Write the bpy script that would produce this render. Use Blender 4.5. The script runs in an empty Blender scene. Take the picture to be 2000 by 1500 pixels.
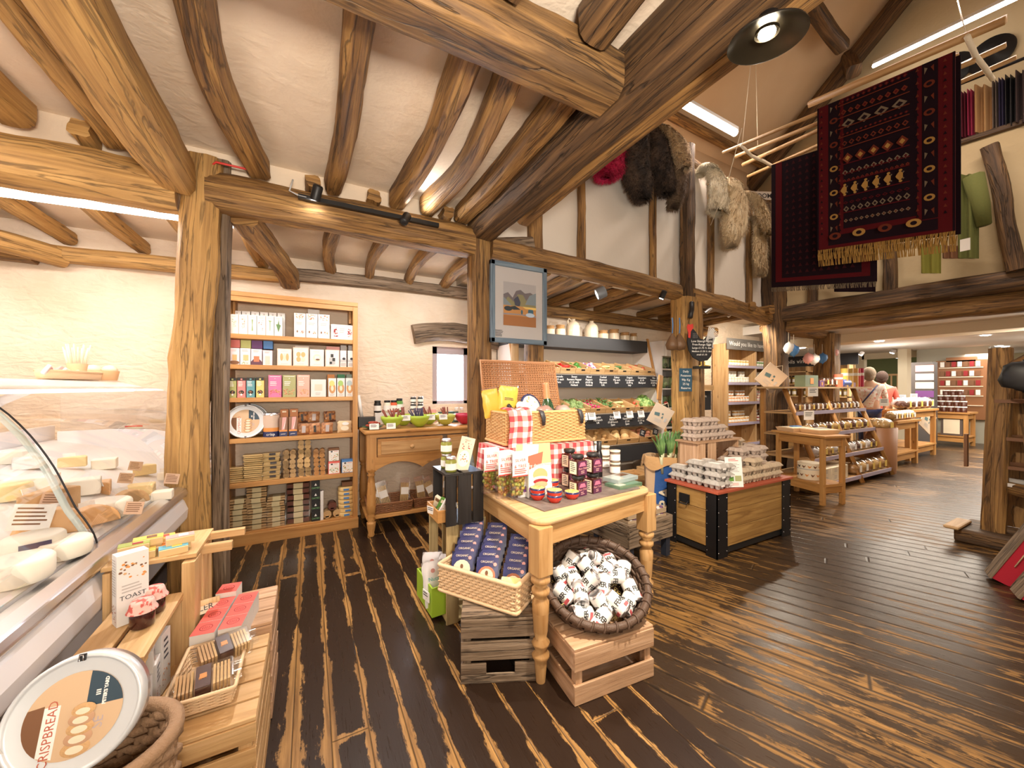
import bpy, math, random
from mathutils import Vector, Matrix, noise
R = random.Random(7)
PI = math.pi
COL = bpy.context.scene.collection
CX, CV, FL, EYE = 1000.0, 757.0, 735.0, 1.40
SN, CS = math.sin(math.radians(28.25)), math.cos(math.radians(28.25))

def ray(u, v):
    a = (u - CX) / FL
    return Vector((SN + a * CS, CS - a * SN, (CV - v) / FL))
EY = Vector((0, 0, EYE))
def Pz(u, v, z):
    r = ray(u, v); return EY + r * ((z - EYE) / r.z)
def Py(u, v, y):
    r = ray(u, v); return EY + r * (y / r.y)
def Px(u, v, x):
    r = ray(u, v); return EY + r * (x / r.x)
def Pd(u, v, d):
    return EY + ray(u, v) * d

def T(x=0, y=0, z=0, rz=0, rx=0, ry=0, s=1):
    return Matrix.Translation((x, y, z)) @ Matrix.Rotation(rz, 4, 'Z') @ Matrix.Rotation(rx, 4, 'X') @ Matrix.Rotation(ry, 4, 'Y') @ Matrix.Scale(s, 4)

_txt = {}
def text_mesh(s, size, align='CENTER', bold=0.0):
    k = (s, size, align, bold)
    if k not in _txt:
        cu = bpy.data.curves.new('t', 'FONT'); cu.body = s; cu.size = size; cu.align_x = align; cu.resolution_u = 2; cu.offset = bold
        o = bpy.data.objects.new('t', cu); COL.objects.link(o)
        dg = bpy.context.evaluated_depsgraph_get(); dg.update()
        me = bpy.data.meshes.new_from_object(o.evaluated_get(dg))
        _txt[k] = ([v.co.copy() for v in me.vertices], [list(p.vertices) for p in me.polygons])
        bpy.data.meshes.remove(me); bpy.data.objects.remove(o); bpy.data.curves.remove(cu)
    return _txt[k]

class MB:
    def __init__(s, M=None):
        s.v = []; s.f = []; s.mi = []; s.uv = []; s.sm = []; s.mats = []; s.M = M or Matrix()
    def add(s, vs, fs, mat, uv=None, smooth=False, M=None):
        X = s.M @ M if M else s.M
        b = len(s.v)
        s.v += [X @ Vector(p) for p in vs]
        if mat not in s.mats: s.mats.append(mat)
        k = s.mats.index(mat)
        for i, f in enumerate(fs):
            s.f.append([b + j for j in f]); s.mi.append(k); s.sm.append(smooth)
            s.uv.append(uv[i] if uv else [(vs[j][0], vs[j][1] + vs[j][2]) for j in f])
        return s
    def box(s, c, d, mat, M=None, tx=1, ty=1):
        x, y, z = d[0] / 2, d[1] / 2, d[2] / 2
        vs = [(c[0] + i * x * (tx if k > 0 else 1), c[1] + j * y * (ty if k > 0 else 1), c[2] + k * z) for i in (-1, 1) for j in (-1, 1) for k in (-1, 1)]
        fs = [(0, 1, 3, 2), (4, 6, 7, 5), (0, 4, 5, 1), (2, 3, 7, 6), (0, 2, 6, 4), (1, 5, 7, 3)]
        L = max(range(3), key=lambda i: d[i]); ou, ov = R.random() * 9, R.random() * 9
        uv = []
        for f in fs:
            ax = 0 if f in fs[:2] else 1 if f in fs[2:4] else 2
            o = [i for i in range(3) if i != ax]
            if L in o:
                o.remove(L); uv.append([(vs[j][L] + ou, vs[j][o[0]] + ov + ax * .37) for j in f])
            else:
                uv.append([(vs[j][o[0]] * .4 + ou, vs[j][o[1]] + ov) for j in f])
        return s.add(vs, fs, mat, uv, M=M)
    def lathe(s, prof, mat, c=(0, 0, 0), n=16, M=None, caps=True, smooth=True, sx=1, sy=1):
        vs = []; fs = []; uv = []
        for r, z in prof:
            for i in range(n):
                a = 2 * PI * i / n; vs.append((c[0] + r * math.cos(a) * sx, c[1] + r * math.sin(a) * sy, c[2] + z))
        ac = 0
        for k in range(len(prof) - 1):
            dl = math.hypot(prof[k + 1][0] - prof[k][0], prof[k + 1][1] - prof[k][1])
            for i in range(n):
                j = (i + 1) % n
                fs.append((k * n + i, k * n + j, (k + 1) * n + j, (k + 1) * n + i))
                rr = max(prof[k][0], .01); q = 2 * PI * rr / n
                uv.append([(ac, i * q), (ac, (i + 1) * q), (ac + dl, (i + 1) * q), (ac + dl, i * q)])
            ac += dl
        s.add(vs, fs, mat, uv, smooth, M)
        if caps:
            m = len(prof) - 1
            cf = []
            if prof[0][0] > 1e-4: cf.append((list(range(n - 1, -1, -1)), 0))
            if prof[m][0] > 1e-4: cf.append(([m * n + i for i in range(n)], 0))
            for f, _ in cf: s.add([vs[i] for i in f], [list(range(n))], mat, None, False, M)
        return s
    def tube(s, pts, r, mat, n=6, caps=True, closed=False, M=None, fl=1.0):
        pts = [Vector(p) for p in pts]; m = len(pts)
        rs = r if isinstance(r, (list, tuple)) else [r] * m
        up = Vector((0, 0, 1)); vs = []; prev = None; ac = 0; acs = []
        for i in range(m):
            if closed: t = pts[(i + 1) % m] - pts[i - 1]
            else: t = pts[min(i + 1, m - 1)] - pts[max(i - 1, 0)]
            if t.length < 1e-9: t = Vector((0, 0, 1))
            t.normalize()
            if prev is None:
                a = up if abs(t.z) < .95 else Vector((1, 0, 0))
                nx = a.cross(t).normalized()
            else:
                nx = prev - t * prev.dot(t)
                nx = nx.normalized() if nx.length > 1e-6 else prev
            prev = nx; ny = t.cross(nx)
            if i: ac += (pts[i] - pts[i - 1]).length
            acs.append(ac)
            for k in range(n):
                a = 2 * PI * k / n
                vs.append(pts[i] + nx * (math.cos(a) * rs[i]) + ny * (math.sin(a) * rs[i] * fl))
        fs = []; uv = []
        for i in range(m if closed else m - 1):
            j = (i + 1) % m; a1 = acs[i]; a2 = acs[j] if j else ac + .05
            for k in range(n):
                l = (k + 1) % n; q = 2 * PI * rs[i] / n
                fs.append((i * n + k, i * n + l, j * n + l, j * n + k))
                uv.append([(a1, k * q), (a1, (k + 1) * q), (a2, (k + 1) * q), (a2, k * q)])
        if caps and not closed:
            fs.append(list(range(n - 1, -1, -1))); uv.append([(0, 0)] * n)
            fs.append([(m - 1) * n + k for k in range(n)]); uv.append([(0, 0)] * n)
        return s.add(vs, fs, mat, uv, True, M)
    def grid(s, fn, nu, nv, mat, smooth=True, M=None, us=1.0, vsc=1.0, cu=False):
        vs = [fn(i / nu, j / nv) for i in range(nu + 1) for j in range(nv + 1)]
        fs = []; uv = []
        for i in range(nu):
            for j in range(nv):
                a = i * (nv + 1) + j; b = a + nv + 1
                fs.append((a, b, b + 1, a + 1))
                uv.append([(i / nu * us, j / nv * vsc), ((i + 1) / nu * us, j / nv * vsc), ((i + 1) / nu * us, (j + 1) / nv * vsc), (i / nu * us, (j + 1) / nv * vsc)])
        return s.add(vs, fs, mat, uv, smooth, M)
    def poly(s, pts, mat, M=None):
        return s.add(pts, [list(range(len(pts)))], mat, None, False, M)
    def prism(s, pts, h, mat, M=None):      # xy outline extruded along z
        n = len(pts); vs = [(x, y, 0) for x, y in pts] + [(x, y, h) for x, y in pts]
        fs = [list(range(n - 1, -1, -1)), [n + i for i in range(n)]] + [(i, (i + 1) % n, n + (i + 1) % n, n + i) for i in range(n)]
        ou = R.random() * 5
        uv = [[(vs[j][0] + ou, vs[j][1]) for j in f] for f in fs[:2]] + [[(vs[j][0] + vs[j][1] + ou, vs[j][2]) for j in f] for f in fs[2:]]
        return s.add(vs, fs, mat, uv, False, M)
    def ball(s, c, r, mat, n=10, M=None, jit=0, sx=1, sy=1, sz=1):
        m = max(4, n // 2 + 1); vs = []; fs = []
        for k in range(m + 1):
            t = PI * k / m
            for i in range(n):
                a = 2 * PI * i / n; q = r * (1 + (jit * (noise.noise(Vector((math.cos(a) * 2 + c[0] * 31, math.sin(a) * 2 + c[1] * 17, t * 2 + c[2] * 13)))) if jit else 0))
                vs.append((c[0] + q * sx * math.sin(t) * math.cos(a), c[1] + q * sy * math.sin(t) * math.sin(a), c[2] + q * sz * math.cos(t)))
        for k in range(m):
            for i in range(n):
                j = (i + 1) % n; fs.append((k * n + i, (k + 1) * n + i, (k + 1) * n + j, k * n + j))
        return s.add(vs, fs, mat, None, True, M)
    def text(s, t, size, mat, M, align='CENTER', bold=0.0):
        vs, fs = text_mesh(t, size, align, bold)
        return s.add(vs, fs, mat, None, False, M)
    def art(s, w, h, items, M):   # printed front in the xz plane, facing -y, origin bottom-left, unit coordinates
        k = 0
        for it in items:
            k += 1; e = -.0006 - .00035 * k
            q = it[0]
            if q == 'r':
                _, a, b, c, d, m = it; s.add([(a * w, e, b * h), (c * w, e, b * h), (c * w, e, d * h), (a * w, e, d * h)], [(0, 1, 2, 3)], m, None, False, M)
            elif q == 'e':
                _, a, b, c, d, m = it; s.add([(a * w + c * w * math.cos(2 * PI * i / 14), e, b * h + d * h * math.sin(2 * PI * i / 14)) for i in range(14)], [list(range(14))], m, None, False, M)
            elif q == 'p':
                s.add([(x * w, e, z * h) for x, z in it[1]], [list(range(len(it[1])))], it[2], None, False, M)
            elif q == 't':   # x, z, height fraction, string, mat
                _, a, b, c, st, m = it; s.text(st, c * h, m, M @ T(a * w, e, b * h, rx=PI / 2))
            elif q == 'n':   # nut / crumb cluster: x0,z0,x1,z1,count,mats
                _, a, b, c, d, cnt, ms = it
                for _i in range(cnt):
                    x = a + (c - a) * R.random(); z = b + (d - b) * R.random(); r = .012 + R.random() * .02
                    r = min(w, h) * (.03 + .04 * R.random()); e2 = e - .0003 * R.random(); an = R.random() * 3
                    s.add([(x * w + r * math.cos(an + t_) * 1.0, e2, z * h + r * .8 * math.sin(an + t_)) for t_ in (0, 1.2, 2.4, 3.6, 4.9)], [(0, 1, 2, 3, 4)], R.choice(ms), None, False, M)
            elif q == 'l':   # text-like lines: x0,x1,ztop,n,dz,mat
                _, a, c, z, n_, dz, m = it
                for i in range(n_):
                    cc = c - (c - a) * .3 * R.random()
                    s.add([(a * w, e, (z - i * dz) * h), (cc * w, e, (z - i * dz) * h), (cc * w, e, (z - i * dz + dz * .4) * h), (a * w, e, (z - i * dz + dz * .4) * h)], [(0, 1, 2, 3)], m, None, False, M)
        return s
    def mesh(s, name):
        me = bpy.data.meshes.new(name)
        me.from_pydata([tuple(p) for p in s.v], [], s.f)
        for m in s.mats: me.materials.append(m)
        me.polygons.foreach_set('material_index', s.mi); me.polygons.foreach_set('use_smooth', s.sm)
        ul = me.uv_layers.new(name='UVMap'); flat = []
        for fu in s.uv:
            for a in fu: flat += [a[0], a[1]]
        ul.data.foreach_set('uv', flat)
        me.update(); return me
    def build(s, name, parent=None, label=None, cat=None, group=None, kind=None, loc=None, rz=0, bevel=0, sub=0, rot=None):
        o = bpy.data.objects.new(name, s.mesh(name)); COL.objects.link(o)
        if parent is not None: o.parent = parent
        if loc is not None: o.location = loc
        if rz: o.rotation_euler = (0, 0, rz)
        if rot: o.rotation_euler = rot
        if bevel:
            b = o.modifiers.new('b', 'BEVEL'); b.width = bevel; b.segments = 2; b.limit_method = 'ANGLE'; b.angle_limit = .7
        if sub:
            b = o.modifiers.new('s', 'SUBSURF'); b.levels = b.render_levels = sub
        tag(o, label, cat, group, kind); return o

def tag(o, label=None, cat=None, group=None, kind=None):
    if label: o['label'] = label
    if cat: o['category'] = cat
    if group: o['group'] = group
    if kind: o['kind'] = kind
    return o
def thing(name, label, cat, loc=(0, 0, 0), rz=0, group=None, kind=None, rot=None):
    o = bpy.data.objects.new(name, None); COL.objects.link(o); o.empty_display_size = .05
    o.location = loc; o.rotation_euler = rot or (0, 0, rz)
    return tag(o, label, cat, group, kind)
_kids = {}
def dup(root, loc, rz=0, label=None, group=None, rot=None, scale=None):
    r = root.copy(); COL.objects.link(r); r.location = loc; r.rotation_euler = rot or (0, 0, rz)
    if scale: r.scale = scale
    if label: r['label'] = label
    if group: r['group'] = group
    def rec(a, b):
        for ch in a.children:
            c = ch.copy(); COL.objects.link(c); c.parent = b; rec(ch, c)
    rec(root, r)
    return r

# ---------------------------------------------------------------- materials
def node(nt, typ, **kw):
    n = nt.nodes.new(typ)
    for k, v in kw.items():
        if k.startswith('i_'):
            k = k[2:]; key = int(k) if k.isdigit() else k.replace('_', ' ')
            if hasattr(v, 'links') or hasattr(v, 'is_output'): nt.links.new(v, n.inputs[key])
            else: n.inputs[key].default_value = v
        else: setattr(n, k, v)
    return n
def newmat(name):
    m = bpy.data.materials.new(name); m.use_nodes = True
    nt = m.node_tree; return m, nt, nt.nodes['Principled BSDF']
def c4(c): return (c[0], c[1], c[2], 1)
_mc = {}
def mk(name, col, rough=.6, metal=0, emit=0, ecol=None, bump=0, bscale=60, coat=0, sheen=0, spec=.5, alpha=1):
    if name in _mc: return _mc[name]
    m, nt, b = newmat(name)
    b.inputs['Base Color'].default_value = c4(col); b.inputs['Roughness'].default_value = rough; b.inputs['Metallic'].default_value = metal
    b.inputs['Specular IOR Level'].default_value = spec
    if coat: b.inputs['Coat Weight'].default_value = coat
    if sheen: b.inputs['Sheen Weight'].default_value = sheen
    if emit:
        b.inputs['Emission Color'].default_value = c4(ecol or col); b.inputs['Emission Strength'].default_value = emit
    if bump:
        t = node(nt, 'ShaderNodeTexCoord'); n = node(nt, 'ShaderNodeTexNoise', i_Vector=t.outputs['Object'], i_Scale=bscale, i_Detail=4.0)
        bp = node(nt, 'ShaderNodeBump', i_Height=n.outputs[0], i_Strength=bump, i_Distance=.01); nt.links.new(bp.outputs[0], b.inputs['Normal'])
    _mc[name] = m; return m
def ramp(nt, fac, stops):
    r = node(nt, 'ShaderNodeValToRGB'); nt.links.new(fac, r.inputs[0]); e = r.color_ramp.elements
    while len(e) < len(stops): e.new(.5)
    for i, (p, c) in enumerate(stops): e[i].position = p; e[i].color = c4(c)
    return r.outputs[0]
def mixc(nt, fac, a, b, mode='MIX'):
    n = nt.nodes.new('ShaderNodeMix'); n.data_type = 'RGBA'; n.blend_type = mode
    for k, v in ((0, fac), (6, a), (7, b)):
        if hasattr(v, 'is_output'): nt.links.new(v, n.inputs[k])
        else: n.inputs[k].default_value = v if k == 0 else c4(v)
    return n.outputs[2]
def mth(nt, op, a, b=0.0, c=0.0, clamp=False):
    n = nt.nodes.new('ShaderNodeMath'); n.operation = op; n.use_clamp = clamp
    for k, v in ((0, a), (1, b), (2, c)):
        if hasattr(v, 'is_output'): nt.links.new(v, n.inputs[k])
        else: n.inputs[k].default_value = v
    return n.outputs[0]
def wood(name, light, mid, dark, rough=.6, gs=1.0, bump=.3, knots=True, crack=.0, coat=0, patch=0.5):
    """grain runs along u of the UV map, in metres"""
    if name in _mc: return _mc[name]
    m, nt, b = newmat(name)
    uv = node(nt, 'ShaderNodeTexCoord').outputs['UV']
    oi = node(nt, 'ShaderNodeObjectInfo').outputs['Random']
    off = node(nt, 'ShaderNodeCombineXYZ', i_X=oi, i_Y=oi, i_Z=oi)
    mp0 = node(nt, 'ShaderNodeVectorMath', operation='MULTIPLY_ADD'); nt.links.new(off.outputs[0], mp0.inputs[0]); mp0.inputs[1].default_value = (7, 7, 7); nt.links.new(uv, mp0.inputs[2])
    v = mp0.outputs[0]
    mp = node(nt, 'ShaderNodeMapping', i_Vector=v); mp.inputs['Scale'].default_value = (1.6 * gs, 26 * gs, 1)
    n1 = node(nt, 'ShaderNodeTexNoise', i_Vector=mp.outputs[0], i_Scale=1.0, i_Detail=7.0, i_Roughness=.62, i_Distortion=.9)
    mp2 = node(nt, 'ShaderNodeMapping', i_Vector=v); mp2.inputs['Scale'].default_value = (1.2 * gs, 5 * gs, 1)
    n2 = node(nt, 'ShaderNodeTexNoise', i_Vector=mp2.outputs[0], i_Scale=1.3, i_Detail=3.0)
    col = ramp(nt, n1.outputs[0], [(.32, dark), (.48, mid), (.66, light)])
    col = mixc(nt, mth(nt, 'MULTIPLY', ramp(nt, n2.outputs[0], [(.42, (0, 0, 0)), (.68, (1, 1, 1))]), patch), col, dark)
    h = n1.outputs[0]
    if knots:
        mp3 = node(nt, 'ShaderNodeMapping', i_Vector=v); mp3.inputs['Scale'].default_value = (3.0, 9.0, 1)
        vo = node(nt, 'ShaderNodeTexVoronoi', i_Vector=mp3.outputs[0], i_Scale=1.0)
        kf = ramp(nt, vo.outputs['Distance'], [(.03, (1, 1, 1)), (.11, (0, 0, 0))])
        col = mixc(nt, mth(nt, 'MULTIPLY', kf, .8), col, [x * .45 for x in dark])
    if crack:
        mp4 = node(nt, 'ShaderNodeMapping', i_Vector=v); mp4.inputs['Scale'].default_value = (1.1, 13, 1)
        n4 = node(nt, 'ShaderNodeTexNoise', i_Vector=mp4.outputs[0], i_Scale=1.0, i_Detail=5.0, i_Distortion=.6)
        cf = ramp(nt, mth(nt, 'ABSOLUTE', mth(nt, 'SUBTRACT', n4.outputs[0], .5)), [(.004, (1, 1, 1)), (.022, (0, 0, 0))])
        cf = mth(nt, 'MULTIPLY', cf, crack)
        col = mixc(nt, cf, col, (.012, .007, .004)); h = mth(nt, 'SUBTRACT', h, mth(nt, 'MULTIPLY', cf, .8))
    nt.links.new(col, b.inputs['Base Color']); b.inputs['Roughness'].default_value = rough
    if coat: b.inputs['Coat Weight'].default_value = coat
    bp = node(nt, 'ShaderNodeBump', i_Height=h, i_Strength=bump, i_Distance=.012); nt.links.new(bp.outputs[0], b.inputs['Normal'])
    _mc[name] = m; return m
def clear(name, tint=(1, 1, 1), gl=.12, rough=.03):
    if name in _mc: return _mc[name]
    m, nt, b = newmat(name); nt.nodes.remove(b); out = nt.nodes['Material Output']
    tr = node(nt, 'ShaderNodeBsdfTransparent', i_Color=c4(tint)); gs = node(nt, 'ShaderNodeBsdfGlossy', i_Roughness=rough)
    lw = node(nt, 'ShaderNodeLayerWeight', i_Blend=.35)
    fac = mth(nt, 'MULTIPLY_ADD', lw.outputs['Facing'], .35, gl)
    mx = node(nt, 'ShaderNodeMixShader', i_0=fac, i_1=tr.outputs[0], i_2=gs.outputs[0])
    nt.links.new(mx.outputs[0], out.inputs[0]); _mc[name] = m; return m
def blotch(name, c1, c2, scale=8, rough=.7, bump=.2, bs=None, lo=.35, hi=.65, sheen=0, uvm=None):
    if name in _mc: return _mc[name]
    m, nt, b = newmat(name)
    t = node(nt, 'ShaderNodeTexCoord').outputs['Object']
    n = node(nt, 'ShaderNodeTexNoise', i_Vector=t, i_Scale=float(scale), i_Detail=5.0)
    nt.links.new(ramp(nt, n.outputs[0], [(lo, c1), (hi, c2)]), b.inputs['Base Color']); b.inputs['Roughness'].default_value = rough
    if sheen: b.inputs['Sheen Weight'].default_value = sheen
    n2 = node(nt, 'ShaderNodeTexNoise', i_Vector=t, i_Scale=float(bs or scale * 3), i_Detail=6.0)
    bp = node(nt, 'ShaderNodeBump', i_Height=n2.outputs[0], i_Strength=bump, i_Distance=.02); nt.links.new(bp.outputs[0], b.inputs['Normal'])
    _mc[name] = m; return m

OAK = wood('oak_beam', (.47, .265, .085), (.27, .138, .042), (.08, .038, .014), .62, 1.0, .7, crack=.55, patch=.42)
OAKL = wood('oak_lit', (.66, .40, .14), (.48, .27, .085), (.22, .115, .035), .6, .8, .6, crack=.5, patch=.35)  # paler, golder copy of the oak; lamp light is put into the colour
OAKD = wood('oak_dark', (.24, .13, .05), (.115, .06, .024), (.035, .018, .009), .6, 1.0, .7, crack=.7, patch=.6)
GREYW = wood('weathered', (.36, .27, .19), (.22, .155, .10), (.10, .065, .042), .8, 1.3, .6, crack=.7, patch=.5)
PINE = wood('pine', (.60, .375, .17), (.52, .30, .12), (.36, .18, .06), .5, .8, .12, patch=.3)
PINEL = wood('pine_light', (.66, .46, .25), (.58, .37, .18), (.42, .24, .10), .55, .8, .12, patch=.3)
PINEO = wood('pine_orange', (.62, .34, .12), (.53, .265, .08), (.36, .16, .045), .45, .7, .1, patch=.3)
CRATE = wood('crate_pine', (.74, .50, .26), (.63, .40, .18), (.44, .25, .10), .6, 1.0, .2, patch=.35)
CRATEP = wood('crate_pinkish', (.66, .44, .29), (.55, .34, .20), (.36, .21, .12), .65, 1.2, .25, patch=.35)
GOLDW = wood('chest_oak', (.46, .275, .09), (.37, .205, .06), (.22, .11, .03), .5, 1.0, .15, patch=.4)
BLACKW = wood('black_stain', (.03, .026, .026), (.018, .015, .015), (.008, .007, .007), .45, 1.0, .15, knots=False, patch=.3)
WHITE = mk('white_card', (.76, .74, .72), .55); WHITE2 = mk('white_paper', (.9, .88, .85), .7)
BLACK = mk('black', (.012, .012, .013), .45); CHALK = mk('slate_board', (.022, .023, .027), .8)
CHALKW = mk('chalk_white', (.85, .85, .83), .9)
STEEL = mk('steel', (.62, .62, .64), .22, 1); ALU = mk('aluminium', (.78, .78, .82), .3, 1)
DKMETAL = mk('dark_iron', (.03, .028, .03), .45, .7)
PLAS = mk('white_plastic', (.85, .82, .8), .4)
GLASS = clear('clear_glass'); FILM = clear('cellophane', (1, 1, 1), .1, .12)
JARG = clear('jar_glass', (.96, .97, .95), .1, .05)
RED = mk('red', (.68, .05, .04), .45); DRED = mk('deep_red', (.3, .015, .02), .6)
GREEN = mk('green', (.12, .3, .05), .5); LIME = mk('lime', (.42, .58, .06), .35); NAVY = mk('navy', (.02, .03, .11), .45)
YEL = mk('yellow', (.8, .58, .12), .5); ORANGE = mk('orange', (.75, .3, .07), .5); PINK = mk('pink', (.78, .38, .36), .5)
CREAM = mk('cream', (.82, .72, .55), .6); BISC = mk('biscuit', (.66, .44, .2), .75, bump=.4, bscale=90); BROWN = mk('brown', (.2, .09, .04), .6)
GREY = mk('grey_card', (.5, .5, .5), .7); TXT = mk('ink', (.05, .05, .06), .7); LTXT = mk('pale_ink', (.5, .47, .45), .7)
WILL = mk('willow', (.62, .36, .15), .55, bump=.3, bscale=200); CANE = mk('pale_cane', (.78, .56, .34), .55, bump=.2, bscale=200)
WICKD = mk('dark_willow', (.10, .058, .038), .5, bump=.3, bscale=150); SEAG = mk('banana_rope', (.33, .2, .11), .7, bump=.5, bscale=120)
BWILL = mk('brown_willow', (.28, .12, .05), .5)
# ---------------------------------------------------------------- shell
def plaster(name, c1, c2, scale, bump, dist=.02, detail=6):
    m, nt, b = newmat(name)
    t = node(nt, 'ShaderNodeTexCoord').outputs['Object']
    n = node(nt, 'ShaderNodeTexNoise', i_Vector=t, i_Scale=1.3, i_Detail=4.0)
    nt.links.new(ramp(nt, n.outputs[0], [(.35, c1), (.65, c2)]), b.inputs['Base Color']); b.inputs['Roughness'].default_value = .9
    n2 = node(nt, 'ShaderNodeTexNoise', i_Vector=t, i_Scale=scale, i_Detail=float(detail), i_Distortion=.5)
    n3 = node(nt, 'ShaderNodeTexNoise', i_Vector=t, i_Scale=scale * 6, i_Detail=4.0)
    bp = node(nt, 'ShaderNodeBump', i_Height=mth(nt, 'ADD', n2.outputs[0], mth(nt, 'MULTIPLY', n3.outputs[0], .25)), i_Strength=bump, i_Distance=dist)
    nt.links.new(bp.outputs[0], b.inputs['Normal']); return m
def stone():
    m, nt, b = newmat('whitewashed_stone')
    t = node(nt, 'ShaderNodeTexCoord').outputs['Object']
    mp = node(nt, 'ShaderNodeMapping', i_Vector=t); mp.inputs['Scale'].default_value = (1.0, 1.0, 2.2)
    d = node(nt, 'ShaderNodeTexNoise', i_Vector=mp.outputs[0], i_Scale=2.0, i_Detail=3.0)
    off = node(nt, 'ShaderNodeVectorMath', operation='MULTIPLY_ADD'); nt.links.new(d.outputs['Color'], off.inputs[0]); off.inputs[1].default_value = (.35, .35, .35); nt.links.new(mp.outputs[0], off.inputs[2])
    v = node(nt, 'ShaderNodeTexVoronoi', i_Vector=off.outputs[0], i_Scale=2.6); v.feature = 'DISTANCE_TO_EDGE'
    e = ramp(nt, v.outputs['Distance'], [(.0, (0, 0, 0)), (.09, (1, 1, 1))])
    n2 = node(nt, 'ShaderNodeTexNoise', i_Vector=mp.outputs[0], i_Scale=9.0, i_Detail=7.0, i_Distortion=.8)
    h = mth(nt, 'ADD', mth(nt, 'MULTIPLY', e, .2), n2.outputs[0])
    n = node(nt, 'ShaderNodeTexNoise', i_Vector=t, i_Scale=2.0, i_Detail=5.0)
    nt.links.new(ramp(nt, n.outputs[0], [(.3, (.73, .58, .43)), (.6, (.84, .71, .57))]), b.inputs['Base Color']); b.inputs['Roughness'].default_value = .9
    bp = node(nt, 'ShaderNodeBump', i_Height=h, i_Strength=.55, i_Distance=.03); nt.links.new(bp.outputs[0], b.inputs['Normal'])
    return m
STONE = stone()
PLW = plaster('warm_plaster', (.84, .69, .53), (.88, .76, .61), 7.0, .5)
PLG = plaster('gallery_plaster', (.76, .70, .62), (.80, .74, .66), 5.0, .25)
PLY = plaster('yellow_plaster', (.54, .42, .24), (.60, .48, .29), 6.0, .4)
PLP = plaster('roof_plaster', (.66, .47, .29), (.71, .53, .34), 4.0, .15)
PLF = plaster('far_ceiling_paint', (.72, .69, .66), (.76, .72, .68), 3.0, .05)

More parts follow.
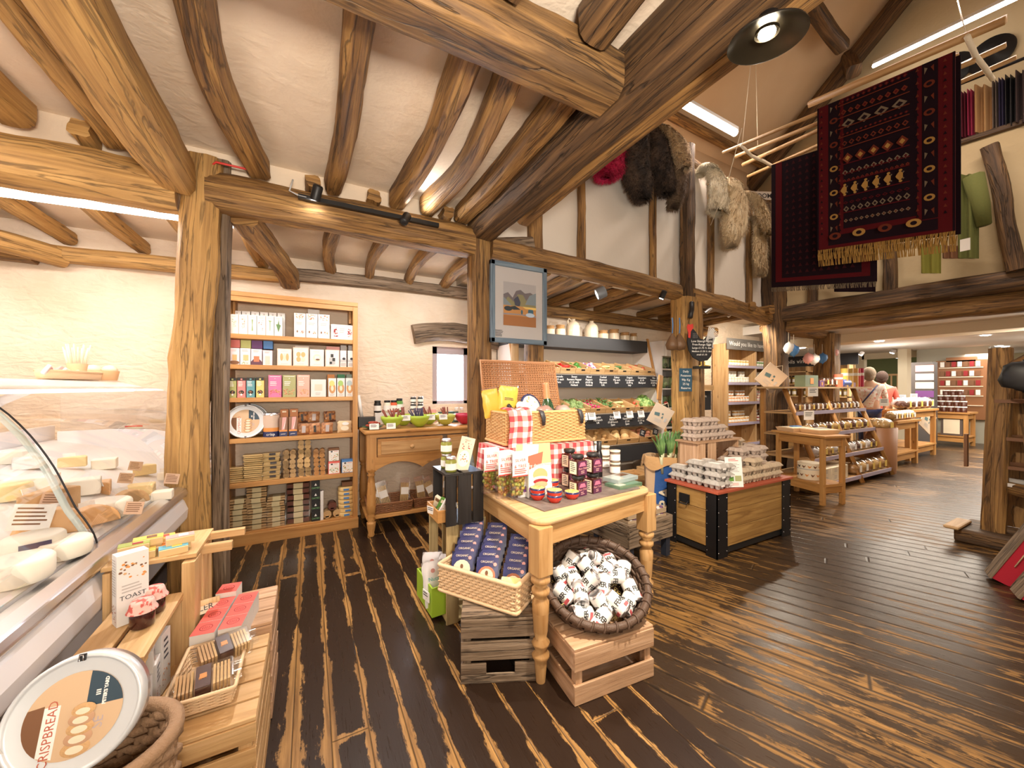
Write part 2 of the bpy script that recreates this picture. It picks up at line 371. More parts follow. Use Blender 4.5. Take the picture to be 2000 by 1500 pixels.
def floor_mat(name, ang, bw, thr, dark, mid, worn, seed, nw=.3, sw=.0035):
    m, nt, b = newmat(name)
    t = node(nt, 'ShaderNodeTexCoord').outputs['Object']
    mp = node(nt, 'ShaderNodeMapping', i_Vector=t); mp.inputs['Rotation'].default_value = (0, 0, ang); mp.inputs['Location'].default_value = (seed, seed * .7, 0)
    sx = node(nt, 'ShaderNodeSeparateXYZ', i_Vector=mp.outputs[0])
    xs = mth(nt, 'MULTIPLY', sx.outputs[0], 1 / bw); idx = mth(nt, 'FLOOR', xs); fr = mth(nt, 'SUBTRACT', xs, idx)
    ed = mth(nt, 'MINIMUM', fr, mth(nt, 'SUBTRACT', 1.0, fr))       # 0 at a seam, .5 mid-board
    wn = node(nt, 'ShaderNodeTexWhiteNoise', noise_dimensions='1D'); nt.links.new(idx, wn.inputs['W'])
    ys = mth(nt, 'ADD', mth(nt, 'MULTIPLY', sx.outputs[1], 1 / 3.1), mth(nt, 'MULTIPLY', wn.outputs[0], 5.0))
    fy = mth(nt, 'FRACT', ys); ey = mth(nt, 'MULTIPLY', mth(nt, 'MINIMUM', fy, mth(nt, 'SUBTRACT', 1.0, fy)), 3.1 / bw)
    seam = mth(nt, 'MINIMUM', ed, ey)
    cx = mth(nt, 'ADD', sx.outputs[0], mth(nt, 'MULTIPLY', wn.outputs[0], 3.3))
    vec = node(nt, 'ShaderNodeCombineXYZ', i_X=cx, i_Y=sx.outputs[1], i_Z=mth(nt, 'MULTIPLY', idx, 1.7))
    def nz(sxx, syy, det, dist=0.0, rough=.6):
        mm = node(nt, 'ShaderNodeMapping', i_Vector=vec.outputs[0]); mm.inputs['Scale'].default_value = (sxx, syy, 1)
        return node(nt, 'ShaderNodeTexNoise', i_Vector=mm.outputs[0], i_Scale=1.0, i_Detail=det, i_Distortion=dist, i_Roughness=rough).outputs[0]
    mb_ = node(nt, 'ShaderNodeMapping', i_Vector=mp.outputs[0]); mb_.inputs['Scale'].default_value = (1.0, .8, 1)
    big = node(nt, 'ShaderNodeTexNoise', i_Vector=mb_.outputs[0], i_Scale=1.0, i_Detail=3.0).outputs[0]
    pat = nz(14, 5.0, 9.0, .15, .74); fine = nz(120, 7, 6.0, .1)
    grain = nz(45, 2.2, 6.0, .8)
    near = ramp(nt, seam, [(0.0, (1, 1, 1)), (.22, (.25, .25, .25)), (.5, (0, 0, 0))])
    w = mth(nt, 'ADD', mth(nt, 'ADD', mth(nt, 'MULTIPLY', pat, .55), mth(nt, 'MULTIPLY', big, .75)), mth(nt, 'ADD', mth(nt, 'MULTIPLY', near, mth(nt, 'MULTIPLY', ramp(nt, big, [(.36, (.72, .72, .72)), (.6, (1, 1, 1))]), nw * 1.1)), mth(nt, 'MULTIPLY', fine, .16)))
    wear = ramp(nt, mth(nt, 'SUBTRACT', w, thr), [(.0, (0, 0, 0)), (.035, (1, 1, 1))])
    stain = mixc(nt, big, dark, [x * 1.6 for x in dark])
    bare = mixc(nt, ramp(nt, grain, [(.35, (0, 0, 0)), (.65, (1, 1, 1))]), mid, worn)
    col = mixc(nt, wear, stain, bare)
    sm = ramp(nt, mth(nt, 'MULTIPLY', seam, bw), [(sw * .35, (1, 1, 1)), (sw, (0, 0, 0))])
    col = mixc(nt, mth(nt, 'MULTIPLY', sm, .85), col, (.01, .006, .004))
    nt.links.new(col, b.inputs['Base Color'])
    nt.links.new(mth(nt, 'ADD', mth(nt, 'MULTIPLY', wear, .16), mth(nt, 'MULTIPLY_ADD', fine, .25, .18)), b.inputs['Roughness'])
    b.inputs['Specular IOR Level'].default_value = .30
    h = mth(nt, 'SUBTRACT', mth(nt, 'ADD', mth(nt, 'MULTIPLY', grain, .25), mth(nt, 'MULTIPLY', pat, .3)), mth(nt, 'MULTIPLY', sm, 1.0))
    bp = node(nt, 'ShaderNodeBump', i_Height=h, i_Strength=.35, i_Distance=.008); nt.links.new(bp.outputs[0], b.inputs['Normal'])
    return m
FLM = floor_mat('worn_stained_boards', 0.0, .138, .87, (.020, .011, .007), (.20, .10, .03), (.47, .26, .085), 0.2)
FRM = floor_mat('worn_walkway_boards', math.radians(-21.75), .125, .795, (.03, .017, .009), (.085, .042, .013), (.31, .16, .045), 3.1, .13, .010)

def struct(name, mb, label=None, cat=None, **k):
    return mb.build(name, kind='structure', label=label, cat=cat, **k)
def slab(name, x0, x1, y0, y1, z0, z1, mat, label, cat):
    return struct(name, MB().box(((x0 + x1) / 2, (y0 + y1) / 2, (z0 + z1) / 2), (x1 - x0, y1 - y0, z1 - z0), mat), label, cat)
slab('floor', -4.4, 1.40, -2.5, 5.0, -.1, 0, FLM, 'dark stained floorboards worn bare along the seams, by the bookcase', 'floor')
slab('floor', 1.40, 19.2, -4.0, 9.0, -.1, 0, FRM, 'walkway floorboards worn pale and running at an angle past the egg chest', 'floor')

# back wall with the window opening
wx0, wx1, wz0, wz1 = 1.30, 1.78, 1.20, 1.90
mb = MB()
for x0, x1, z0, z1 in ((-4.4, wx0, 0, 5.8), (wx1, 8.2, 0, 5.8), (wx0, wx1, 0, wz0), (wx0, wx1, wz1, 5.8)):
    mb.box(((x0 + x1) / 2, 4.62, (z0 + z1) / 2), (x1 - x0, .36, z1 - z0), STONE)
struct('wall_back', mb, 'whitewashed rough stone wall behind the shelves and window', 'wall')
slab('wall_left', -4.6, -4.4, -2.5, 4.8, 0, 3.2, STONE, 'whitewashed side wall behind the cheese counter', 'wall')
# window
w = thing('window_1', 'small bright window under a crooked oak lintel', 'window', (0, 0, 0), kind='structure')
FRM_W = mk('window_frame_paint', (.42, .36, .38), .6)
mb = MB()
for c, d in (((wx0 + .035, 4.56, 1.55), (.07, .16, .70)), ((wx1 - .035, 4.56, 1.55), (.07, .16, .70)), (((wx0 + wx1) / 2, 4.56, wz1 - .045), (wx1 - wx0, .16, .09)), (((wx0 + wx1) / 2, 4.56, wz0 + .02), (wx1 - wx0, .16, .04))):
    mb.box(c, d, FRM_W)
mb.build('window_frame', w, bevel=.004)
PANE = mk('daylight_pane', (.9, .95, 1), .2, emit=7, ecol=(.86, .94, 1))
MB().box(((wx0 + wx1) / 2, 4.60, 1.55), (wx1 - wx0 - .12, .012, .62), PANE).build('window_pane', w)

def crv(ps, m):
    ps = [Vector(p) for p in ps]
    if len(ps) == 2: return [ps[0].lerp(ps[1], i / m) for i in range(m + 1)]
    out = []; n = len(ps) - 1
    for i in range(m + 1):
        t = i / m * n; k = min(int(t), n - 1); f = t - k
        a = ps[max(k - 1, 0)]; b = ps[k]; c = ps[k + 1]; d = ps[min(k + 2, n)]
        out.append(.5 * ((2 * b) + (c - a) * f + (2 * a - 5 * b + 4 * c - d) * f * f + (3 * b - a - 3 * c + d) * f ** 3))
    return out
_bs = [0]
def beam(name, ps, w, h, mat, label, cat='beam', wob=.12, m=26, up=(0, 0, 1), kind='structure', taper=1.0):
    """hewn timber along ps; w across, h along up"""
    _bs[0] += 1; sd = _bs[0] * 7.31
    pts = crv(ps, m); o = pts[0].copy(); mb = MB(); vs = []; uvr = []
    n = 16; ac = 0
    for i, p in enumerate(pts):
        t = (pts[min(i + 1, m)] - pts[max(i - 1, 0)]).normalized(); U = Vector(up)
        if abs(U.dot(t)) > .95: U = Vector((0, 1, 0))
        S = t.cross(U).normalized(); U = S.cross(t)
        if i: ac += (p - pts[i - 1]).length
        f = 1 + (taper - 1) * i / m
        cr = Vector((ac * 1.1, sd, 0)); ow = noise.noise(cr) * wob * .35; oh = noise.noise(cr + Vector((0, 9, 3))) * wob * .35
        for k in range(n):
            a = 2 * PI * (k + .5) / n; c, s_ = math.cos(a), math.sin(a); q = 5.0
            r = (abs(c) ** q + abs(s_) ** q) ** (-1 / q)
            g = 1 + wob * noise.noise(Vector((ac * 2.3, c * 1.2 + sd, s_ * 1.2))) + wob * .5 * noise.noise(Vector((ac * 9, c * 3 + sd, s_ * 3)))
            vs.append(p - o + S * ((c * r * g + ow) * w / 2 * f) + U * ((s_ * r * g + oh) * h / 2 * f))
        uvr.append(ac)
    fs = []; uv = []; q = (2 * w + 2 * h) / n
    for i in range(m):
        for k in range(n):
            l = (k + 1) % n; fs.append((i * n + k, (i + 1) * n + k, (i + 1) * n + l, i * n + l))
            uv.append([(uvr[i], k * q), (uvr[i + 1], k * q), (uvr[i + 1], (k + 1) * q), (uvr[i], (k + 1) * q)])
    mb.add(vs, fs, mat, uv, True)
    mb.add([vs[k] for k in range(n)], [list(range(n))], mat, None); mb.add([vs[m * n + k] for k in range(n - 1, -1, -1)], [list(range(n))], mat, None)
    ob = mb.build(name, loc=o, label=label, cat=cat, kind=kind)
    sp = ob.modifiers.new('e', 'EDGE_SPLIT'); sp.split_angle = .75; return ob

# tie beam over the two posts
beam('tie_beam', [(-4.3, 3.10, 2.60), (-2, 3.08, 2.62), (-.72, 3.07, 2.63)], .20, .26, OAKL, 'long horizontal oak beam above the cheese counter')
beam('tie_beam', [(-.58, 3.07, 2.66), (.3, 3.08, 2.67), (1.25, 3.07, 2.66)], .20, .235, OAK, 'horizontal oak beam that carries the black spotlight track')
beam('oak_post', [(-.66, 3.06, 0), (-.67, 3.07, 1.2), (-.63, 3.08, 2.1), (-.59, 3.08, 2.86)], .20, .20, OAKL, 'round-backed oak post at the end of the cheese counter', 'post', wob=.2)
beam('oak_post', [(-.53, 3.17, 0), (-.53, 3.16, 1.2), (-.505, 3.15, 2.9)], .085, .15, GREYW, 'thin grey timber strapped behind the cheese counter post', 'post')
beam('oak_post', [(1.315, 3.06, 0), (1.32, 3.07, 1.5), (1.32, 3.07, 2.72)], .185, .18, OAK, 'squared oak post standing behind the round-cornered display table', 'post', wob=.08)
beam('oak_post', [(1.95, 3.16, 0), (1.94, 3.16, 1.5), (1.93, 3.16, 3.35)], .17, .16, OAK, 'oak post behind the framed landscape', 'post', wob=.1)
beam('door_jamb_board', [(1.75, 3.2, 1.0), (1.75, 3.2, 2.3)], .07, .05, PINEL, 'pale sawn upright between post and hamper lid', 'post', wob=.03, m=8)
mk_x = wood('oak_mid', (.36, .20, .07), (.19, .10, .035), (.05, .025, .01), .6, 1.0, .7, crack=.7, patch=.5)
# principal beams
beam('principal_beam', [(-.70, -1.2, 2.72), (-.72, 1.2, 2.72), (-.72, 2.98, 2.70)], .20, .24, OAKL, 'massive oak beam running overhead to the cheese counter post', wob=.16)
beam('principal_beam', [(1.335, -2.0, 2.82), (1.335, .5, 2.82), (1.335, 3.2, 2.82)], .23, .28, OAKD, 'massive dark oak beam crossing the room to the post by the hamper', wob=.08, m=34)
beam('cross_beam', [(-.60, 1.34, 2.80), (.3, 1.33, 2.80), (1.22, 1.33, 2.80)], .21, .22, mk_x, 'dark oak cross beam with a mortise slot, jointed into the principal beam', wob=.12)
# ceilings
slab('ceiling', -4.4, 1.35, -2.5, 3.12, 2.955, 3.05, PLW, 'cream lumpy plaster between the curved joists', 'ceiling')
slab('ceiling', -4.4, 1.9, 3.12, 4.45, 2.72, 2.82, PLW, 'low plaster ceiling over the bookcase bay', 'ceiling')
struct('wall_upstand', MB().box((-1.5, 3.14, 2.88), (5.6, .05, .28), PLW), 'plaster strip above the tie beam', 'wall')
# main joists (along Y, curved)
J = [(-.30, [(.10, 0), (-.02, 1.2), (-.10, 2.1), (.0, 3.02)], .13, OAK, 'strongly curved joist nearest the massive beam over the cheese counter'),
     (.15, [(.02, 1.42), (.03, 2.3), (.0, 3.02)], .11, OAK, 'straight slim joist between the curved one and the spotlight'),
     (.60, [(.0, 1.42), (.05, 2.2), (.0, 3.02)], .12, OAK, 'joist with a grey cable along it above the spotlight track'),
     (.86, [(-.06, 1.42), (.05, 2.3), (-.02, 3.02)], .12, OAK, 'cracked joist washed by the uplight near the big beam'),
     (1.13, [(.0, 1.42), (.03, 2.3), (.01, 3.02)], .13, OAK, 'rounded joist tight beside the massive dark beam'),
     (.62, [(.0, -1), (.0, .3), (.0, 1.2)], .13, OAKD, 'short dark joist above the mortised cross beam'),
     (1.02, [(.0, -1), (.0, .3), (.0, 1.2)], .14, OAKD, 'short dark joist in the corner of the two big beams')]
for x, pr, w_, mt, lb in J:
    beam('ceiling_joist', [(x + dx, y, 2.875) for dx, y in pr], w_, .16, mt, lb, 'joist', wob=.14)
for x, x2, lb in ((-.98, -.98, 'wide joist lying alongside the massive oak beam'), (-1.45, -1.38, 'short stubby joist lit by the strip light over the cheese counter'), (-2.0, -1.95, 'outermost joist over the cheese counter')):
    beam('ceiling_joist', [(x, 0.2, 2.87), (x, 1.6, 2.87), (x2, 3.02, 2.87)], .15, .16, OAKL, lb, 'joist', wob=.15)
for x, lb in ((-1.12, 'broken joist end resting on the long beam'), (.42, 'joist stub beside the spotlight'), (.02, 'small block on the spotlight beam'), (1.0, 'pale joist stub by the uplight')):
    beam('joist_stub', [(x, 2.95, 2.83), (x, 3.10, 2.82)], .09, .09, OAKL if x < 0 else OAK, lb, 'joist', wob=.3, m=5)
for x, lb in ((.52, 'short timber peg hanging under the cross beam'),(.05, 'squared timber tenon below the cross beam')):
    beam('timber_tenon', [(x, 1.46, 2.83), (x + .14, 1.47, 2.83)], .07, .09, OAK, lb, 'timber', wob=.15, m=5)
# back bay joists
for i, (x, w_, lb) in enumerate(((-3.2, .12, 'far end joist of the low bay'), (-2.75, .12, 'thick joist over the white hood'), (-2.25, .13, 'angled joist in the low bay above the counter'), (-1.75, .10, 'joist crossing the strip light beyond the counter'), (-1.30, .10, 'slim joist beyond the strip light'), (-.85, .10, 'joist just behind the cheese counter post'),
                              (-.42, .09, 'thin joist above the bookcase corner'), (.18, .10, 'joist above the bookcase middle'), (.56, .09, 'curved joist between bookcase and window'), (.98, .09, 'joist with conduit near the window'), (1.4, .10, 'joist above the window lintel'))):
    beam('bay_joist', [(x, 3.14, 2.66), (x - .03, 3.8, 2.65), (x + .02, 4.42, 2.62)], w_, .11, OAKL if x < 0 else OAK, lb, 'joist', wob=.18, m=14)
beam('angled_joist', [(-.40, 3.12, 2.57), (-.33, 3.5, 2.55), (-.2, 4.1, 2.50), (-.17, 4.40, 2.46)], .17, .14, OAK, 'thick bent timber dropping to the wall above the bookcase', 'joist', wob=.15)
beam('angled_joist', [(-3.0, 3.12, 2.60), (-2.4, 3.8, 2.52), (-1.75, 4.40, 2.44)], .16, .14, OAKL, 'thick diagonal timber split along its length above the stone wall', 'joist', wob=.15)
beam('wall_plate', [(-4.2, 4.38, 2.45), (-1.9, 4.37, 2.44)], .12, .13, OAK, 'wall plate timber high above the white hood', 'beam', wob=.15)
beam('wall_plate', [(-1.8, 4.37, 2.47), (-.2, 4.36, 2.50)], .12, .12, OAKL, 'wall plate timber from diagonal joist to bookcase', 'beam', wob=.1)
beam('wall_plate', [(-.15, 4.36, 2.53), (.9, 4.36, 2.56), (2.1, 4.36, 2.55)], .13, .12, GREYW, 'grey wall plate timber above the dresser', 'beam', wob=.15)
beam('window_lintel', [(1.06, 4.42, 2.02), (1.35, 4.42, 2.07), (1.7, 4.42, 2.07), (2.15, 4.42, 2.0)], .16, .22, GREYW, 'crooked oak lintel over the small window', 'lintel', wob=.1)

# gallery: front plane from (1.99,3.07) to the corner post
def gy(x): return 3.07 + .07 * (x - 1.99)
def gzb(x): return 2.53 - .028 * (x - 1.99) if x > 4.2 else 2.53
def gz(x, u): return u
def panel(name, a, b, z0a, z0b, z1a, z1b, th, mat, label):
    a = Vector((a[0], a[1], 0)); b = Vector((b[0], b[1], 0)); nn = (b - a).cross(Vector((0, 0, 1))).normalized() * th
    vs = [a + Vector((0, 0, z0a)), b + Vector((0, 0, z0b)), b + Vector((0, 0, z1b)), a + Vector((0, 0, z1a))]
    vs = vs + [v - nn for v in vs]
    return struct(name, MB().add(vs, [(0, 1, 2, 3), (7, 6, 5, 4), (0, 4, 5, 1), (1, 5, 6, 2), (2, 6, 7, 3), (3, 7, 4, 0)], mat), label, 'wall')
panel('wall_gallery', (1.45, gy(1.45) + .07), (6.6, gy(6.6) + .07), 2.6, 2.5, 4.42, 4.36, .10, PLG, 'white plaster gallery front behind the sheepskins')
beam('gallery_beam', [(1.40, 3.05, 2.63), (2.9, 3.13, 2.63), (4.1, gy(4.1), 2.61)], .18, .18, OAK, 'gallery beam from the picture to the rooster post', wob=.1)
beam('gallery_beam', [(4.3, gy(4.3), 2.60), (5.4, gy(5.4), 2.57), (6.5, gy(6.5), 2.50)], .20, .20, OAK, 'gallery beam from the rooster post to the corner post', wob=.12)
beam('brace_timber', [(1.42, 3.06, 2.66), (1.85, 3.06, 2.75)], .12, .14, GREYW, 'short grey horizontal timber between the two posts', wob=.1, m=8)
for u, w_, lb in ((1139, .075, 'slim stud below the pink sheepskin'), (1279, .075, 'slim stud under the dark sheepskin'), (1392, .09, 'slim stud behind the pale skins'), (1467, .09, 'stud between the cream sheepskins')):
    x = None
    a = (u - CX) / FL; k1 = SN + a * CS; k2 = CS - a * SN; d = (3.07 - .1393) / (k2 - .07 * k1); x = k1 * d
    beam('gallery_stud', [(x, gy(x) + .03, 2.68), (x, gy(x) + .03, 4.40)], w_, .07, OAK, lb, 'stud', wob=.18, m=20)
xp = 4.26
beam('rooster_post', [(xp + .05, gy(xp), 0), (xp + .02, gy(xp), 1.3), (xp, gy(xp), 2.55)], .30, .26, OAKL, 'thick oak post carrying the rooster board and blue slate', 'post', wob=.08)
beam('rooster_post_side', [(xp + .21, gy(xp) - .02, 0), (xp + .2, gy(xp) - .02, 1.3), (xp + .17, gy(xp) - .02, 2.5)], .12, .2, OAK, 'narrow timber fixed to the rooster post', 'post', wob=.08)
beam('gallery_post', [(xp + .04, gy(xp) - .02, 2.5), (xp + .04, gy(xp) - .02, 4.52)], .15, .15, OAKD, 'dark upper post between the dark and cream sheepskins', 'post', wob=.2)
beam('gallery_rail', [(1.9, gy(1.9) + .05, 4.44), (6.6, gy(6.6) + .05, 4.38)], .10, .07, OAKD, 'top rail of the gallery carrying the sheepskins', 'beam', wob=.1)
beam('corner_post', [(6.72, 3.42, 0), (6.68, 3.40, 1.0), (6.72, 3.38, 1.6), (6.62, 3.36, 2.5), (6.55, 3.38, 3.5), (6.5, 3.36, 4.3)], .36, .30, OAKD, 'gnarled dark oak post at the gallery corner', 'post', wob=.22)
# low ceiling under the gallery
mb = MB(); A = [(1.6, gy(1.6) + .12), (8.0, gy(8.0) + .12), (8.0, 4.7), (1.6, 4.7)]
mb.add([(x, y, 2.66) for x, y in A] + [(x, y, 2.78) for x, y in A], [(3, 2, 1, 0), (4, 5, 6, 7), (0, 1, 5, 4), (1, 2, 6, 5), (2, 3, 7, 6), (3, 0, 4, 7)], PLW)
struct('ceiling', mb, 'cream ceiling under the gallery above the vegetables', 'ceiling')
for i, x in enumerate((2.1, 2.5, 2.95, 3.4, 3.85, 4.75, 5.25, 5.75, 6.25)):
    beam('undergallery_joist', [(x, 3.2, 2.60), (x + .03, 3.9, 2.585), (x, 4.44, 2.57)], .14, .13, OAK, 'oak joist under the gallery floor', 'joist', wob=.14, m=14).__setitem__('group', 'joists under the gallery')
beam('wall_plate', [(2.2, 4.36, 2.47), (4.4, 4.36, 2.45), (6.6, 4.36, 2.42)], .14, .16, OAK, 'wall plate above the stoneware jars', wob=.12)
# far gallery (across the hall)
FA = Vector((6.62, 3.40, 0)); FB = Vector((7.42, .30, 0))
def fg(t, z): p = FA.lerp(FB, t); return Vector((p.x, p.y, z))
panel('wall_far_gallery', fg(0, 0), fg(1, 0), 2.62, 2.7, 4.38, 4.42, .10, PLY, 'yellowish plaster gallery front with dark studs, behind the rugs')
beam('far_gallery_beam', [fg(.02, 2.56), fg(.5, 2.62), fg(1, 2.66)], .22, .24, OAKD, 'dark upper beam of the far gallery front', wob=.12)
beam('far_gallery_beam', [fg(.02, 2.38) + Vector((.12, 0, 0)), fg(.5, 2.40) + Vector((.12, 0, 0)), fg(1, 2.42) + Vector((.12, 0, 0))], .26, .24, OAK, 'warm lower beam over the way through to the far shop', wob=.12)
for t, w_, lb in ((.17, .12, 'stud below the dark patterned rug'), (.43, .13, 'stud under the fringed rug')):
    beam('far_gallery_stud', [fg(t, 2.68) + Vector((-.03, 0, 0)), fg(t, 4.3) + Vector((-.03, 0, 0))], .10, w_, OAKD, lb, 'stud', wob=.15, m=16)
beam('far_gallery_stud', [Px(1985, 528, 7.1), Px(1965, 440, 7.08), Px(1955, 370, 7.06), Px(1933, 285, 7.04)], .10, .14, OAKD, 'crooked timber stud in the yellow plaster', 'stud', wob=.15, m=16)
beam('far_gallery_rail', [fg(0, 4.40), fg(1, 4.46)], .09, .07, OAKD, 'rail on top of the far gallery front', wob=.08)
beam('far_post', [(8.6, 3.45, 0), (8.6, 3.45, 2.4)], .34, .34, OAK, 'stout oak post beyond the gift shelves', 'post', wob=.14)
beam('far_cross_beam', [(6.7, 3.5, 2.42), (7.6, 3.5, 2.42), (8.7, 3.5, 2.42)], .26, .2, OAK, 'heavy beam running from the corner post to the far post', wob=.12)
# roof over the hall
def rz_(y): return 9.02 - .82 * y
mb = MB()
A = [(1.4, 4.25), (9.5, 4.25), (9.5, -.4), (1.4, -.4)]
mb.add([(x, y, rz_(y)) for x, y in A] + [(x, y, rz_(y) + .12) for x, y in A], [(3, 2, 1, 0), (4, 5, 6, 7), (0, 1, 5, 4), (1, 2, 6, 5), (2, 3, 7, 6), (3, 0, 4, 7)], PLP)
struct('ceiling', mb, 'sloping cream roof plaster above the rugs', 'ceiling')
mb = MB()
A = [(1.4, -.4, 9.35), (9.5, -.4, 9.35), (9.5, -4.5, 6.0), (1.4, -4.5, 6.0)]
mb.add(A + [(x, y, z + .12) for x, y, z in A], [(3, 2, 1, 0), (4, 5, 6, 7), (0, 1, 5, 4), (1, 2, 6, 5), (2, 3, 7, 6), (3, 0, 4, 7)], PLP)
struct('ceiling', mb, 'unseen other slope of the roof over the hall', 'ceiling')  # out of view; added to keep world light out of the hall
slab('wall_hall_front', 1.4, 9.5, -4.6, -4.5, 2.6, 6.1, PLP, 'unseen upper hall wall opposite the sheepskins', 'wall')  # out of view, added to darken the hall; open below to let light in
slab('wall_hall_side', 1.29, 1.38, -4.5, 4.25, 2.96, 9.2, PLP, 'unseen upper hall wall above the massive dark beam', 'wall')  # out of view; added with the slope to close off the hall's light
slab('wall_loft', 1.4, 9.4, 4.25, 4.44, 2.8, 5.6, PLP, 'peach upper wall behind the sheepskins', 'wall')
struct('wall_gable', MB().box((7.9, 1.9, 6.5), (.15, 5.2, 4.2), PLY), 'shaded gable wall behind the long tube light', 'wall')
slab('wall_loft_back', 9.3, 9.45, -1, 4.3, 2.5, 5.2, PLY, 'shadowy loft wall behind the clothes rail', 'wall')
tr = 7.55
beam('rafter', [(tr, 4.25, rz_(4.25) - .25), (tr, 2.2, rz_(2.2) - .25), (tr, .6, rz_(.6) - .25)], .16, .26, OAKD, 'dark principal rafter climbing to the roof ridge', 'rafter', wob=.06)
beam('roof_purlin', [Pd(1578, 0, 5.0), Pd(1612, 50, 5.3), Pd(1645, 92, 5.6)], .17, .17, OAKD, 'dark purlin meeting the rafter', 'purlin', wob=.08, m=10)
beam('roof_purlin', [Px(1655, 110, 7.62), Px(1668, 140, 7.3)], .18, .18, OAKD, 'purlin end poking past the rafter', 'purlin', wob=.05, m=5)
beam('roof_purlin', [(2.6, 3.9, 5.62), (5.0, 3.95, 5.6), (7.5, 4.0, 5.6)], .13, .13, OAK, 'long purlin behind the fluorescent tube above the sheepskins', 'purlin', wob=.08)
beam('hall_beam_underside', [(1.50, -2.0, 2.78), (1.50, 1.2, 2.78), (1.5, 2.6, 2.76)], .12, .14, OAK, 'second timber clamped along the massive dark beam', wob=.1)
slab('ceiling', 7.62, 19.2, -4.0, 9.0, 2.44, 2.60, PLF, 'pale far shop ceiling with downlights', 'ceiling')
slab('ceiling', 9.2, 9.7, -4, 9.0, 2.28, 2.44, CREAM, 'cream boxed beam across the far ceiling', 'ceiling')
# ---------------------------------------------------------------- cheese counter
CHW = mk('cheese_white', (.92, .86, .74), .55); CHY = mk('cheese_yellow', (.88, .68, .34), .5); CHO = mk('cheese_orange', (.82, .48, .22), .5); RIND = mk('cheese_rind', (.62, .38, .18), .7, bump=.4, bscale=60)
CARDT = mk('price_card_tan', (.62, .42, .3), .7)
ARC = [(-.725, .77), (-.738, .83), (-.76, .885), (-.787, .94), (-.815, 1.02), (-.85, 1.115), (-.905, 1.225), (-.975, 1.325), (-1.05, 1.385), (-1.13, 1.405)]
def extr(name, prof, y0, y1, mat, parent, closed=True, smooth=False, bevel=0):
    n = len(prof); vs = [(x, y0, z) for x, z in prof] + [(x, y1, z) for x, z in prof]
    fs = [(i, (i + 1) % n, n + (i + 1) % n, n + i) for i in range(n if closed else n - 1)]
    uv = [[(y0, i * .1), (y0, i * .1 + .1), (y1, i * .1 + .1), (y1, i * .1)] for i in range(len(fs))]
    mb = MB().add(vs, fs, mat, uv, smooth)
    if closed: mb.add(vs, [list(range(n - 1, -1, -1)), [n + i for i in range(n)]], mat)
    return mb.build(name, parent, bevel=bevel)
cc = thing('cheese_counter', 'refrigerated cheese counter with curved glass front and white hood', 'display counter', (0, 0, 0))
CCW = mk('counter_white', (.82, .8, .82), .25, coat=.3)
extr('base_panel', [(-.66, .60), (-.655, .66), (-.675, .72), (-.72, .745), (-1.7, .745), (-1.7, .02), (-1.0, .02), (-.95, .5), (-.70, .56)], -.9, 4.05, CCW, cc, bevel=.01)
extr('bumper_rail', [(-.668, .735), (-.655, .755), (-.665, .785), (-.70, .80), (-.735, .795), (-.74, .74)], -.9, 4.06, ALU, cc, bevel=.006)
extr('display_bed', [(-.745, .75), (-.745, .80), (-1.65, 1.02), (-1.65, .75)], -.9, 4.03, WHITE, cc)
extr('back_panel', [(-1.66, .75), (-1.66, 1.12), (-1.70, 1.12), (-1.70, .75)], -.9, 4.05, CCW, cc)
g = extr('curved_glass', ARC, -.9, 2.045, GLASS, cc, closed=False, smooth=True); g['label'] = 'curved glass pane nearer the big round tin'
g = extr('curved_glass', ARC, 2.06, 4.04, GLASS, cc, closed=False, smooth=True)
GSK = mk('gasket', (.62, .72, .7), .25); MB().tube([(p.x - .012, 2.03, p.z) for p in crv([(a, 0, b) for a, b in ARC], 24)], .011, GSK, 8).build('glass_seam', cc)
MB().tube([(p.x + .001, 2.053, p.z) for p in crv([(a, 0, b) for a, b in ARC], 24)], .003, DKMETAL, 6).build('glass_edge', cc)
extr('hood', [(-1.12, 1.392), (-1.14, 1.41), (-1.25, 1.44), (-1.38, 1.448), (-1.62, 1.445), (-1.62, 1.40)], -.9, 3.88, CCW, cc, bevel=.006)
HT = mk('case_tube', (1, .95, .9), .5, emit=4); MB().tube([(-1.22, -.5, 1.382), (-1.22, 4.0, 1.382)], .012, HT).build('light_tube', cc)
MB().tube([(p[0], 2.9, p[1]) for p in [(-1.52, 1.0), (-1.52, 1.12), (-1.47, 1.24), (-1.38, 1.33), (-1.28, 1.385)]], [.05, .05, .045, .04, .035], CCW, 10, fl=.5).build('hood_bracket', cc)
pts = [(-.77, .80), (-.80, .92), (-.92, 1.02), (-1.1, 1.07), (-1.35, 1.085), (-1.62, 1.08), (-1.62, .80)]
extr('end_panel', pts, 3.98, 4.0, CCW, cc); extr('end_glass', [(a, b) for a, b in ARC] + [(-1.62, 1.40), (-1.62, .8)], 4.02, 4.03, GLASS, cc)
def bed(u, v):
    r = ray(u, v); k = .22 / .905
    return EY + r * ((.80 - .745 * k - 1.4) / (r.z + k * r.x))
def ch(name, label, cat, p, mb, rz=0, lift=0, group=None):
    return mb.build(name, label=label, cat=cat, loc=(p.x, p.y, p.z + lift), rz=rz, group=group, bevel=.004)
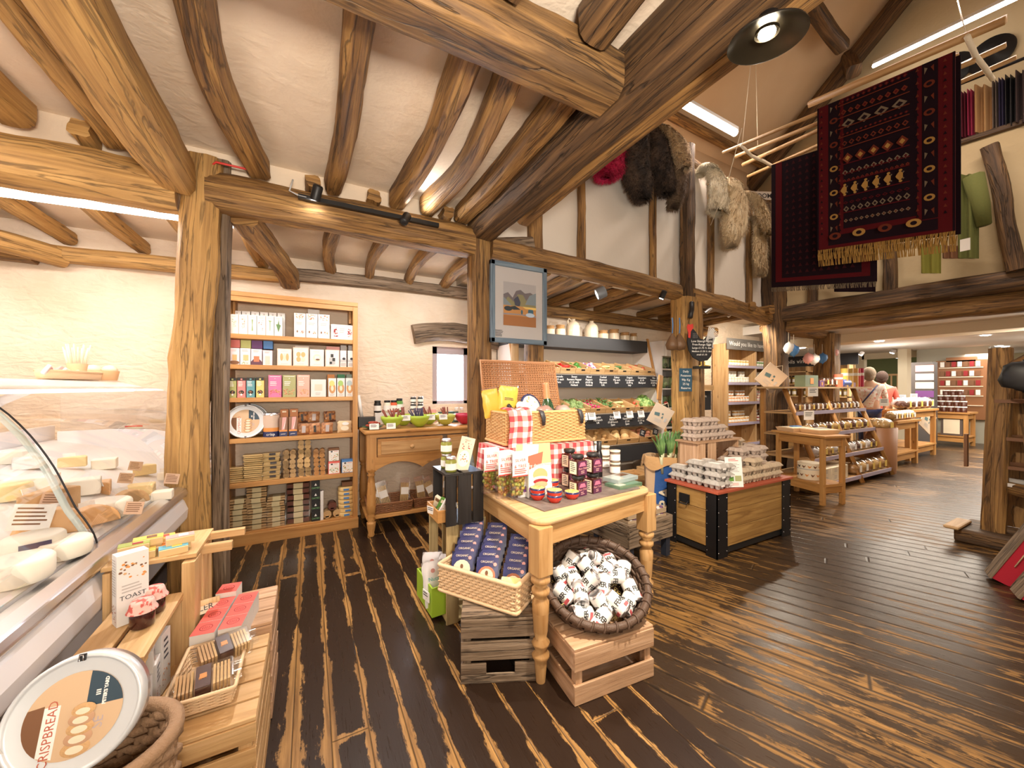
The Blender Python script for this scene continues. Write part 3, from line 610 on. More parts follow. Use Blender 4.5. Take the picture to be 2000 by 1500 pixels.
def cheese(kind, u, v, s, label, rz=0, m1=None, tilt=0):
    p = bed(u, v); mb = MB()
    if kind == 'drum': mb.lathe([(s * .93, 0), (s, .012), (s * 1.01, s * .45), (s, s * .8), (s * .9, s * .86), (0, s * .87)], m1 or CHW, n=24)
    elif kind == 'block': mb.box((0, 0, s * .35), (s * 1.2, s, s * .7), m1 or CHY, T(rx=tilt))
    elif kind == 'wedge':
        mb.prism([(0, 0)] + [(s * 1.5 * math.cos(a), s * 1.5 * math.sin(a)) for a in (-.35, -.18, 0, .18, .35)], s * .75, m1 or CHY, T(rx=tilt))
    elif kind == 'half':
        mb.prism([(s * math.cos(a), s * math.sin(a)) for a in [PI * i / 12 for i in range(13)]], s * .7, m1 or CHO, T(rx=PI / 2 + tilt))
    o = mb.build('cheese_' + {'drum': 'round', 'block': 'block', 'wedge': 'wedge', 'half': 'half_round'}[kind], label=label, cat='cheese', loc=p, rz=rz, bevel=.006)
    if kind in ('wedge', 'half'):
        MB().box((s * .6 if kind == 'wedge' else 0, 0, s * .9 if kind == 'half' else s * .78), (.05, .003, .04), WHITE2, T(rx=-.3)).build('price_flag', o)
    return o
cheese('drum', 208, 1008, .085, 'white waxed cheese wheel tilted against the counter glass near the post')
cheese('drum', 66, 1080, .075, 'white soft cheese wheel with a dark label strip by the glass seam').__setitem__('label', 'white soft cheese wheel on top of two more by the glass seam')
cheese('drum', 125, 1085, .07, 'small white goat cheese next to the stacked soft wheels')
cheese('drum', 30, 1135, .08, 'large white cheese wheel in the near corner of the counter')
cheese('half', 100, 1040, .10, 'cut half wheel of pale orange cheese facing the aisle', .5)
cheese('half', 175, 1022, .08, 'peach coloured half wheel behind the glass seam', .7, CHO)
cheese('half', 245, 985, .075, 'tan rinded half cheese leaning by the white waxed wheel', .9, RIND)
cheese('block', 275, 968, .09, 'pale yellow cheese block nearest the oak post', .1, CHY)
cheese('block', 160, 965, .11, 'large cream cheese block in the counter middle', .3, CHW)
cheese('block', 62, 968, .13, 'biggest cream cheese block behind the glass seam', .2, CHW)
cheese('block', 205, 915, .09, 'cream cheese block under the bent hood bracket', .2, CHW)
cheese('block', 20, 905, .10, 'stacked white cheese box at the counter edge', .1, CHW)
cheese('wedge', 215, 968, .09, 'orange rinded cheese wedge with its point to the glass', 2.2, CHO)
cheese('wedge', 258, 932, .08, 'cheese wedge with a tan price flag at the back', 1.0, CHY)
cheese('wedge', 30, 1020, .13, 'long flat wedge of tan rinded cheese near the glass', 1.2, RIND)
cheese('wedge', 305, 940, .07, 'small pale wedge tucked beside the oak post', .3, CHW)
cheese('block', 318, 975, .07, 'low cream cheese slab by the counter rail', .1, CHW)
cheese('wedge', 110, 915, .08, 'wedge wrapped in film by the hood bracket', .4, CHY)
cheese('block', 55, 915, .09, 'wrapped cheese packet with a printed label', .4, WHITE)
cheese('drum', 10, 975, .08, 'cream wheel half hidden at the counter edge', 0, CHY)
for u, v, s, lb in ((243, 945, .06, 'tan price card beside the orange rinded wedge'), (262, 918, .06, 'tan price card on the back wedge'), (333, 945, .065, 'tan price card against the oak post'), (258, 1010, .06, 'tan price card beside the white waxed wheel'), (98, 1000, .07, 'tan price card pinned on the big cream block'), (52, 1048, .10, 'large printed price card behind the soft white wheel')):
    p = bed(u, v + 18); m = CARDT if s < .09 else WHITE2
    mb = MB().box((0, 0, s * .5), (s, .003, s * .9), m); mb.art(s, s * .9, [('l', .1, .9, .8, 5, .15, BROWN)], T(-s / 2, -.0016, s * .05))
    mb.build('price_card', label=lb, cat='price card', loc=p + Vector((0, 0, .05)), rot=(-.3, .25, .4))
p = bed(66, 1080); MB().box((.0, 0, 0), (.07, .004, .018), NAVY).build('wheel_label', bpy.data.objects['cheese_round.001'], loc=(.035, -.072, .045), rz=.5)
p = bed(215, 880); MB().tube([(0, 0, 0), (.03, .01, 0), (.06, -.005, .002), (.10, .005, 0)], .006, RED).build('red_ribbon_clip', label='small red clip lying on the white counter end panel', cat='clip', loc=(-1.25, 3.95, 1.10))
# behind the counter: black tray and yellow lid
p = Pz(25, 872, 1.1)
MB().box((0, 0, .03), (.34, .2, .05), DKMETAL).box((0, 0, .065), (.16, .1, .03), CREAM).build('dark_tray', label='dark tray with a cream cheese behind the glass seam', cat='tray', loc=(-1.62, 2.55, 1.125), rz=.2, bevel=.01)
MB().lathe([(.09, 0), (.11, .03), (.115, .035)], YEL, n=20).build('yellow_dish', label='flat yellow dish below the dark tray', cat='dish', loc=(-1.5, 2.35, 1.0))
# things on the hood
tr_ = thing('wicker_tray', 'long shallow wicker tray of packets on the counter hood', 'basket', (-1.38, 3.55, 1.452), rz=PI / 2)
mb = MB().lathe([(.98, 0), (1, .0), (1.06, .05), (1.0, .05), (.95, .008), (0, .008)], CANE, n=30, M=Matrix.Diagonal((.30, .09, 1, 1)))
mb.build('wicker_body', tr_)
MB().tube([(.31 * math.cos(a), .095 * math.sin(a), .05) for a in [2 * PI * i / 28 for i in range(28)]], .006, CANE, 6, closed=True).build('rim', tr_)
tr2 = thing('bark_punnet', 'oval bark punnet with bread rolls at the hood end', 'punnet', (-1.36, 3.86, 1.452), rz=.3)
MB().lathe([(.075, 0), (.085, .07), (.08, .07), (.07, .01), (0, .01)], mk('bark', (.6, .36, .18), .6), n=22, sx=1.25).build('bark_side', tr2)
for i, (x, y) in enumerate(((-.03, 0), (.05, .02))):
    MB().ball((0, 0, 0), .045, CREAM, 12, sz=.8).build('bread_roll', label=('pale bread roll in the bark punnet beside the stick cup', 'floury bread roll at the punnet end')[i], cat='bread', loc=(-1.36 + x, 3.86 + y, 1.53))
cup = thing('stick_cup', 'paper cup of thin breadsticks standing in the wicker tray', 'cup', (-1.38, 3.62, 1.46))
MB().lathe([(.035, 0), (.05, .10), (.047, .10), (.033, .005), (0, .005)], mk('tan_paper', (.66, .42, .24), .7), n=18).build('paper_cup', cup)
for i in range(22):
    a = i * 2.4; r = .012 + .022 * (i % 5) / 5
    MB().tube([(r * math.cos(a), r * math.sin(a), .01), ((r + .035) * math.cos(a), (r + .035) * math.sin(a), .19 + .02 * (i % 3))], .0038, CREAM, 5).build('breadstick', cup)
for i, (y, rz, m, lb) in enumerate(((3.25, .3, WHITE, 'flat white packet at the tip of the wicker tray'), (3.32, .9, PINK, 'pink striped packet leaning in the wicker tray'), (3.40, .1, WHITE, 'upright white packet in the wicker tray'), (3.48, .6, mk('pale_green', (.6, .75, .5), .5), 'packet with a green edge in the wicker tray'), (3.56, 1.2, WHITE, 'patterned packet leaning against the stick cup'))):
    mb = MB().box((0, 0, .03), (.09, .018, .06), m).art(.09, .06, [('l', .15, .85, .8, 4, .18, PINK)], T(-.045, -.01, 0))
    mb.build('snack_packet', label=lb, cat='packet', loc=(-1.38, y, 1.475), rot=(.5 + .2 * i, .2, rz + PI / 2), bevel=.005)
# strip lights over the counter
TUBE = mk('tube_glow', (1, .95, .92), .5, emit=16, ecol=(1, .93, .88)); BODY = mk('lamp_body', (.85, .85, .85), .5)
def striplight(name, label, p0, p1, w=.06):
    p0 = Vector(p0); p1 = Vector(p1); d = p1 - p0; L = d.length; an = math.atan2(d.y, d.x); el = -math.asin(d.z / L)
    r = thing(name, label, 'light', p0, rot=(0, el, an))
    MB().box((L / 2, 0, .035), (L, w, .04), BODY).build('lamp_body', r, bevel=.004)
    MB().lathe([(w * .42, 0), (w * .42, L)], TUBE, n=12, M=T(0, 0, .0, ry=PI / 2)).build('diffuser', r); return r
striplight('strip_light', 'long blown-out strip light hanging under the beam above the cheese counter', (-3.2, 3.42, 2.53), (-.50, 3.42, 2.62), .10)
striplight('strip_light', 'strip light half out of view above the long beam', (-3.2, 2.2, 2.80), (-1.66, 2.2, 2.78), .12)

# ---------------------------------------------------------------- crates by the counter
def crate(name, label, loc, w, d, h, n, sl, mat, rz=0, rot=None, top=False, post=.035, cat='crate', th=.012, handle=False, bot=True, open_side=None, group=None):
    """open-topped slatted crate, origin at base centre"""
    r = thing(name, label, cat, loc, rz, rot=rot, group=group)
    for sx in (-1, 1):
        for sy in (-1, 1):
            MB().box((sx * (w / 2 - th - post / 2), sy * (d / 2 - th - post / 2), h / 2), (post, post, h), mat).build('corner_post', r, bevel=.002)
    gap = (h - n * sl) / max(1, n - 1) if n > 1 else 0
    for nm, ax in (('slatted_side', 0), ('slatted_end', 1)):
        for sg in (-1, 1):
            if open_side == (ax, sg): continue
            mb = MB()
            for i in range(n):
                z = sl / 2 + i * (sl + gap)
                if ax == 0:
                    if handle and sg == -1 and i == 0:
                        q = sl * .55
                        mb.box((0, sg * (d / 2 - th / 2), (sl - q) / 2), (w, th, sl - q), mat)
                        for s2 in (-1, 1): mb.box((s2 * w * .34, sg * (d / 2 - th / 2), sl - q / 2), (w * .32, th, q), mat)
                    else: mb.box((0, sg * (d / 2 - th / 2), z), (w, th, sl - R.random() * .004), mat)
                else: mb.box((sg * (w / 2 - th / 2), 0, z), (th, d - 2 * th, sl - R.random() * .004), mat)
            mb.build(nm, r, bevel=.002)
    for zz, nm in ((th / 2, 'base_slats'), (h - th / 2, 'top_slats')):
        if (nm == 'base_slats' and not bot) or (nm == 'top_slats' and not top): continue
        mb = MB(); m = max(3, int(d / .09))
        for i in range(m): mb.box((0, -d / 2 + (i + .5) * d / m, zz + (th if zz > .05 else 0)), (w - .002, d / m * .9, th), mat)
        mb.build(nm, r, bevel=.002)
    return r
# crate A stands on its side, open to the aisle
rA = thing('pine_crate', 'pine crate on its side with the jam jars on top', 'crate', (-.515, 1.67, .335))
for nm, c, d in (('top_slat', (-.052, 0, .275), (.085, .40, .016)), ('top_slat', (.047, 0, .275), (.088, .40, .016)), ('back_board', (-.088, 0, .14), (.012, .40, .25)), ('end_slat', (.047, -.194, .133), (.088, .014, .266)), ('end_slat', (-.052, -.194, .133), (.085, .014, .266)), ('end_slat', (.047, .194, .133), (.088, .014, .266)), ('end_slat', (-.052, .194, .133), (.085, .014, .266)), ('base_board', (0, 0, .008), (.18, .38, .014)), ('batten', (0, -.175, .262), (.18, .022, .012)), ('batten', (0, .175, .262), (.18, .022, .012))):
    MB().box(c, d, CRATE).build(nm, rA, bevel=.002)
# stand C behind, with smoked packs
rC = thing('pine_crate', 'tall pine crate holding flat cheese packets against the oak post', 'crate', (-.525, 2.03, 0))
for nm, c, d in (('top_board', (0, 0, .745), (.27, .30, .016)), ('batten', (.04, -.02, .72), (.38, .03, .035)), ('batten', (.07, .10, .735), (.38, .03, .03)), ('side_board', (.115, -.13, .53), (.04, .09, .40)), ('side_board', (.12, .06, .50), (.02, .16, .44)), ('side_board', (-.12, 0, .37), (.02, .30, .72)), ('base_board', (0, 0, .17), (.25, .3, .34))):
    MB().box(c, d, CRATE).build(nm, rC, bevel=.002)
crate('pine_crate', 'low pine crate under the wicker tray of crackers', (-.275, 1.62, .16), .26, .46, .215, 3, .06, CRATE, top=True)
crate('pine_crate', 'bottom pine crate on the floor beside the stained boards', (-.335, 1.62, 0), .38, .50, .155, 2, .07, CRATE, top=True)
crate('pine_crate', 'lowest pine crate carrying the crate with the jam jars', (-.645, 1.66, 0), .20, .42, .33, 3, .09, CRATE, top=True)
crate('pine_crate', 'slatted crate behind the red topped tea boxes', (-.27, 2.05, 0), .26, .34, .40, 4, .075, CRATEP, top=True)

def pc(p): return p
TOASTB = MB().box((0, 0, .115), (.078, .045, .23), WHITE)
o = TOASTB.art(.078, .23, [('n', .1, .62, .9, .92, 26, [BROWN, ORANGE, RIND]), ('l', .15, .85, .55, 3, .045, LTXT), ('t', .5, .36, .09, 'TOAST', TXT)], T(-.039, -.0225, 0)) \
    .art(.045, .23, [('l', .12, .88, .92, 14, .038, LTXT), ('n', .1, .06, .9, .3, 30, [DRED, BROWN, RIND])], T(-.039, .0225, 0, rz=-PI / 2)) \
    .build('toast_box', label='tall white toast box printed with fruity slices on the pine crate', cat='box', loc=(-.53, 1.72, .62), rz=.55, bevel=.001)
DJAM = mk('dark_jam', (.05, .012, .01), .12, coat=.5); CLOTHP = blotch('floral_cloth', (.75, .5, .45), (.62, .12, .1), 55, .8, .2, lo=.5, hi=.56)
def jar(name, label, loc, r, h, body, lid, kind='round', labm=WHITE, cloth=None, group=None, s=16):
    t = thing(name, label, 'jar', loc, rz=R.random(), group=group)
    MB().lathe([(r * .85, 0), (r, .006), (r, h * .72), (r * .8, h * .82), (r * .78, h * .86)], body, n=s).build('glass_body', t)
    MB().lathe([(r * .84, h * .83), (r * .86, h * .84), (r * .86, h * .98), (r * .8, h), (0, h)], lid, n=s).build('lid', t)
    if labm: MB().lathe([(r * 1.012, h * .15), (r * 1.012, h * .58)], labm, n=s, caps=False).build('paper_label', t)
    if cloth: MB().lathe([(0, h * 1.03), (r * .85, h * 1.01), (r * .95, h * .92), (r * 1.02, h * .78), (r * 1.25, h * .62)], cloth, n=24, caps=False).build('cloth_cap', t)
    return t
for i, (u, v, lb) in enumerate(((278, 1222, 'dark jam jar with a frilled fruit cloth cap, in front of its twin'), (300, 1195, 'dark jam jar with a frilled cloth cap, behind its twin'))):
    jar('jam_jar', lb, Pz(u, v, .62), .032, .085, DJAM, WHITE, cloth=CLOTHP, labm=None)
# flat cheese packs on stand C
PK = [((270, 1093), 0.0, YEL, GREEN, 'yellow and green flat pack at the near corner of the tall crate'), ((262, 1075), .026, mk('olive', (.35, .42, .1), .5), DRED, 'olive flat pack stacked behind the near corner'), ((290, 1062), .03, YEL, BROWN, 'yellow flat pack stacked at the back of the tall crate'),
      ((330, 1090), 0, mk('sea_blue', (.1, .42, .6), .4), YEL, 'blue sleeved pack at the front edge of the tall crate'), ((345, 1070), .0, ORANGE, PINK, 'orange sleeved pack behind the blue one'), ((352, 1058), .026, PINK, WHITE, 'pale pink sleeved pack on top at the back'), ((315, 1060), 0, YEL, RED, 'mustard sleeved pack in the middle of the tall crate')]
for (u, v), dz, c1, c2, lb in PK:
    p = Pz(u, v, .753 + dz); mb = MB().box((0, 0, .012), (.085, .06, .024), mk('pack_tray', (.7, .5, .25), .3)).box((0, .003, .014), (.087, .045, .025), c1)
    mb.box((.01, 0, .0272), (.03, .03, .001), c2)
    p.y = min(max(p.y, 1.93), 2.12); p.x = min(max(p.x, -.66), -.46)
    mb.build('sleeved_pack', label=lb, cat='packet', loc=(p.x, p.y, .753 + dz), rz=.25, bevel=.003)
# red topped tea boxes
REDT = mk('coral_red', (.80, .13, .11), .5)
k = 0
for col, (xs, n) in enumerate(((-.345, 4), (-.262, 3))):
    for i in range(n):
        mb = MB().box((0, 0, .05), (.074, .084, .10), GREY).box((0, 0, .0505), (.0745, .0845, .099), WHITE).box((0, 0, .1005), (.0745, .0845, .0015), REDT)
        mb.lathe([(.018, .1014), (.021, .1014)], DRED, n=14, caps=False); mb.text('(||)', .022, DRED, T(0, -.006, .1016)); mb.art(.074, .10, [('l', .2, .8, .45, 5, .07, LTXT)], T(-.037, -.042, 0))
        lb = ('nearest', 'second', 'third', 'fourth')[i]
        w_ = ('first', 'second', 'third', 'last')[i]
        mb.build('tea_box', label='red topped grey tea box, %s along the row %s' % (w_, ('by the pine crate', 'by the floorboards')[col]), cat='box', loc=(xs + .01 * i, 1.80 + .088 * i, .392 + .02 * (i > 2)), rz=-.12, bevel=.001)
t = thing('round_cheese_box', 'round wooden cheese box standing between crate and red topped boxes', 'box', (-.40, 2.0, .48), rot=(-.5, 0, .3))
MB().lathe([(.062, -.03), (.062, .015)], CREAM, n=26).text('LER', .03, TXT, T(.01, -.0625, -.018, rx=PI / 2)).build('box_side', t)
MB().lathe([(.064, .0), (.064, .022), (0, .0225)], CRATE, n=26).lathe([(.04, .0235), (.043, .0235)], BROWN, n=20, caps=False).lathe([(.02, .0235), (.024, .0235)], BROWN, n=20, caps=False).build('lid', t)
# white boxes inside crate A
for i, (y, z, h, rz, lb) in enumerate(((1.56, .355, .14, .0, 'white cracker box lying inside the pine crate, nearest end'), (1.64, .355, .15, .1, 'white cracker box with black lettering inside the crate'), (1.73, .355, .20, -.1, 'tallest white box at the back inside the crate'), (1.60, .50, .07, .2, 'small white box stacked at the top inside the crate'))):
    MB().box((0, 0, h / 2), (.12, .065, h), WHITE).art(.065, h, [('n', .1, .1, .9, .4, 14, [BROWN, DRED, ORANGE]), ('l', .2, .8, .85, 4, .1, TXT)], T(.06, -.0325, 0, rz=PI / 2)).build('cracker_box', label=lb, cat='box', loc=(-.50, y, z), rz=rz, bevel=.001)

# ---------------------------------------------------------------- real woven wicker
def weave(rect, z0, z1, rows, per, r, mat, flare=0.0, stake=None, amp=.6, rnd=.0, ell=False, rr_=.02):
    """rect=(w,d); returns MB with woven strands round the sides"""
    w, d = rect; mb = MB()
    def pt(t, k, off):
        f = 1 + flare * k
        if ell:
            a = 2 * PI * t; n = Vector((math.cos(a) / w, math.sin(a) / d, 0)).normalized(); return Vector((math.cos(a) * w / 2 * f, math.sin(a) * d / 2 * f, 0)) + n * off
        L = 2 * (w + d); s = t * L
        W, D = w * f / 2, d * f / 2
        if s < w: return Vector((-W + 2 * W * s / w, -D - off, 0))
        s -= w
        if s < d: return Vector((W + off, -D + 2 * D * s / d, 0))
        s -= d
        if s < w: return Vector((W - 2 * W * s / w, D + off, 0))
        s -= w
        return Vector((-W - off, D - 2 * D * s / d, 0))
    N = per * 2
    for i in range(rows):
        k = i / max(1, rows - 1); z = z0 + (z1 - z0) * k
        pts = []
        for j in range(N):
            p = pt(j / N, k, amp * r * (1 if (j // 1 + i) % 2 else -1)); p.z = z; pts.append(p)
        mb.tube(pts, r * .62, mat, 5, closed=True)
    sm = stake or mat
    for j in range(per * 2):
        a = pt(j / (per * 2), 0, 0); b = pt(j / (per * 2), 1, 0); a.z = z0; b.z = z1
        mb.tube([a, b], r * .5, sm, 4, caps=False)
    return mb
def rim(mat, rect, z, r, flare=0, ell=False, wraps=0, wm=None):
    w, d = rect[0] * (1 + flare), rect[1] * (1 + flare); mb = MB()
    if ell: pts = [(w / 2 * math.cos(a), d / 2 * math.sin(a), z) for a in [2 * PI * i / 40 for i in range(40)]]
    else:
        c = min(w, d) * .04; pts = []
        for (x, y) in ((-w / 2, -d / 2), (w / 2, -d / 2), (w / 2, d / 2), (-w / 2, d / 2)):
            sx = 1 if x > 0 else -1; sy = 1 if y > 0 else -1
            e = [(x - sx * c, y), (x - sx * c * .3, y - sy * c * .3), (x, y - sy * c)]
            if (sx, sy) in ((1, 1), (-1, -1)): e = e[::-1]
            pts += [(a, b, z) for a, b in e]
    mb.tube(pts, r, mat, 7, closed=True)
    return mb
tb = thing('wicker_tray', 'rectangular wicker tray of biscuit packs on the low pine crate', 'basket', (-.295, 1.60, .40), rz=.0)
weave((.15, .25), .006, .055, 9, 16, .005, CANE, flare=.18).build('wicker_body', tb)
rim(CANE, (.15, .25), .06, .006, .18).build('rim', tb)
MB().box((0, 0, .004), (.15, .25, .006), CANE).build('base', tb)
BEL = mk('belt_dark', (.05, .012, .012), .4)
for i, (x, y, z, rz, lb) in enumerate(((-.30, 1.53, .435, .15, 'clear pack of finger biscuits with dark band, front of the wicker tray'), (-.27, 1.66, .45, .35, 'clear pack of finger biscuits with dark band, back of the wicker tray'))):
    t = thing('biscuit_pack', lb, 'packet', (x, y, z), rot=(.25, 0, rz))
    for j in range(15):
        xx = -.065 + j * .0093
        if .32 < j / 15 < .62: continue
        MB().box((xx, 0, .025), (.0065, .075, .04), BISC if j > 3 else RIND).build('biscuit', t)
    MB().box((.0, 0, .026), (.038, .082, .052), BEL).text('EAT', .013, ORANGE, T(0, -.012, .0526)).box((0, .0, .0525), (.018, .018, .001), ORANGE).build('paper_band', t)
    MB().box((0, 0, .026), (.158, .086, .056), FILM).build('film_wrap', t, bevel=.006)
    MB().grid(lambda a, b: (.079 + .02 * a, -.04 + .08 * b, .03 + .012 * math.sin(b * 19)), 3, 16, FILM).build('film_crimp', t)

# big round tin in rope basket
def roundtin(name, label, loc, rot, Rr, dep, body=ALU, cat='tin'):
    t = thing(name, label, cat, loc, rot=rot)     # disc faces +z
    MB().lathe([(Rr * .97, -dep), (Rr * .99, -dep + .004), (Rr * .985, -.02)], body, n=48).build('tin_body', t)
    MB().lathe([(Rr * 1.0, -.028), (Rr * 1.012, -.02), (Rr * 1.0, 0), (Rr * .955, .004), (Rr * .93, -.002), (Rr * .90, -.004), (0, -.004)], mk('tin_white', (.72, .76, .8), .3, .3), n=48).build('lid', t)
    r = Rr * .70; mb = MB(); z = -.0030
    mb.lathe([(r, z), (0, z + .0001)], mk('hessian', (.66, .47, .3), .8), n=40, caps=False)
    def pz(pts, m, dz): mb.add([(x * r, y * r, z + dz) for x, y in pts], [list(range(len(pts)))], m)
    arc = lambda a0, a1, n=10: [(math.cos(a0 + (a1 - a0) * i / n) * .995, math.sin(a0 + (a1 - a0) * i / n) * .995) for i in range(n + 1)]
    pz([(.22, .83), (.22, .12)] + arc(math.asin(.12), PI / 2 - .23), mk('petrol_label', (.03, .06, .09), .5), .0004)
    pz([(-.62, .35), (-.62, -.78)] + arc(PI + math.atan2(.78, .62), PI - math.atan2(.3, .9))[::1], BROWN, .0004)
    pz([(-.62, .3), (-.3, .3), (-.3, -.9), (-.62, -.78)], WHITE2, .0005)
    mb.text('CRISPBREAD', r * .27, mk('brick_ink', (.5, .12, .07), .7), T(-.36 * r, -.32 * r, z + .0008) @ Matrix.Rotation(PI / 2, 4, 'Z'))
    mb.text("PETER'S YARD", r * .105, WHITE2, T(.62 * r, .42 * r, z + .0008) @ Matrix.Rotation(PI / 2, 4, 'Z'), bold=.0005)
    for q in range(3): mb.box((.44 * r + .0 * q, (.36 + .05 * q) * r, z + .0008), (.1 * r, .03 * r, .0004), WHITE2)
    mb.text('SE', r * .3, mk('plum_grey', (.5, .42, .45), .8), T(.62 * r, -.3 * r, z + .0008) @ Matrix.Rotation(PI / 2, 4, 'Z'))
    for i, (x, y, q) in enumerate(((.15, -.78, .30), (.17, -.55, .29), (.18, -.33, .28), (.18, -.12, .27), (.2, .08, .25))):
        mb.lathe([(q * r, 0), (q * r * .9, .0006), (0, .0008)], (RIND, mk('crust', (.55, .33, .2), .8))[i % 2], n=20, M=T(x * r, y * r, z + .0006 + .0006 * i), sy=.62)
        mb.lathe([(q * r * .6, 0), (0, .0003)], CREAM, n=16, M=T(x * r - .01 * r, y * r - .03 * r, z + .0016 + .0006 * i), sy=.5, caps=False)
    mb.build('printed_label', t)
    for s in (1, -1):
        MB().box((0, s * Rr * .955, .006), (Rr * .10, Rr * .12, .006), DKMETAL).tube([(-Rr * .03, s * Rr * .9, .008), (-Rr * .03, s * Rr * 1.0, .012), (Rr * .03, s * Rr * 1.0, .012), (Rr * .03, s * Rr * .9, .008)], Rr * .012, STEEL, 6, closed=True).build('clasp', t)
    return t
tp = Pd(143, 1397, .84)
nrm = (Vector((-SN, -CS, .38)) + Vector((CS, -SN, 0)) * .42).normalized()
q = nrm.to_track_quat('Z', 'Y'); e = q.to_euler()
roundtin('crispbread_tin', 'big silver round crispbread tin leaning in the rope basket', tp, e, .118, .05)
rb = thing('rope_basket', 'dark brown rope basket under the big round tin', 'basket', (tp.x - .0, tp.y + .05, .22))
weave((.29, .25), .0, .30, 14, 13, .021, SEAG, ell=True, flare=.08, amp=.45).build('wicker_body', rb)
rim(SEAG, (.29, .25), .315, .018, .12, ell=True).build('rim', rb)
crate('pine_crate', 'pine crate on the floor under the rope basket', (tp.x - .0, tp.y + .05, 0), .30, .28, .21, 2, .08, CRATE, top=True)
MB().box((0, 0, .1), (.10, .05, .2), WHITE).art(.1, .2, [('l', .1, .9, .9, 9, .05, LTXT)], T(-.05, -.025, 0)).build('leaflet_box', label='white printed box tucked behind the big round tin', cat='box', loc=(tp.x - .14, tp.y + .03, .52), rot=(.2, -.3, .5))
# ---------------------------------------------------------------- bookcase and its goods
bc = thing('bookcase', 'tall orange pine bookcase of crackers and biscuits against the stone wall', 'bookcase', (0, 0, 0))
X0, X1, YF, YB, TOP = -.668, .425, 4.07, 4.40, 2.25
SH = [1.877, 1.605, 1.31, .945, .548, .11]
for x, n in ((X0 + .0225, 0), (X1 - .0225, 1)):
    MB().box((x, (YF + YB) / 2, TOP / 2), (.045, YB - YF, TOP), PINEO).build('side_panel', bc, bevel=.003)
for z in SH: MB().box(((X0 + X1) / 2, (YF + YB) / 2 + .004, z - .02), (X1 - X0 - .09, YB - YF - .01, .04), PINEO).build('shelf', bc, bevel=.002)
MB().box(((X0 + X1) / 2, (YF + YB) / 2, TOP - .02), (X1 - X0, YB - YF + .02, .04), PINEO).box(((X0 + X1) / 2, YF + .01, TOP - .06), (X1 - X0 - .09, .02, .05), PINEO).build('top_board', bc, bevel=.003)
MB().box(((X0 + X1) / 2, YF - .008, .048), (X1 - X0 + .01, .03, .10), PINEO).build('plinth', bc, bevel=.003)
for x in (X0 + .06, X1 - .06): MB().box((x, YB - .12, 2.13), (.02, .14, .14), PINEO).build('corbel', bc)
def fx(u, y=YF + .03): return Py(u, 757, y).x
def fd(u, y=YF + .03): return y / ray(u, 757).y
def pbox(row, u0, u1, hp, label, mat=WHITE, art=None, dep=.08, dy=0, dz=0, name='cracker_box', group=None, top=None, side=None):
    y = YF + .03 + dy; x0, x1 = fx(u0, y), fx(u1, y); h = hp / 735 * fd((u0 + u1) / 2, y); w = x1 - x0 - .003
    mb = MB().box((0, dep / 2, h / 2), (w, dep, h), mat)
    if art: mb.art(w, h, art, T(-w / 2, 0, 0))
    return mb.build(name, label=label, cat='box', group=group, loc=((x0 + x1) / 2, y, SH[row] + .0005 + dz), rz=R.uniform(-.02, .02), bevel=.001)
LG = mk('leaf_green', (.28, .4, .16), .7); NUT = [mk('nut_a', (.6, .32, .14), .7), mk('nut_b', (.72, .45, .25), .7), mk('nut_c', (.5, .16, .08), .7)]
hdr = [('l', .2, .8, .9, 2, .04, LTXT)]
a1 = [[('n', .25, .35, .75, .75, 24, [LG, RIND, mk('olive2', (.3, .25, .08), .7)])], [('n', .3, .3, .7, .8, 30, NUT)], [('p', [(.42, .2), (.58, .2), (.53, .5), (.58, .78), (.42, .78), (.47, .5)], LG)],
      [('n', .2, .25, .8, .8, 12, [DRED, BROWN])], [('p', [(.47, .25), (.53, .25), (.55, .7), (.75, .75), (.3, .78), (.47, .68)], LG)], [('p', [(.5, .2), (.8, .55), (.6, .6), (.55, .85), (.42, .6), (.2, .6)], mk('deep_leaf', (.13, .25, .1), .7))]]
nm1 = ['seeded cracker', 'nut cracker', 'green chive bundle', 'red peppercorn', 'fennel', 'dark bay leaf']
us = [449, 466, 484, 501.5, 519, 535.5, 552]
for i in range(6):
    pbox(0, us[i], us[i + 1], 38, 'white box printed with a %s on the top shelf' % nm1[i], art=hdr + a1[i])
    pbox(0, us[i] + 6, us[i + 1] + 5, 48, 'white box behind the %s box, showing its round emblem' % nm1[i], dy=.11, art=[('e', .5, .9, .12, .035, LTXT)])
for i, (a, b, nn) in enumerate(((574, 597, 'granola and olive'), (597.5, 620.5, 'pale nut'), (621, 644, 'raisin and cranberry'))):
    pbox(0, a, b, 47, 'tall white box with %s clusters on the top shelf' % nn, art=[('n', .15, .75, .85, .96, 26, NUT), ('l', .2, .8, .6, 2, .06, LTXT), ('n', .55, .18, .85, .28, 9, NUT), ('e', .28, .24, .06, .05, BROWN)])
pbox(0, 601, 624, 58, 'plain white box standing behind the pale nut box', dy=.1)
pbox(0, 646, 690, 29, 'wide low white box at the end of the top shelf', art=[('n', .12, .2, .28, .8, 22, [DRED, PINK]), ('n', .76, .2, .92, .8, 22, [DRED, PINK]), ('l', .38, .65, .7, 3, .12, LTXT)])
PNK = mk('coral', (.82, .25, .24), .5); LM = mk('soft_lime', (.55, .6, .22), .5); PUR = mk('purple', (.13, .04, .18), .5); BLU = mk('mid_blue', (.08, .25, .6), .5)
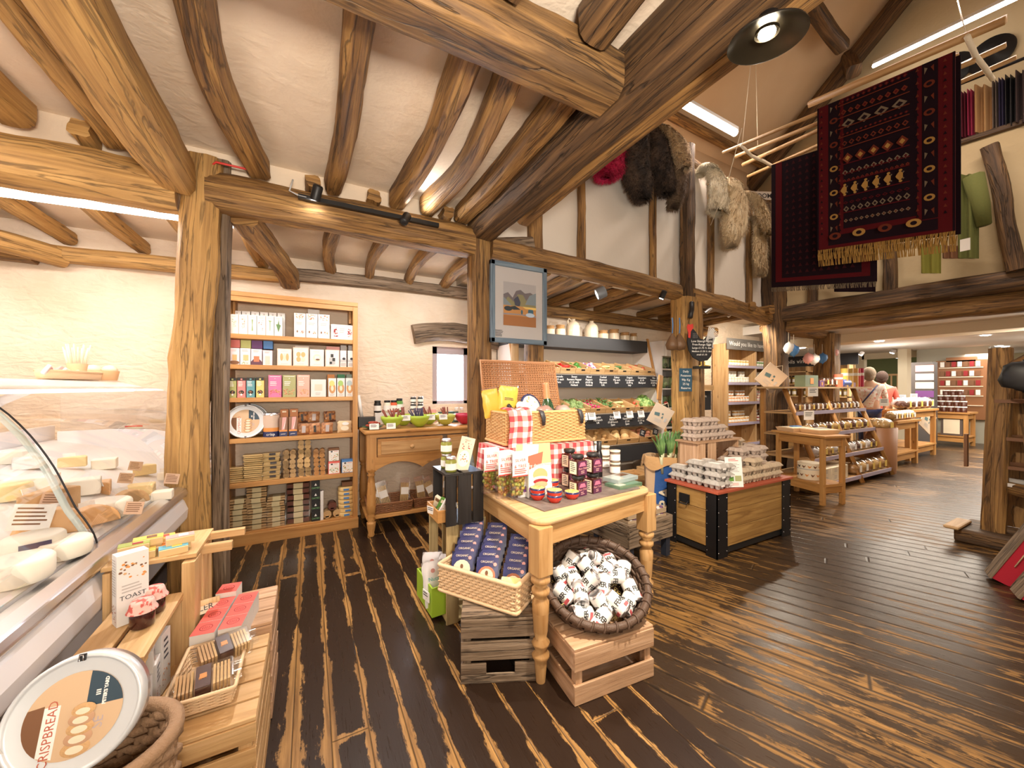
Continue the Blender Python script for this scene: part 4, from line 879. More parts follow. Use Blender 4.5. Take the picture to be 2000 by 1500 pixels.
r2 = [(447, 468, 32, 'rosemary square', [('r', .3, .25, .75, .6, BISC), ('e', .5, .12, .5, .12, BROWN)], PNK, 'coral'), (468.5, 489.5, 32, 'herb square', [('r', .3, .25, .8, .6, mk('honey', (.78, .5, .24), .6)), ('n', .2, .05, .8, .25, 12, [LG])], LM, 'lime and white'),
      (490, 512, 31, 'red square', [('p', [(0, 0), (1, 0), (1, .2), (.8, .35), (.2, .35), (0, .2)], mk('bowl', (.12, .05, .08), .6)), ('r', .25, .2, .75, .55, mk('tomato', (.72, .2, .1), .6))], PUR, 'purple'), (513, 532, 29, 'pale blossom', [('r', .25, .05, .75, .6, mk('blossom', (.82, .6, .52), .7))], BLU, 'blue')]
for a, b, h, nn, ar, tm, tn in r2:
    pbox(1, a, b, h, 'pale box printed with a %s, second shelf from top' % nn, mk('lilac_card', (.78, .72, .76), .6), [('l', .2, .8, .88, 2, .07, PINK)] + ar)
    pbox(1, a + 1, b + 1, 15.5, '%s box lying on top behind the %s box' % (tn, nn), tm, dy=.07, dz=.155, dep=.1)
r2b = [(541, 570, 33, 'three finger biscuits', [('e', .3, .5, .1, .22, BISC), ('e', .5, .5, .1, .22, CREAM), ('e', .7, .5, .1, .22, BISC)], ORANGE), (572, 603, 36, 'four round biscuits', [('e', .35, .62, .14, .14, BISC), ('e', .65, .62, .14, .14, BISC), ('e', .35, .36, .14, .14, BISC), ('e', .65, .36, .14, .12, CREAM)], PINK),
       (605, 633, 33, 'cheese slice', [('e', .5, .5, .28, .22, CREAM), ('r', .35, .4, .68, .6, WHITE), ('e', .55, .4, .15, .05, BROWN)], None), (635, 663, 33, 'charcoal squares', [('r', .38, .55, .58, .75, BLACK), ('r', .28, .32, .48, .52, GREY), ('r', .5, .32, .7, .52, BLACK), ('r', .3, .15, .48, .3, BLACK), ('r', .5, .15, .7, .3, GREY)], PINK)]
for a, b, h, nn, ar, bd in r2b:
    fr_ = [('r', .0, .0, 1, 1, mk('peach_edge', (.85, .62, .52), .6)), ('r', .06, .05, .94, .95, WHITE)] if bd else []
    pbox(1, a, b, h, 'square white box printed with %s' % nn, art=fr_ + [('l', .25, .75, .85, 1, .05, LTXT), ('l', .25, .75, .1, 1, .05, LTXT)] + ar)
pbox(1, 576, 604, 40, 'white box standing behind the four round biscuits box', dy=.09); pbox(1, 637, 664, 40, 'pink tinted box behind the charcoal squares box', PINK, dy=.09)
for i, a in enumerate((664, 679)):
    pbox(1, a, a + 13, 32, 'slim monochrome box with a landscape, %s' % ('beside charcoal squares', 'against the side panel')[i], art=[('r', 0, .3, 1, .45, GREY), ('e', .6, .5, .25, .08, TXT), ('r', .1, .05, .9, .25, LTXT)])
    pbox(1, a + 1, a + 13, 43, 'silver box behind the slim monochrome box %s' % ('near charcoal squares', 'by the side panel')[i], GREY, dy=.08)
r3 = [(446, 462, 39, 'olive green', mk('moss', (.4, .42, .15), .5)), (463, 480, 39, 'coral', PNK), (481, 498, 39, 'teal', mk('teal', (.12, .33, .38), .5)), (500, 516, 39, 'mustard', mk('mustard', (.72, .6, .2), .5))]
for a, b, h, nn, m in r3:
    pbox(2, a, b, h, 'slim %s box with black top and cut-out window' % nn, m, [('r', 0, .85, 1, 1, BLACK), ('e', .5, .92, .13, .04, m), ('l', .12, .7, .78, 4, .07, WHITE2), ('e', .5, .27, .34, .10, BLACK), ('n', .3, .2, .7, .33, 10, NUT), ('e', .5, .15, .13, .05, WHITE2)])
for a, b, nn, m in ((524, 550, 'bright pink', mk('magenta', (.78, .18, .38), .5)), (552, 578, 'olive', mk('olive_card', (.38, .38, .17), .5)), (580, 605, 'salmon', mk('salmon', (.82, .42, .34), .5))):
    pbox(2, a, b, 43, 'broad %s granola box, third shelf from top' % nn, m, [('r', .1, .93, .9, .95, WHITE2), ('e', .5, .85, .03, .02, WHITE2), ('l', .12, .65, .68, 3, .075, WHITE2), ('n', .1, .12, .9, .36, 34, NUT)])
pbox(2, 607, 637, 34, 'white box with a pale pink square, third shelf', art=[('r', .25, .35, .75, .72, mk('peachy', (.85, .62, .5), .6)), ('l', .3, .7, .2, 2, .08, LTXT)])
for i, (a, nn, m, m2) in enumerate(((641, 'yellow', mk('lemon', (.8, .62, .2), .5), ORANGE), (658, 'green', mk('apple', (.35, .55, .15), .5), mk('emerald', (.02, .25, .1), .5)), (675, 'grey blue', mk('greyblue', (.4, .5, .52), .5), mk('sage', (.28, .38, .33), .5)))):
    pbox(2, a, a + 16, 36, 'white pasta box with a %s leaf badge' % nn, art=[('e', .5, .45, .42, .28, NUT[0]), ('e', .45, .72, .34, .16, m), ('e', .5, .45, .18, .14, CREAM), ('l', .2, .8, .12, 2, .06, LTXT)])
    pbox(2, a - 2 if i == 0 else a + 1, a + 13 if i == 0 else a + 16, 43, 'box with a plain top behind the %s leaf badge box' % nn, m2, dy=.09)
# fourth shelf: tins, boxes, bags
roundtin('crispbread_tin', 'white round crispbread tin leaning on the fourth shelf', (fx(479, 4.10), 4.12, SH[3] + .152), (PI / 2 - .10, 0, .06), .150, .05, mk('tin_cream', (.75, .72, .66), .4))
roundtin('crispbread_tin', 'round tin half hidden behind the white crispbread tin', (fx(487, 4.22), 4.24, SH[3] + .155), (PI / 2 - .05, 0, 0), .150, .04)
t = thing('cylinder_tin', 'tall cylinder tin with a brown band beside the round tin', 'tin', (fx(529), 4.15, SH[3]))
MB().lathe([(.066, 0), (.066, .05)], NAVY, n=24).lathe([(.066, .05), (.066, .085)], ORANGE, n=24).lathe([(.0655, .085), (.0655, .20)], mk('photo_beige', (.66, .5, .4), .5), n=24).text('crisp', .035, WHITE2, T(0, -.068, .015, rx=PI / 2)).build('tin_body', t)
MB().lathe([(.067, .20), (.067, .218), (.06, .222), (0, .222)], ALU, n=24).build('lid', t)
for i, a in enumerate((545, 564)):
    pbox(3, a, a + 16.5, 37, 'slim crispbread box with navy foot, %s' % ('beside the cylinder tin', 'beside the bags')[i], mk('photo_dark', (.3, .16, .1), .5), [('r', 0, 0, 1, .25, NAVY), ('t', .5, .1, .1, 'peter', WHITE2), ('r', 0, .25, 1, .34, ORANGE), ('p', [(.3, .34), (.65, .34), (.9, 1), (.4, 1)], PINK), ('p', [(.5, .4), (.6, .4), (.85, .95)], WHITE2)])
    pbox(3, a + 2, a + 18.5, 51, 'orange topped box behind the slim crispbread box %s' % ('near the tin', 'near the bags')[i], mk('burnt_orange', (.5, .2, .07), .5), dy=.07, art=[('r', .25, .88, .75, .94, CREAM)])
def bag(name, label, loc, w, h, d, m, rot, art=None, group=None, sub=0):
    t = thing(name, label, 'bag', loc, rot=rot, group=group)
    def f(s):
        def g(a, b):
            e = (math.sin(PI * a) ** .5) * (math.sin(PI * min(1, max(0, b))) ** .45)
            return ((a - .5) * w * (1 + .03 * math.sin(b * 17)), s * d / 2 * e + .003 * math.sin(a * 21 + b * 9 + loc[0] * 50), b * h)
        return g
    mb = MB().grid(f(-1), 10, 10, m).grid(f(1), 10, 10, m)
    mb.build('bag_body', t)
    if art: MB().art(w, h, art, T(-w / 2, -d / 2 - .001, 0)).build('printed_label', t)
    MB().grid(lambda a, b: ((a - .5) * w * .98, .004 * math.sin(a * 30) - .0, h * (.985 + .06 * b)), 14, 1, FILM).build('crimped_top', t)
    return t
BGB = blotch('bread_in_bag', (.5, .22, .08), (.1, .04, .03), 30, .25, .4, lo=.45, hi=.6); BGB2 = blotch('bread_in_bag_b', (.62, .32, .14), (.3, .12, .06), 30, .25, .4)
for i, (u, row, m, lb) in enumerate(((592, 0, BGB2, 'foil bag of rye crispbread, lower row nearest the slim boxes'), (615, 0, BGB2, 'crispbread bag in the lower row, middle'), (638, 0, BGB2, 'silvery crispbread bag in the lower row beside the pale cracker bag'),
                              (590, 1, BGB, 'dark crispbread bag on top nearest the slim boxes'), (612, 1, BGB2, 'orange crispbread bag on top of the middle one'), (645, 1, BGB, 'dark crispbread bag on top beside the bare wall'))):
    bag('crispbread_bag', lb, (fx(u, 4.15), 4.15 + .05 * row, SH[3] + .11 * row), .105, .11, .055, m, (.0, .05 * (-1) ** i, .1 * (-1) ** i), [('r', .35 + .1 * (i % 2), .2, .65, .8, (mk('grey_label', (.5, .45, .45), .5), BLACK)[i % 2]), ('t', .2, .3, .18, 'R', CREAM)])
bag('cracker_bag', 'pale oat cracker bag with a cream oval badge at the shelf end', (fx(673, 4.15), 4.15, SH[3]), .13, .12, .06, mk('oat', (.72, .55, .34), .6, bump=.4, bscale=60), (0, 0, 0), [('e', .55, .78, .25, .13, WHITE2), ('e', .5, .4, .28, .2, CREAM)])

def pack_mesh(w, d, h, base, n=5, lab=None, film=True, tilt=0, dark=None, roll=False):
    mb = MB()
    if roll:
        for i in range(2):
            for j in range(2): mb.lathe([(w * .22, 0), (w * .22, d)], base, n=14, M=T(-w * .24 + i * w * .48, -d / 2, h * .27 + j * h * .46, rx=-PI / 2))
    else:
        for i in range(n): mb.box((R.uniform(-.004, .004), 0, (i + .5) * h / n), (w * (.9 + .08 * R.random()), d * .9, h / n * .72), base)
    if lab:
        mb.box((0, -.001, h / 2), (w * .42, d * .97, h * .92), lab); mb.box((0, -d * .487, h * .45), (w * .14, .001, h * .25), BROWN); mb.box((w * .05, -d * .487, h * .7), (w * .22, .001, h * .1), TXT)
    if film: mb.box((0, 0, h / 2), (w * 1.04, d * 1.0, h * .96), FILM)
    return mb
def stack(name, label, group, mb, u, row, n, dh, dy=.06, cat='packet', ztop=0):
    y = YF + .04 + dy; x = fx(u, y); base = mb.build(name, label=label, cat=cat, group=group, loc=(x, y, SH[row] + .001), rz=R.uniform(-.05, .05), bevel=.002)
    for i in range(1, n): dup(base, (x + R.uniform(-.006, .006), y + R.uniform(-.006, .006), SH[row] + .001 + i * dh), R.uniform(-.08, .08))
    return base
YP = mk('yellow_pastry', (.74, .52, .22), .7, bump=.3, bscale=80); OB = mk('oat_biscuit', (.58, .38, .18), .8, bump=.5, bscale=120); CHOC = mk('choc', (.13, .04, .025), .35)
stack('pastry_packet', 'pastry stick packet in the lowest golden stack, fifth shelf', 'packets in the lowest golden stack', pack_mesh(.13, .11, .034, YP, 2), 461, 4, 4, .035)
stack('pastry_packet', 'pastry stick packet in the tallest golden stack, fifth shelf', 'packets in the tallest golden stack', pack_mesh(.155, .12, .034, YP, 2), 495, 4, 7, .035)
stack('pastry_packet', 'broken pastry packet in the third golden stack with dark stickers', 'packets in the third golden stack', pack_mesh(.145, .12, .04, YP, 3, lab=None).box((.01, -.058, .03), (.05, .003, .018), TXT), 531, 4, 6, .041)
stack('round_biscuit_pack', 'clear pack of round oat biscuits in the pale three-high stack', 'pale round biscuit packs', pack_mesh(.115, .10, .085, OB, roll=True), 566, 4, 3, .087)
stack('round_biscuit_pack', 'clear pack of round biscuits in the highest stack on the fifth shelf', 'highest stack of round biscuit packs', pack_mesh(.12, .10, .085, mk('golden_bisc', (.68, .45, .2), .8, bump=.5, bscale=120), roll=True), 595, 4, 4, .087)
stack('round_biscuit_pack', 'clear pack of ginger round biscuits in the orange-brown stack', 'ginger biscuit packs', pack_mesh(.11, .10, .082, mk('ginger', (.55, .27, .09), .8, bump=.5, bscale=120), roll=True), 624, 4, 3, .084)
for i, (u0, u1, dz, m, lb) in enumerate(((641, 664, 0, REDT, 'red edged oatcake box at the foot of the two-high pile'), (641, 663, .125, BROWN, 'brown edged oatcake box on top of the red edged one'), (667, 690, 0, BLU, 'blue edged oatcake box at the end of the fifth shelf'))):
    pbox(4, u0, u1, 25, lb, m, [('r', .04, .04, .96, .84, WHITE2), ('e', .3, .76, .1, .06, TXT), ('n', .1, .06, .9, .6, 30, [ORANGE, LG, CREAM]), ('l', .5, .9, .76, 1, .06, RED)], dz=dz)
LAB = mk('pack_label', (.72, .62, .36), .6)
stack('oat_biscuit_pack', 'labelled oat biscuit pack in the bottom shelf stack by the side panel', 'oat packs by the side panel', pack_mesh(.165, .12, .046, OB, 2, LAB), 467, 5, 6, .05)
stack('oat_biscuit_pack', 'labelled oat biscuit pack in the eight-high stack on the bottom shelf', 'oat packs in the highest stack', pack_mesh(.165, .12, .044, OB, 2, LAB), 503, 5, 8, .048)
stack('oat_biscuit_pack', 'labelled oat biscuit pack in the stack beside the chocolate ones', 'oat packs beside chocolate', pack_mesh(.15, .12, .044, OB, 2, LAB), 540, 5, 6, .047)
stack('chocolate_biscuit_pack', 'chocolate biscuit pack with cream label on the bottom shelf', 'chocolate biscuit packs', pack_mesh(.185, .12, .052, CHOC, 1, LAB), 584, 5, 7, .055)
for i in range(4): pbox(5, 608, 625, 19.5, 'black oat box with green lettering, %s of four stacked' % ('lowest', 'second', 'third', 'topmost')[i], BLACK, [('t', .5, .2, .22, 'OATIES', mk('neon_green', (.2, .5, .2), .6)), ('p', [(.35, .5), (.65, .5), (.5, .75)], WHITE2)], dz=i * .098)
for i in range(2): pbox(5, 625.5, 632, 28, 'slim white nut box beside the black oat boxes, %s' % ('lower', 'upper')[i], WHITE, [('n', .1, .2, .9, .7, 8, NUT)], dz=i * .14)
for i, (dx, dz) in enumerate(((-.045, 0), (.045, 0), (0, .075))):
    MB().lathe([(.038, 0), (.04, .01), (.04, .1), (.038, .11)], (OB, OB, CHOC)[i], n=16, M=T(rx=-PI / 2)).box((0, .003, -.02), (.03, .006, .012), WHITE2).build('biscuit_roll', label=('wrapped biscuit roll nearest the black boxes', 'wrapped biscuit roll nearest the yellow round packs', 'dark biscuit roll resting on two others')[i], cat='packet', loc=(fx(649, 4.12) + dx, 4.12, SH[5] + .04 + dz))
rp = stack('round_cake_pack', 'round yellow cake pack with blue mark in the bottom shelf pile', 'yellow round cake packs', MB().lathe([(.07, 0), (.075, .005), (.075, .034), (.07, .04), (0, .04)], YP, n=22).box((0, -.076, .02), (.05, .003, .018), BLU), 676, 5, 7, .042, dy=.05)
MB().box((0, 0, .02), (.11, .09, .04), BROWN).build('small_brown_box', label='small dark box on top of the yellow round packs', cat='box', loc=(fx(680), 4.17, SH[5] + .30))
# boiler cupboard strip and door stay beside the post
MB().box((0, 0, .40), (.13, .12, .80), mk('grey_cupboard', (.5, .46, .45), .5)).box((-.02, -.062, .74), (.06, .003, .05), mk('grey_dark', (.3, .28, .28), .5)).build('grey_meter_box', label='low grey box unit between post and bookcase', cat='box', loc=(-.80, 4.22, 0), bevel=.003)
MB().tube([(0, 0, 0), (0, 0, .55), (.0, .02, .75), (0, .04, .8)], .012, mk('pale_metal', (.7, .66, .64), .35, .4), 8).build('wall_handle_bar', label='slim pale metal bar on the wall beside the bookcase', cat='bar', loc=(-.76, 4.38, 1.15))
# ---------------------------------------------------------------- dresser under the window
ds = thing('pine_dresser', 'pine dresser table with turned legs and scalloped apron under the window', 'dresser', (0, 0, 0))
DX0, DX1, DY0, DY1, DZ = .44, 1.98, 3.68, 4.38, 1.0
MB().box(((DX0 + DX1) / 2, (DY0 + DY1) / 2, DZ - .02), (DX1 - DX0, DY1 - DY0, .035), PINEO).build('table_top', ds, bevel=.012)
LEGP = [(.03, 0), (.036, .03), (.034, .09), (.045, .12), (.045, .15)]
def turned(x, y, z0, z1, r, mat, par, name='leg', sq=None):
    H = z1 - z0; P = [(.55, 0), (.75, .02), (.62, .05), (.85, .12), (.98, .19), (.98, .21), (.62, .225), (1.0, .25), (.62, .28), (.95, .30), (.60, .325), (.92, .345), (1.02, .46), (.95, .62), (.78, .80), (.62, .88), (.9, .905), (.62, .925), (1.05, .96), (1.05, 1.0)]
    mb = MB().lathe([(r * a, z0 + b * H) for a, b in P], mat, n=18, c=(x, y, 0)); return mb.build(name, par)
for x in (DX0 + .07, DX1 - .07):
    for y in (DY0 + .07, DY1 - .06):
        turned(x, y, .0, .64, .042, PINEO, ds)
        MB().box((x, y, .80), (.085, .085, .35), PINEO).build('leg_block', ds, bevel=.003)
MB().box(((DX0 + DX1) / 2, DY0 + .03, .955), (DX1 - DX0 - .1, .02, .05), PINEO).build('rail', ds)
for x0, x1 in ((DX0 + .12, 1.19), (1.24, DX1 - .12)):
    dr = MB().box(((x0 + x1) / 2, DY0 + .035, .83), (x1 - x0, .025, .17), PINEO).box(((x0 + x1) / 2, DY0 + .02, .83), (x1 - x0 - .06, .012, .12), PINE).build('drawer', ds, bevel=.004)
    MB().lathe([(.009, 0), (.009, .015), (.02, .022), (.02, .034), (.008, .042), (0, .042)], PINE, n=14, M=T((x0 + x1) / 2, DY0 + .014, .83, rx=PI / 2)).build('knob', dr)
xs = [DX0 + .1 + i * (DX1 - DX0 - .2) / 48 for i in range(49)]
def ap(t): return .615 - .0 + .075 * abs(math.sin(PI * 3 * t)) ** .8 * (1) - .02 * (abs(t - .5) < .02) + .0
pts = [(x, ap(i / 48)) for i, x in enumerate(xs)] + [(xs[-1], .745), (xs[0], .745)]
MB().prism([(a, b) for a, b in pts], .02, PINEO, T(0, DY0 + .045, 0, rx=PI / 2)).build('scalloped_apron', ds)
MB().box(((DX0 + DX1) / 2, (DY0 + DY1) / 2 + .02, .17), (DX1 - DX0 - .06, DY1 - DY0 - .10, .035), PINEO).build('lower_shelf', ds, bevel=.004)
# baskets of breadsticks on the lower shelf
for i, (x, lb) in enumerate(((.70, 'flat brown wicker basket of breadstick bags on the dresser shelf, near leg'), (1.14, 'flat brown wicker basket of breadstick bags beside the black crate'))):
    b = thing('flat_wicker_basket', lb, 'basket', (x, 3.95, .19), rz=-.06)
    weave((.40, .34), .008, .085, 8, 20, .008, BWILL, flare=.05).build('wicker_body', b); rim(BWILL, (.40, .34), .09, .008, .05).build('rim', b); MB().box((0, 0, .004), (.4, .34, .006), BWILL).build('base', b)
STK = mk('breadstick', (.7, .48, .22), .7)
def sticks(name, lb, x, y, z, rot, lab=True):
    t = thing(name, lb, 'bag', (x, y, z), rot=rot)
    mb = MB()
    for i in range(6): mb.tube([(-.035 + i * .014, 0, .0), (-.035 + i * .014, 0, .23)], .006, STK, 6)
    mb.build('breadsticks', t); MB().box((0, 0, .14), (.10, .026, .28), FILM).build('film_bag', t); MB().box((0, -.014, .15), (.075, .002, .07), WHITE2).build('paper_label', t)
for i, (x, y, rz) in enumerate(((.57, 3.90, .3), (.68, 3.86, -.25), (.84, 3.88, .1), (1.03, 3.88, -.1), (1.17, 3.86, -.4), (1.28, 3.92, .2))):
    sticks('breadstick_bag', ('clear bag of breadsticks behind the turned leg', 'leaning clear bag of breadsticks in the flat basket', 'upright bag of pale wafers in the flat basket', 'bag of pale wafers in the second flat basket', 'tilted wafer bag next to the black crate', 'breadstick bag at the back of the second flat basket')[i], x, y, .20, (-.25, rz, 0))
# dresser top: bowls
BOWLP = [(.025, 0), (.035, .004), (.07, .035), (.092, .075), (.096, .10), (.090, .10), (.066, .04), (.03, .012), (0, .010)]
def bowl(lb, x, y, m, s=1.0): 
    t = MB().lathe([(a * s, b * s) for a, b in BOWLP], m, n=28).build('bowl', label=lb, cat='bowl', loc=(x, y, DZ + .002)); return t
SAUS = mk('dried_sausage', (.22, .05, .03), .5); SAUP = mk('dark_sausage', (.05, .04, .09), .5)
def dp(u, y=3.85): return Py(u, 757, y).x
for i, (u, y, m, sm, n, lb) in enumerate(((766, 3.84, LIME, SAUS, 9, 'lime green bowl of sausage sticks nearest the bookcase'), (788, 4.05, LIME, SAUS, 7, 'green bowl tucked behind the first lime bowl'), (819, 3.84, LIME, SAUP, 10, 'lime bowl of dark sausage sticks in the row middle'), (838, 4.06, LIME, SAUS, 6, 'green bowl half hidden behind the dark sausage bowl'), (870, 3.88, mk('yellow_green', (.5, .52, .1), .35), SAUS, 7, 'yellow-green bowl with a white card under the window'), (907, 3.88, mk('bowl_red', (.55, .03, .08), .35), None, 0, 'crimson bowl partly behind the squared oak post'))):
    x = dp(u, y); bowl(lb, x, y, m, 1.14)
    for j in range(n):
        a = R.uniform(-.9, .5); o = thing('sausage_stick', 'dried sausage stick standing in the %s' % lb.split(' of ')[0].split(' tucked')[0].split(' half')[0].split(' with')[0], 'sausage', (x + R.uniform(-.045, .045), y + R.uniform(-.04, .04), DZ + .03), rot=(R.uniform(-.25, .25), a * .6, 0), group='sausage sticks ' + lb[:22]) if False else None
        mb = MB().tube([(0, 0, 0), (.002, .002, .08), (-.002, 0, .16)], [.008, .008, .006], sm, 6)
        mb.build('sausage_stick', label='thin dried sausage stick in the ' + ('lime bowl nearest the bookcase', 'bowl behind the first lime bowl', 'bowl of dark sticks', 'half hidden green bowl', 'yellow-green bowl')[i], cat='sausage', group='sticks in ' + ('first', 'second', 'third', 'fourth', 'fifth')[i] + ' bowl', loc=(x + R.uniform(-.04, .04), y + R.uniform(-.03, .03), DZ + .035), rot=(R.uniform(-.2, .2), a * .6, 0))
def card(name, lb, loc, w, h, rz=0, tilt=-.15, n=3, m=None, cat='price card'):
    return MB().box((0, 0, h / 2), (w, .003, h), m or WHITE2).art(w, h, [('l', .12, .88, .75, n, .5 / n, TXT)], T(-w / 2, -.0016, 0)).build(name, label=lb, cat=cat, loc=loc, rot=(tilt, 0, rz))
for u, y, lb in ((764, 3.72, 'white price card in front of the first lime bowl'), (793, 3.80, 'white price card between the first two front bowls'), (842, 3.78, 'white price card on a stem beside the dark sausage bowl'), (866, 3.76, 'white price card clipped to the yellow-green bowl'), (731, 3.74, 'white price card on the plate of sausage rings')):
    card('price_card', lb, (dp(u, y), y, DZ + (.005 if u in (764, 731) else .07)), .085, .055)
t = thing('green_plate', 'dark green plate of coiled sausages at the dresser corner', 'plate', (dp(728, 3.84), 3.84, DZ + .002))
MB().lathe([(.03, 0), (.09, .02), (.10, .026), (.09, .022), (0, .008)], mk('bottle_green', (.03, .1, .04), .3), n=24).build('plate_dish', t)
for i, (a, b) in enumerate(((-.02, 0), (.03, .02), (0, -.02))): MB().tube([(.035 * math.cos(q * .6) + a, .035 * math.sin(q * .6) + b, 0) for q in range(9)], .011, mk('red_sausage', (.38, .06, .03), .4), 7).build('sausage_ring', label='reddish coiled sausage on the green plate, %s' % ('nearest the bookcase', 'farthest from the bookcase', 'in front')[i], cat='sausage', loc=(dp(728, 3.84), 3.84, DZ + .035 + i * .014))
MB().box((0, 0, .05), (.16, .12, .10), BLACK).build('black_box', label='black box beside the bookcase holding white tubes', cat='box', loc=(dp(716, 4.1), 4.12, DZ), bevel=.003)
MB().tube([(0, 0, 0), (-.03, .02, .22)], .018, WHITE, 10).build('white_tube', label='white cardboard tube leaning on the bookcase side', cat='tube', loc=(dp(708, 4.05), 4.12, DZ + .10))
for i, (u, m, lb) in enumerate(((738, BLACK, 'dark beetroot jar, first of the pickle jars on the stand'), (757, mk('egg_white', (.8, .75, .62), .5), 'pale pickled egg jar between dark and red jars'), (770, mk('tomato_jar', (.7, .12, .04), .4), 'red tomato jar in the pickle row'), (781, GREEN, 'tall green gherkin jar at the end of the pickle row'))):
    x = dp(u, 4.25); jar('pickle_jar', lb, (x, 4.27, DZ + .13), .038, .13 if i < 3 else .15, m, BLACK, labm=WHITE2)
MB().box((0, 0, .065), (.30, .10, .13), WHITE).build('display_riser', label='white display riser carrying the pickle jars', cat='riser', loc=(dp(760, 4.27), 4.29, DZ + .001), bevel=.003)
for k in range(3):
    for j in range(2 if k < 2 else 2):
        x = dp(808 + j * 14 + (6 if k == 0 else 0), 4.2)
        jar('preserve_jar', ('lowest', 'middle', 'topmost')[k] + (' black preserve jar in the tower, bookcase side', ' black preserve jar in the tower, window side')[j], (x, 4.22, DZ + .075 * k + .08), .032, .072, BLACK, ALU, labm=WHITE2)
MB().box((0, 0, .04), (.15, .09, .08), mk('dark_tin', (.06, .06, .07), .4)).build('jar_riser', label='low dark riser below the preserve jar tower', cat='riser', loc=(dp(815, 4.2), 4.22, DZ))
MB().box((0, 0, .075), (.10, .03, .15), PINK).art(.1, .15, [('e', .5, .6, .2, .12, RED)], T(-.05, -.015, 0)).build('pink_bag', label='pale pink box with a red heart by the window', cat='box', loc=(dp(845, 4.2), 4.24, DZ))
MB().box((0, 0, .06), (.24, .02, .13), mk('dark_teal', (.04, .09, .08), .4)).build('dark_picture_box', label='dark box with pale swirls leaning behind the yellow-green bowl', cat='box', loc=(dp(878, 4.12), 4.14, DZ), rot=(-.2, 0, 0))
for i, u in enumerate((893, 903)): jar('small_bottle', ('little glass bottle on the window side of the dresser', 'second glass bottle beside the squared oak post')[i], (dp(u, 4.1), 4.12, DZ), .026, .17, JARG, WHITE, labm=WHITE2)
jar('small_bottle', 'short clear bottle standing behind the crimson bowl', (dp(884, 4.2), 4.24, DZ), .03, .12, JARG, WHITE, labm=None)

# ---------------------------------------------------------------- display table
TZ = .775; TRZ = math.radians(5)
c0 = Vector((.935, 1.475)); ux = Vector((math.cos(math.radians(10)), math.sin(math.radians(10)))); uy = Vector((0.0, 1.0))
def tt(a, b, z=TZ): q = c0 + ux * a + uy * b; return Vector((q.x, q.y, z))     # table coords
tb_ = thing('display_table', 'round-cornered pine display table with turned legs in the room middle', 'table', (0, 0, 0))
W_, D_ = .965, .86
def rounded(w, d, r, n=6, o=0):
    out = []
    for cx, cy, a0 in ((w - r, r, -PI / 2), (w - r, d - r, 0), (r, d - r, PI / 2), (r, r, PI)):
        out += [(cx + (r + o) * math.cos(a0 + PI / 2 * i / n), cy + (r + o) * math.sin(a0 + PI / 2 * i / n)) for i in range(n + 1)]
    return out
ol = [tt(a, b) for a, b in rounded(W_, D_, .09)]
MB().prism([(p.x, p.y) for p in ol], .032, PINEL, T(0, 0, TZ - .032)).build('table_top', tb_, bevel=.013)
def apron(a, b, n='apron'):
    a = tt(*a); b = tt(*b); d = b - a
    MB().box((d.length / 2, 0, -.085), (d.length, .025, .10), PINE, T(a.x, a.y, TZ, rz=math.atan2(d.y, d.x))).build(n, tb_, bevel=.002)
i_ = .036
apron((i_, i_), (W_ - i_, i_)); apron((i_, i_), (i_, D_ - i_)); apron((W_ - i_, i_), (W_ - i_, D_ - i_)); apron((i_, D_ - i_), (W_ - i_, D_ - i_))
for a, b in ((i_, i_), (W_ - i_, i_), (i_, D_ - i_), (W_ - i_, D_ - i_)):
    p = tt(a, b); MB().box((0, 0, 0), (.085, .085, .23), PINE, T(p.x, p.y, TZ - .147, rz=TRZ)).build('leg_block', tb_, bevel=.004)
    P = [(.022, 0), (.03, .10), (.030, .11), (.042, .13), (.042, .145), (.026, .165), (.040, .19), (.044, .205), (.027, .225), (.034, .26), (.040, .36), (.041, .41), (.030, .43), (.030, .44), (.043, .455), (.043, .475), (.027, .49), (.046, .515), (.046, .535), (.03, .545), (.038, .555)]
    MB().lathe([(r, z * .93) for r, z in P], PINE, n=20, c=(p.x, p.y, 0)).build('leg', tb_)
SLATE = blotch('slate_mat', (.13, .10, .09), (.2, .16, .14), 20, .5, .1)
q = [tt(.10, .03), tt(.93, .03), tt(.93, .45), tt(.10, .45)]
q = [Pz(1063, 1000, TZ), Pz(1250, 955, TZ), Pz(1170, 900, TZ), Pz(985, 968, TZ)]
MB().prism([(p.x, p.y) for p in q], .006, SLATE, T(0, 0, TZ + .0005)).build('slate_mat', label='grey slate mat under the jars and bowls on the display table', cat='mat')
# hamper
GINGM, gnt, gb = newmat('gingham')
guv = node(gnt, 'ShaderNodeTexCoord').outputs['UV']; gs_ = node(gnt, 'ShaderNodeSeparateXYZ', i_Vector=guv)
gx = mth(gnt, 'LESS_THAN', mth(gnt, 'FRACT', mth(gnt, 'MULTIPLY', gs_.outputs[0], 16.5)), .5); gy_ = mth(gnt, 'LESS_THAN', mth(gnt, 'FRACT', mth(gnt, 'MULTIPLY', gs_.outputs[1], 16.5)), .5)
gnt.links.new(ramp(gnt, mth(gnt, 'MULTIPLY', mth(gnt, 'ADD', gx, gy_), .5), [(0, (.85, .78, .74)), (.5, (.78, .27, .25)), (1, (.62, .05, .06))]), gb.inputs['Base Color']); gnt.nodes['Color Ramp'].color_ramp.interpolation = 'CONSTANT'; gb.inputs['Roughness'].default_value = .85
gnt.nodes['Color Ramp'].color_ramp.elements[1].position = .3; gnt.nodes['Color Ramp'].color_ramp.elements[2].position = .8
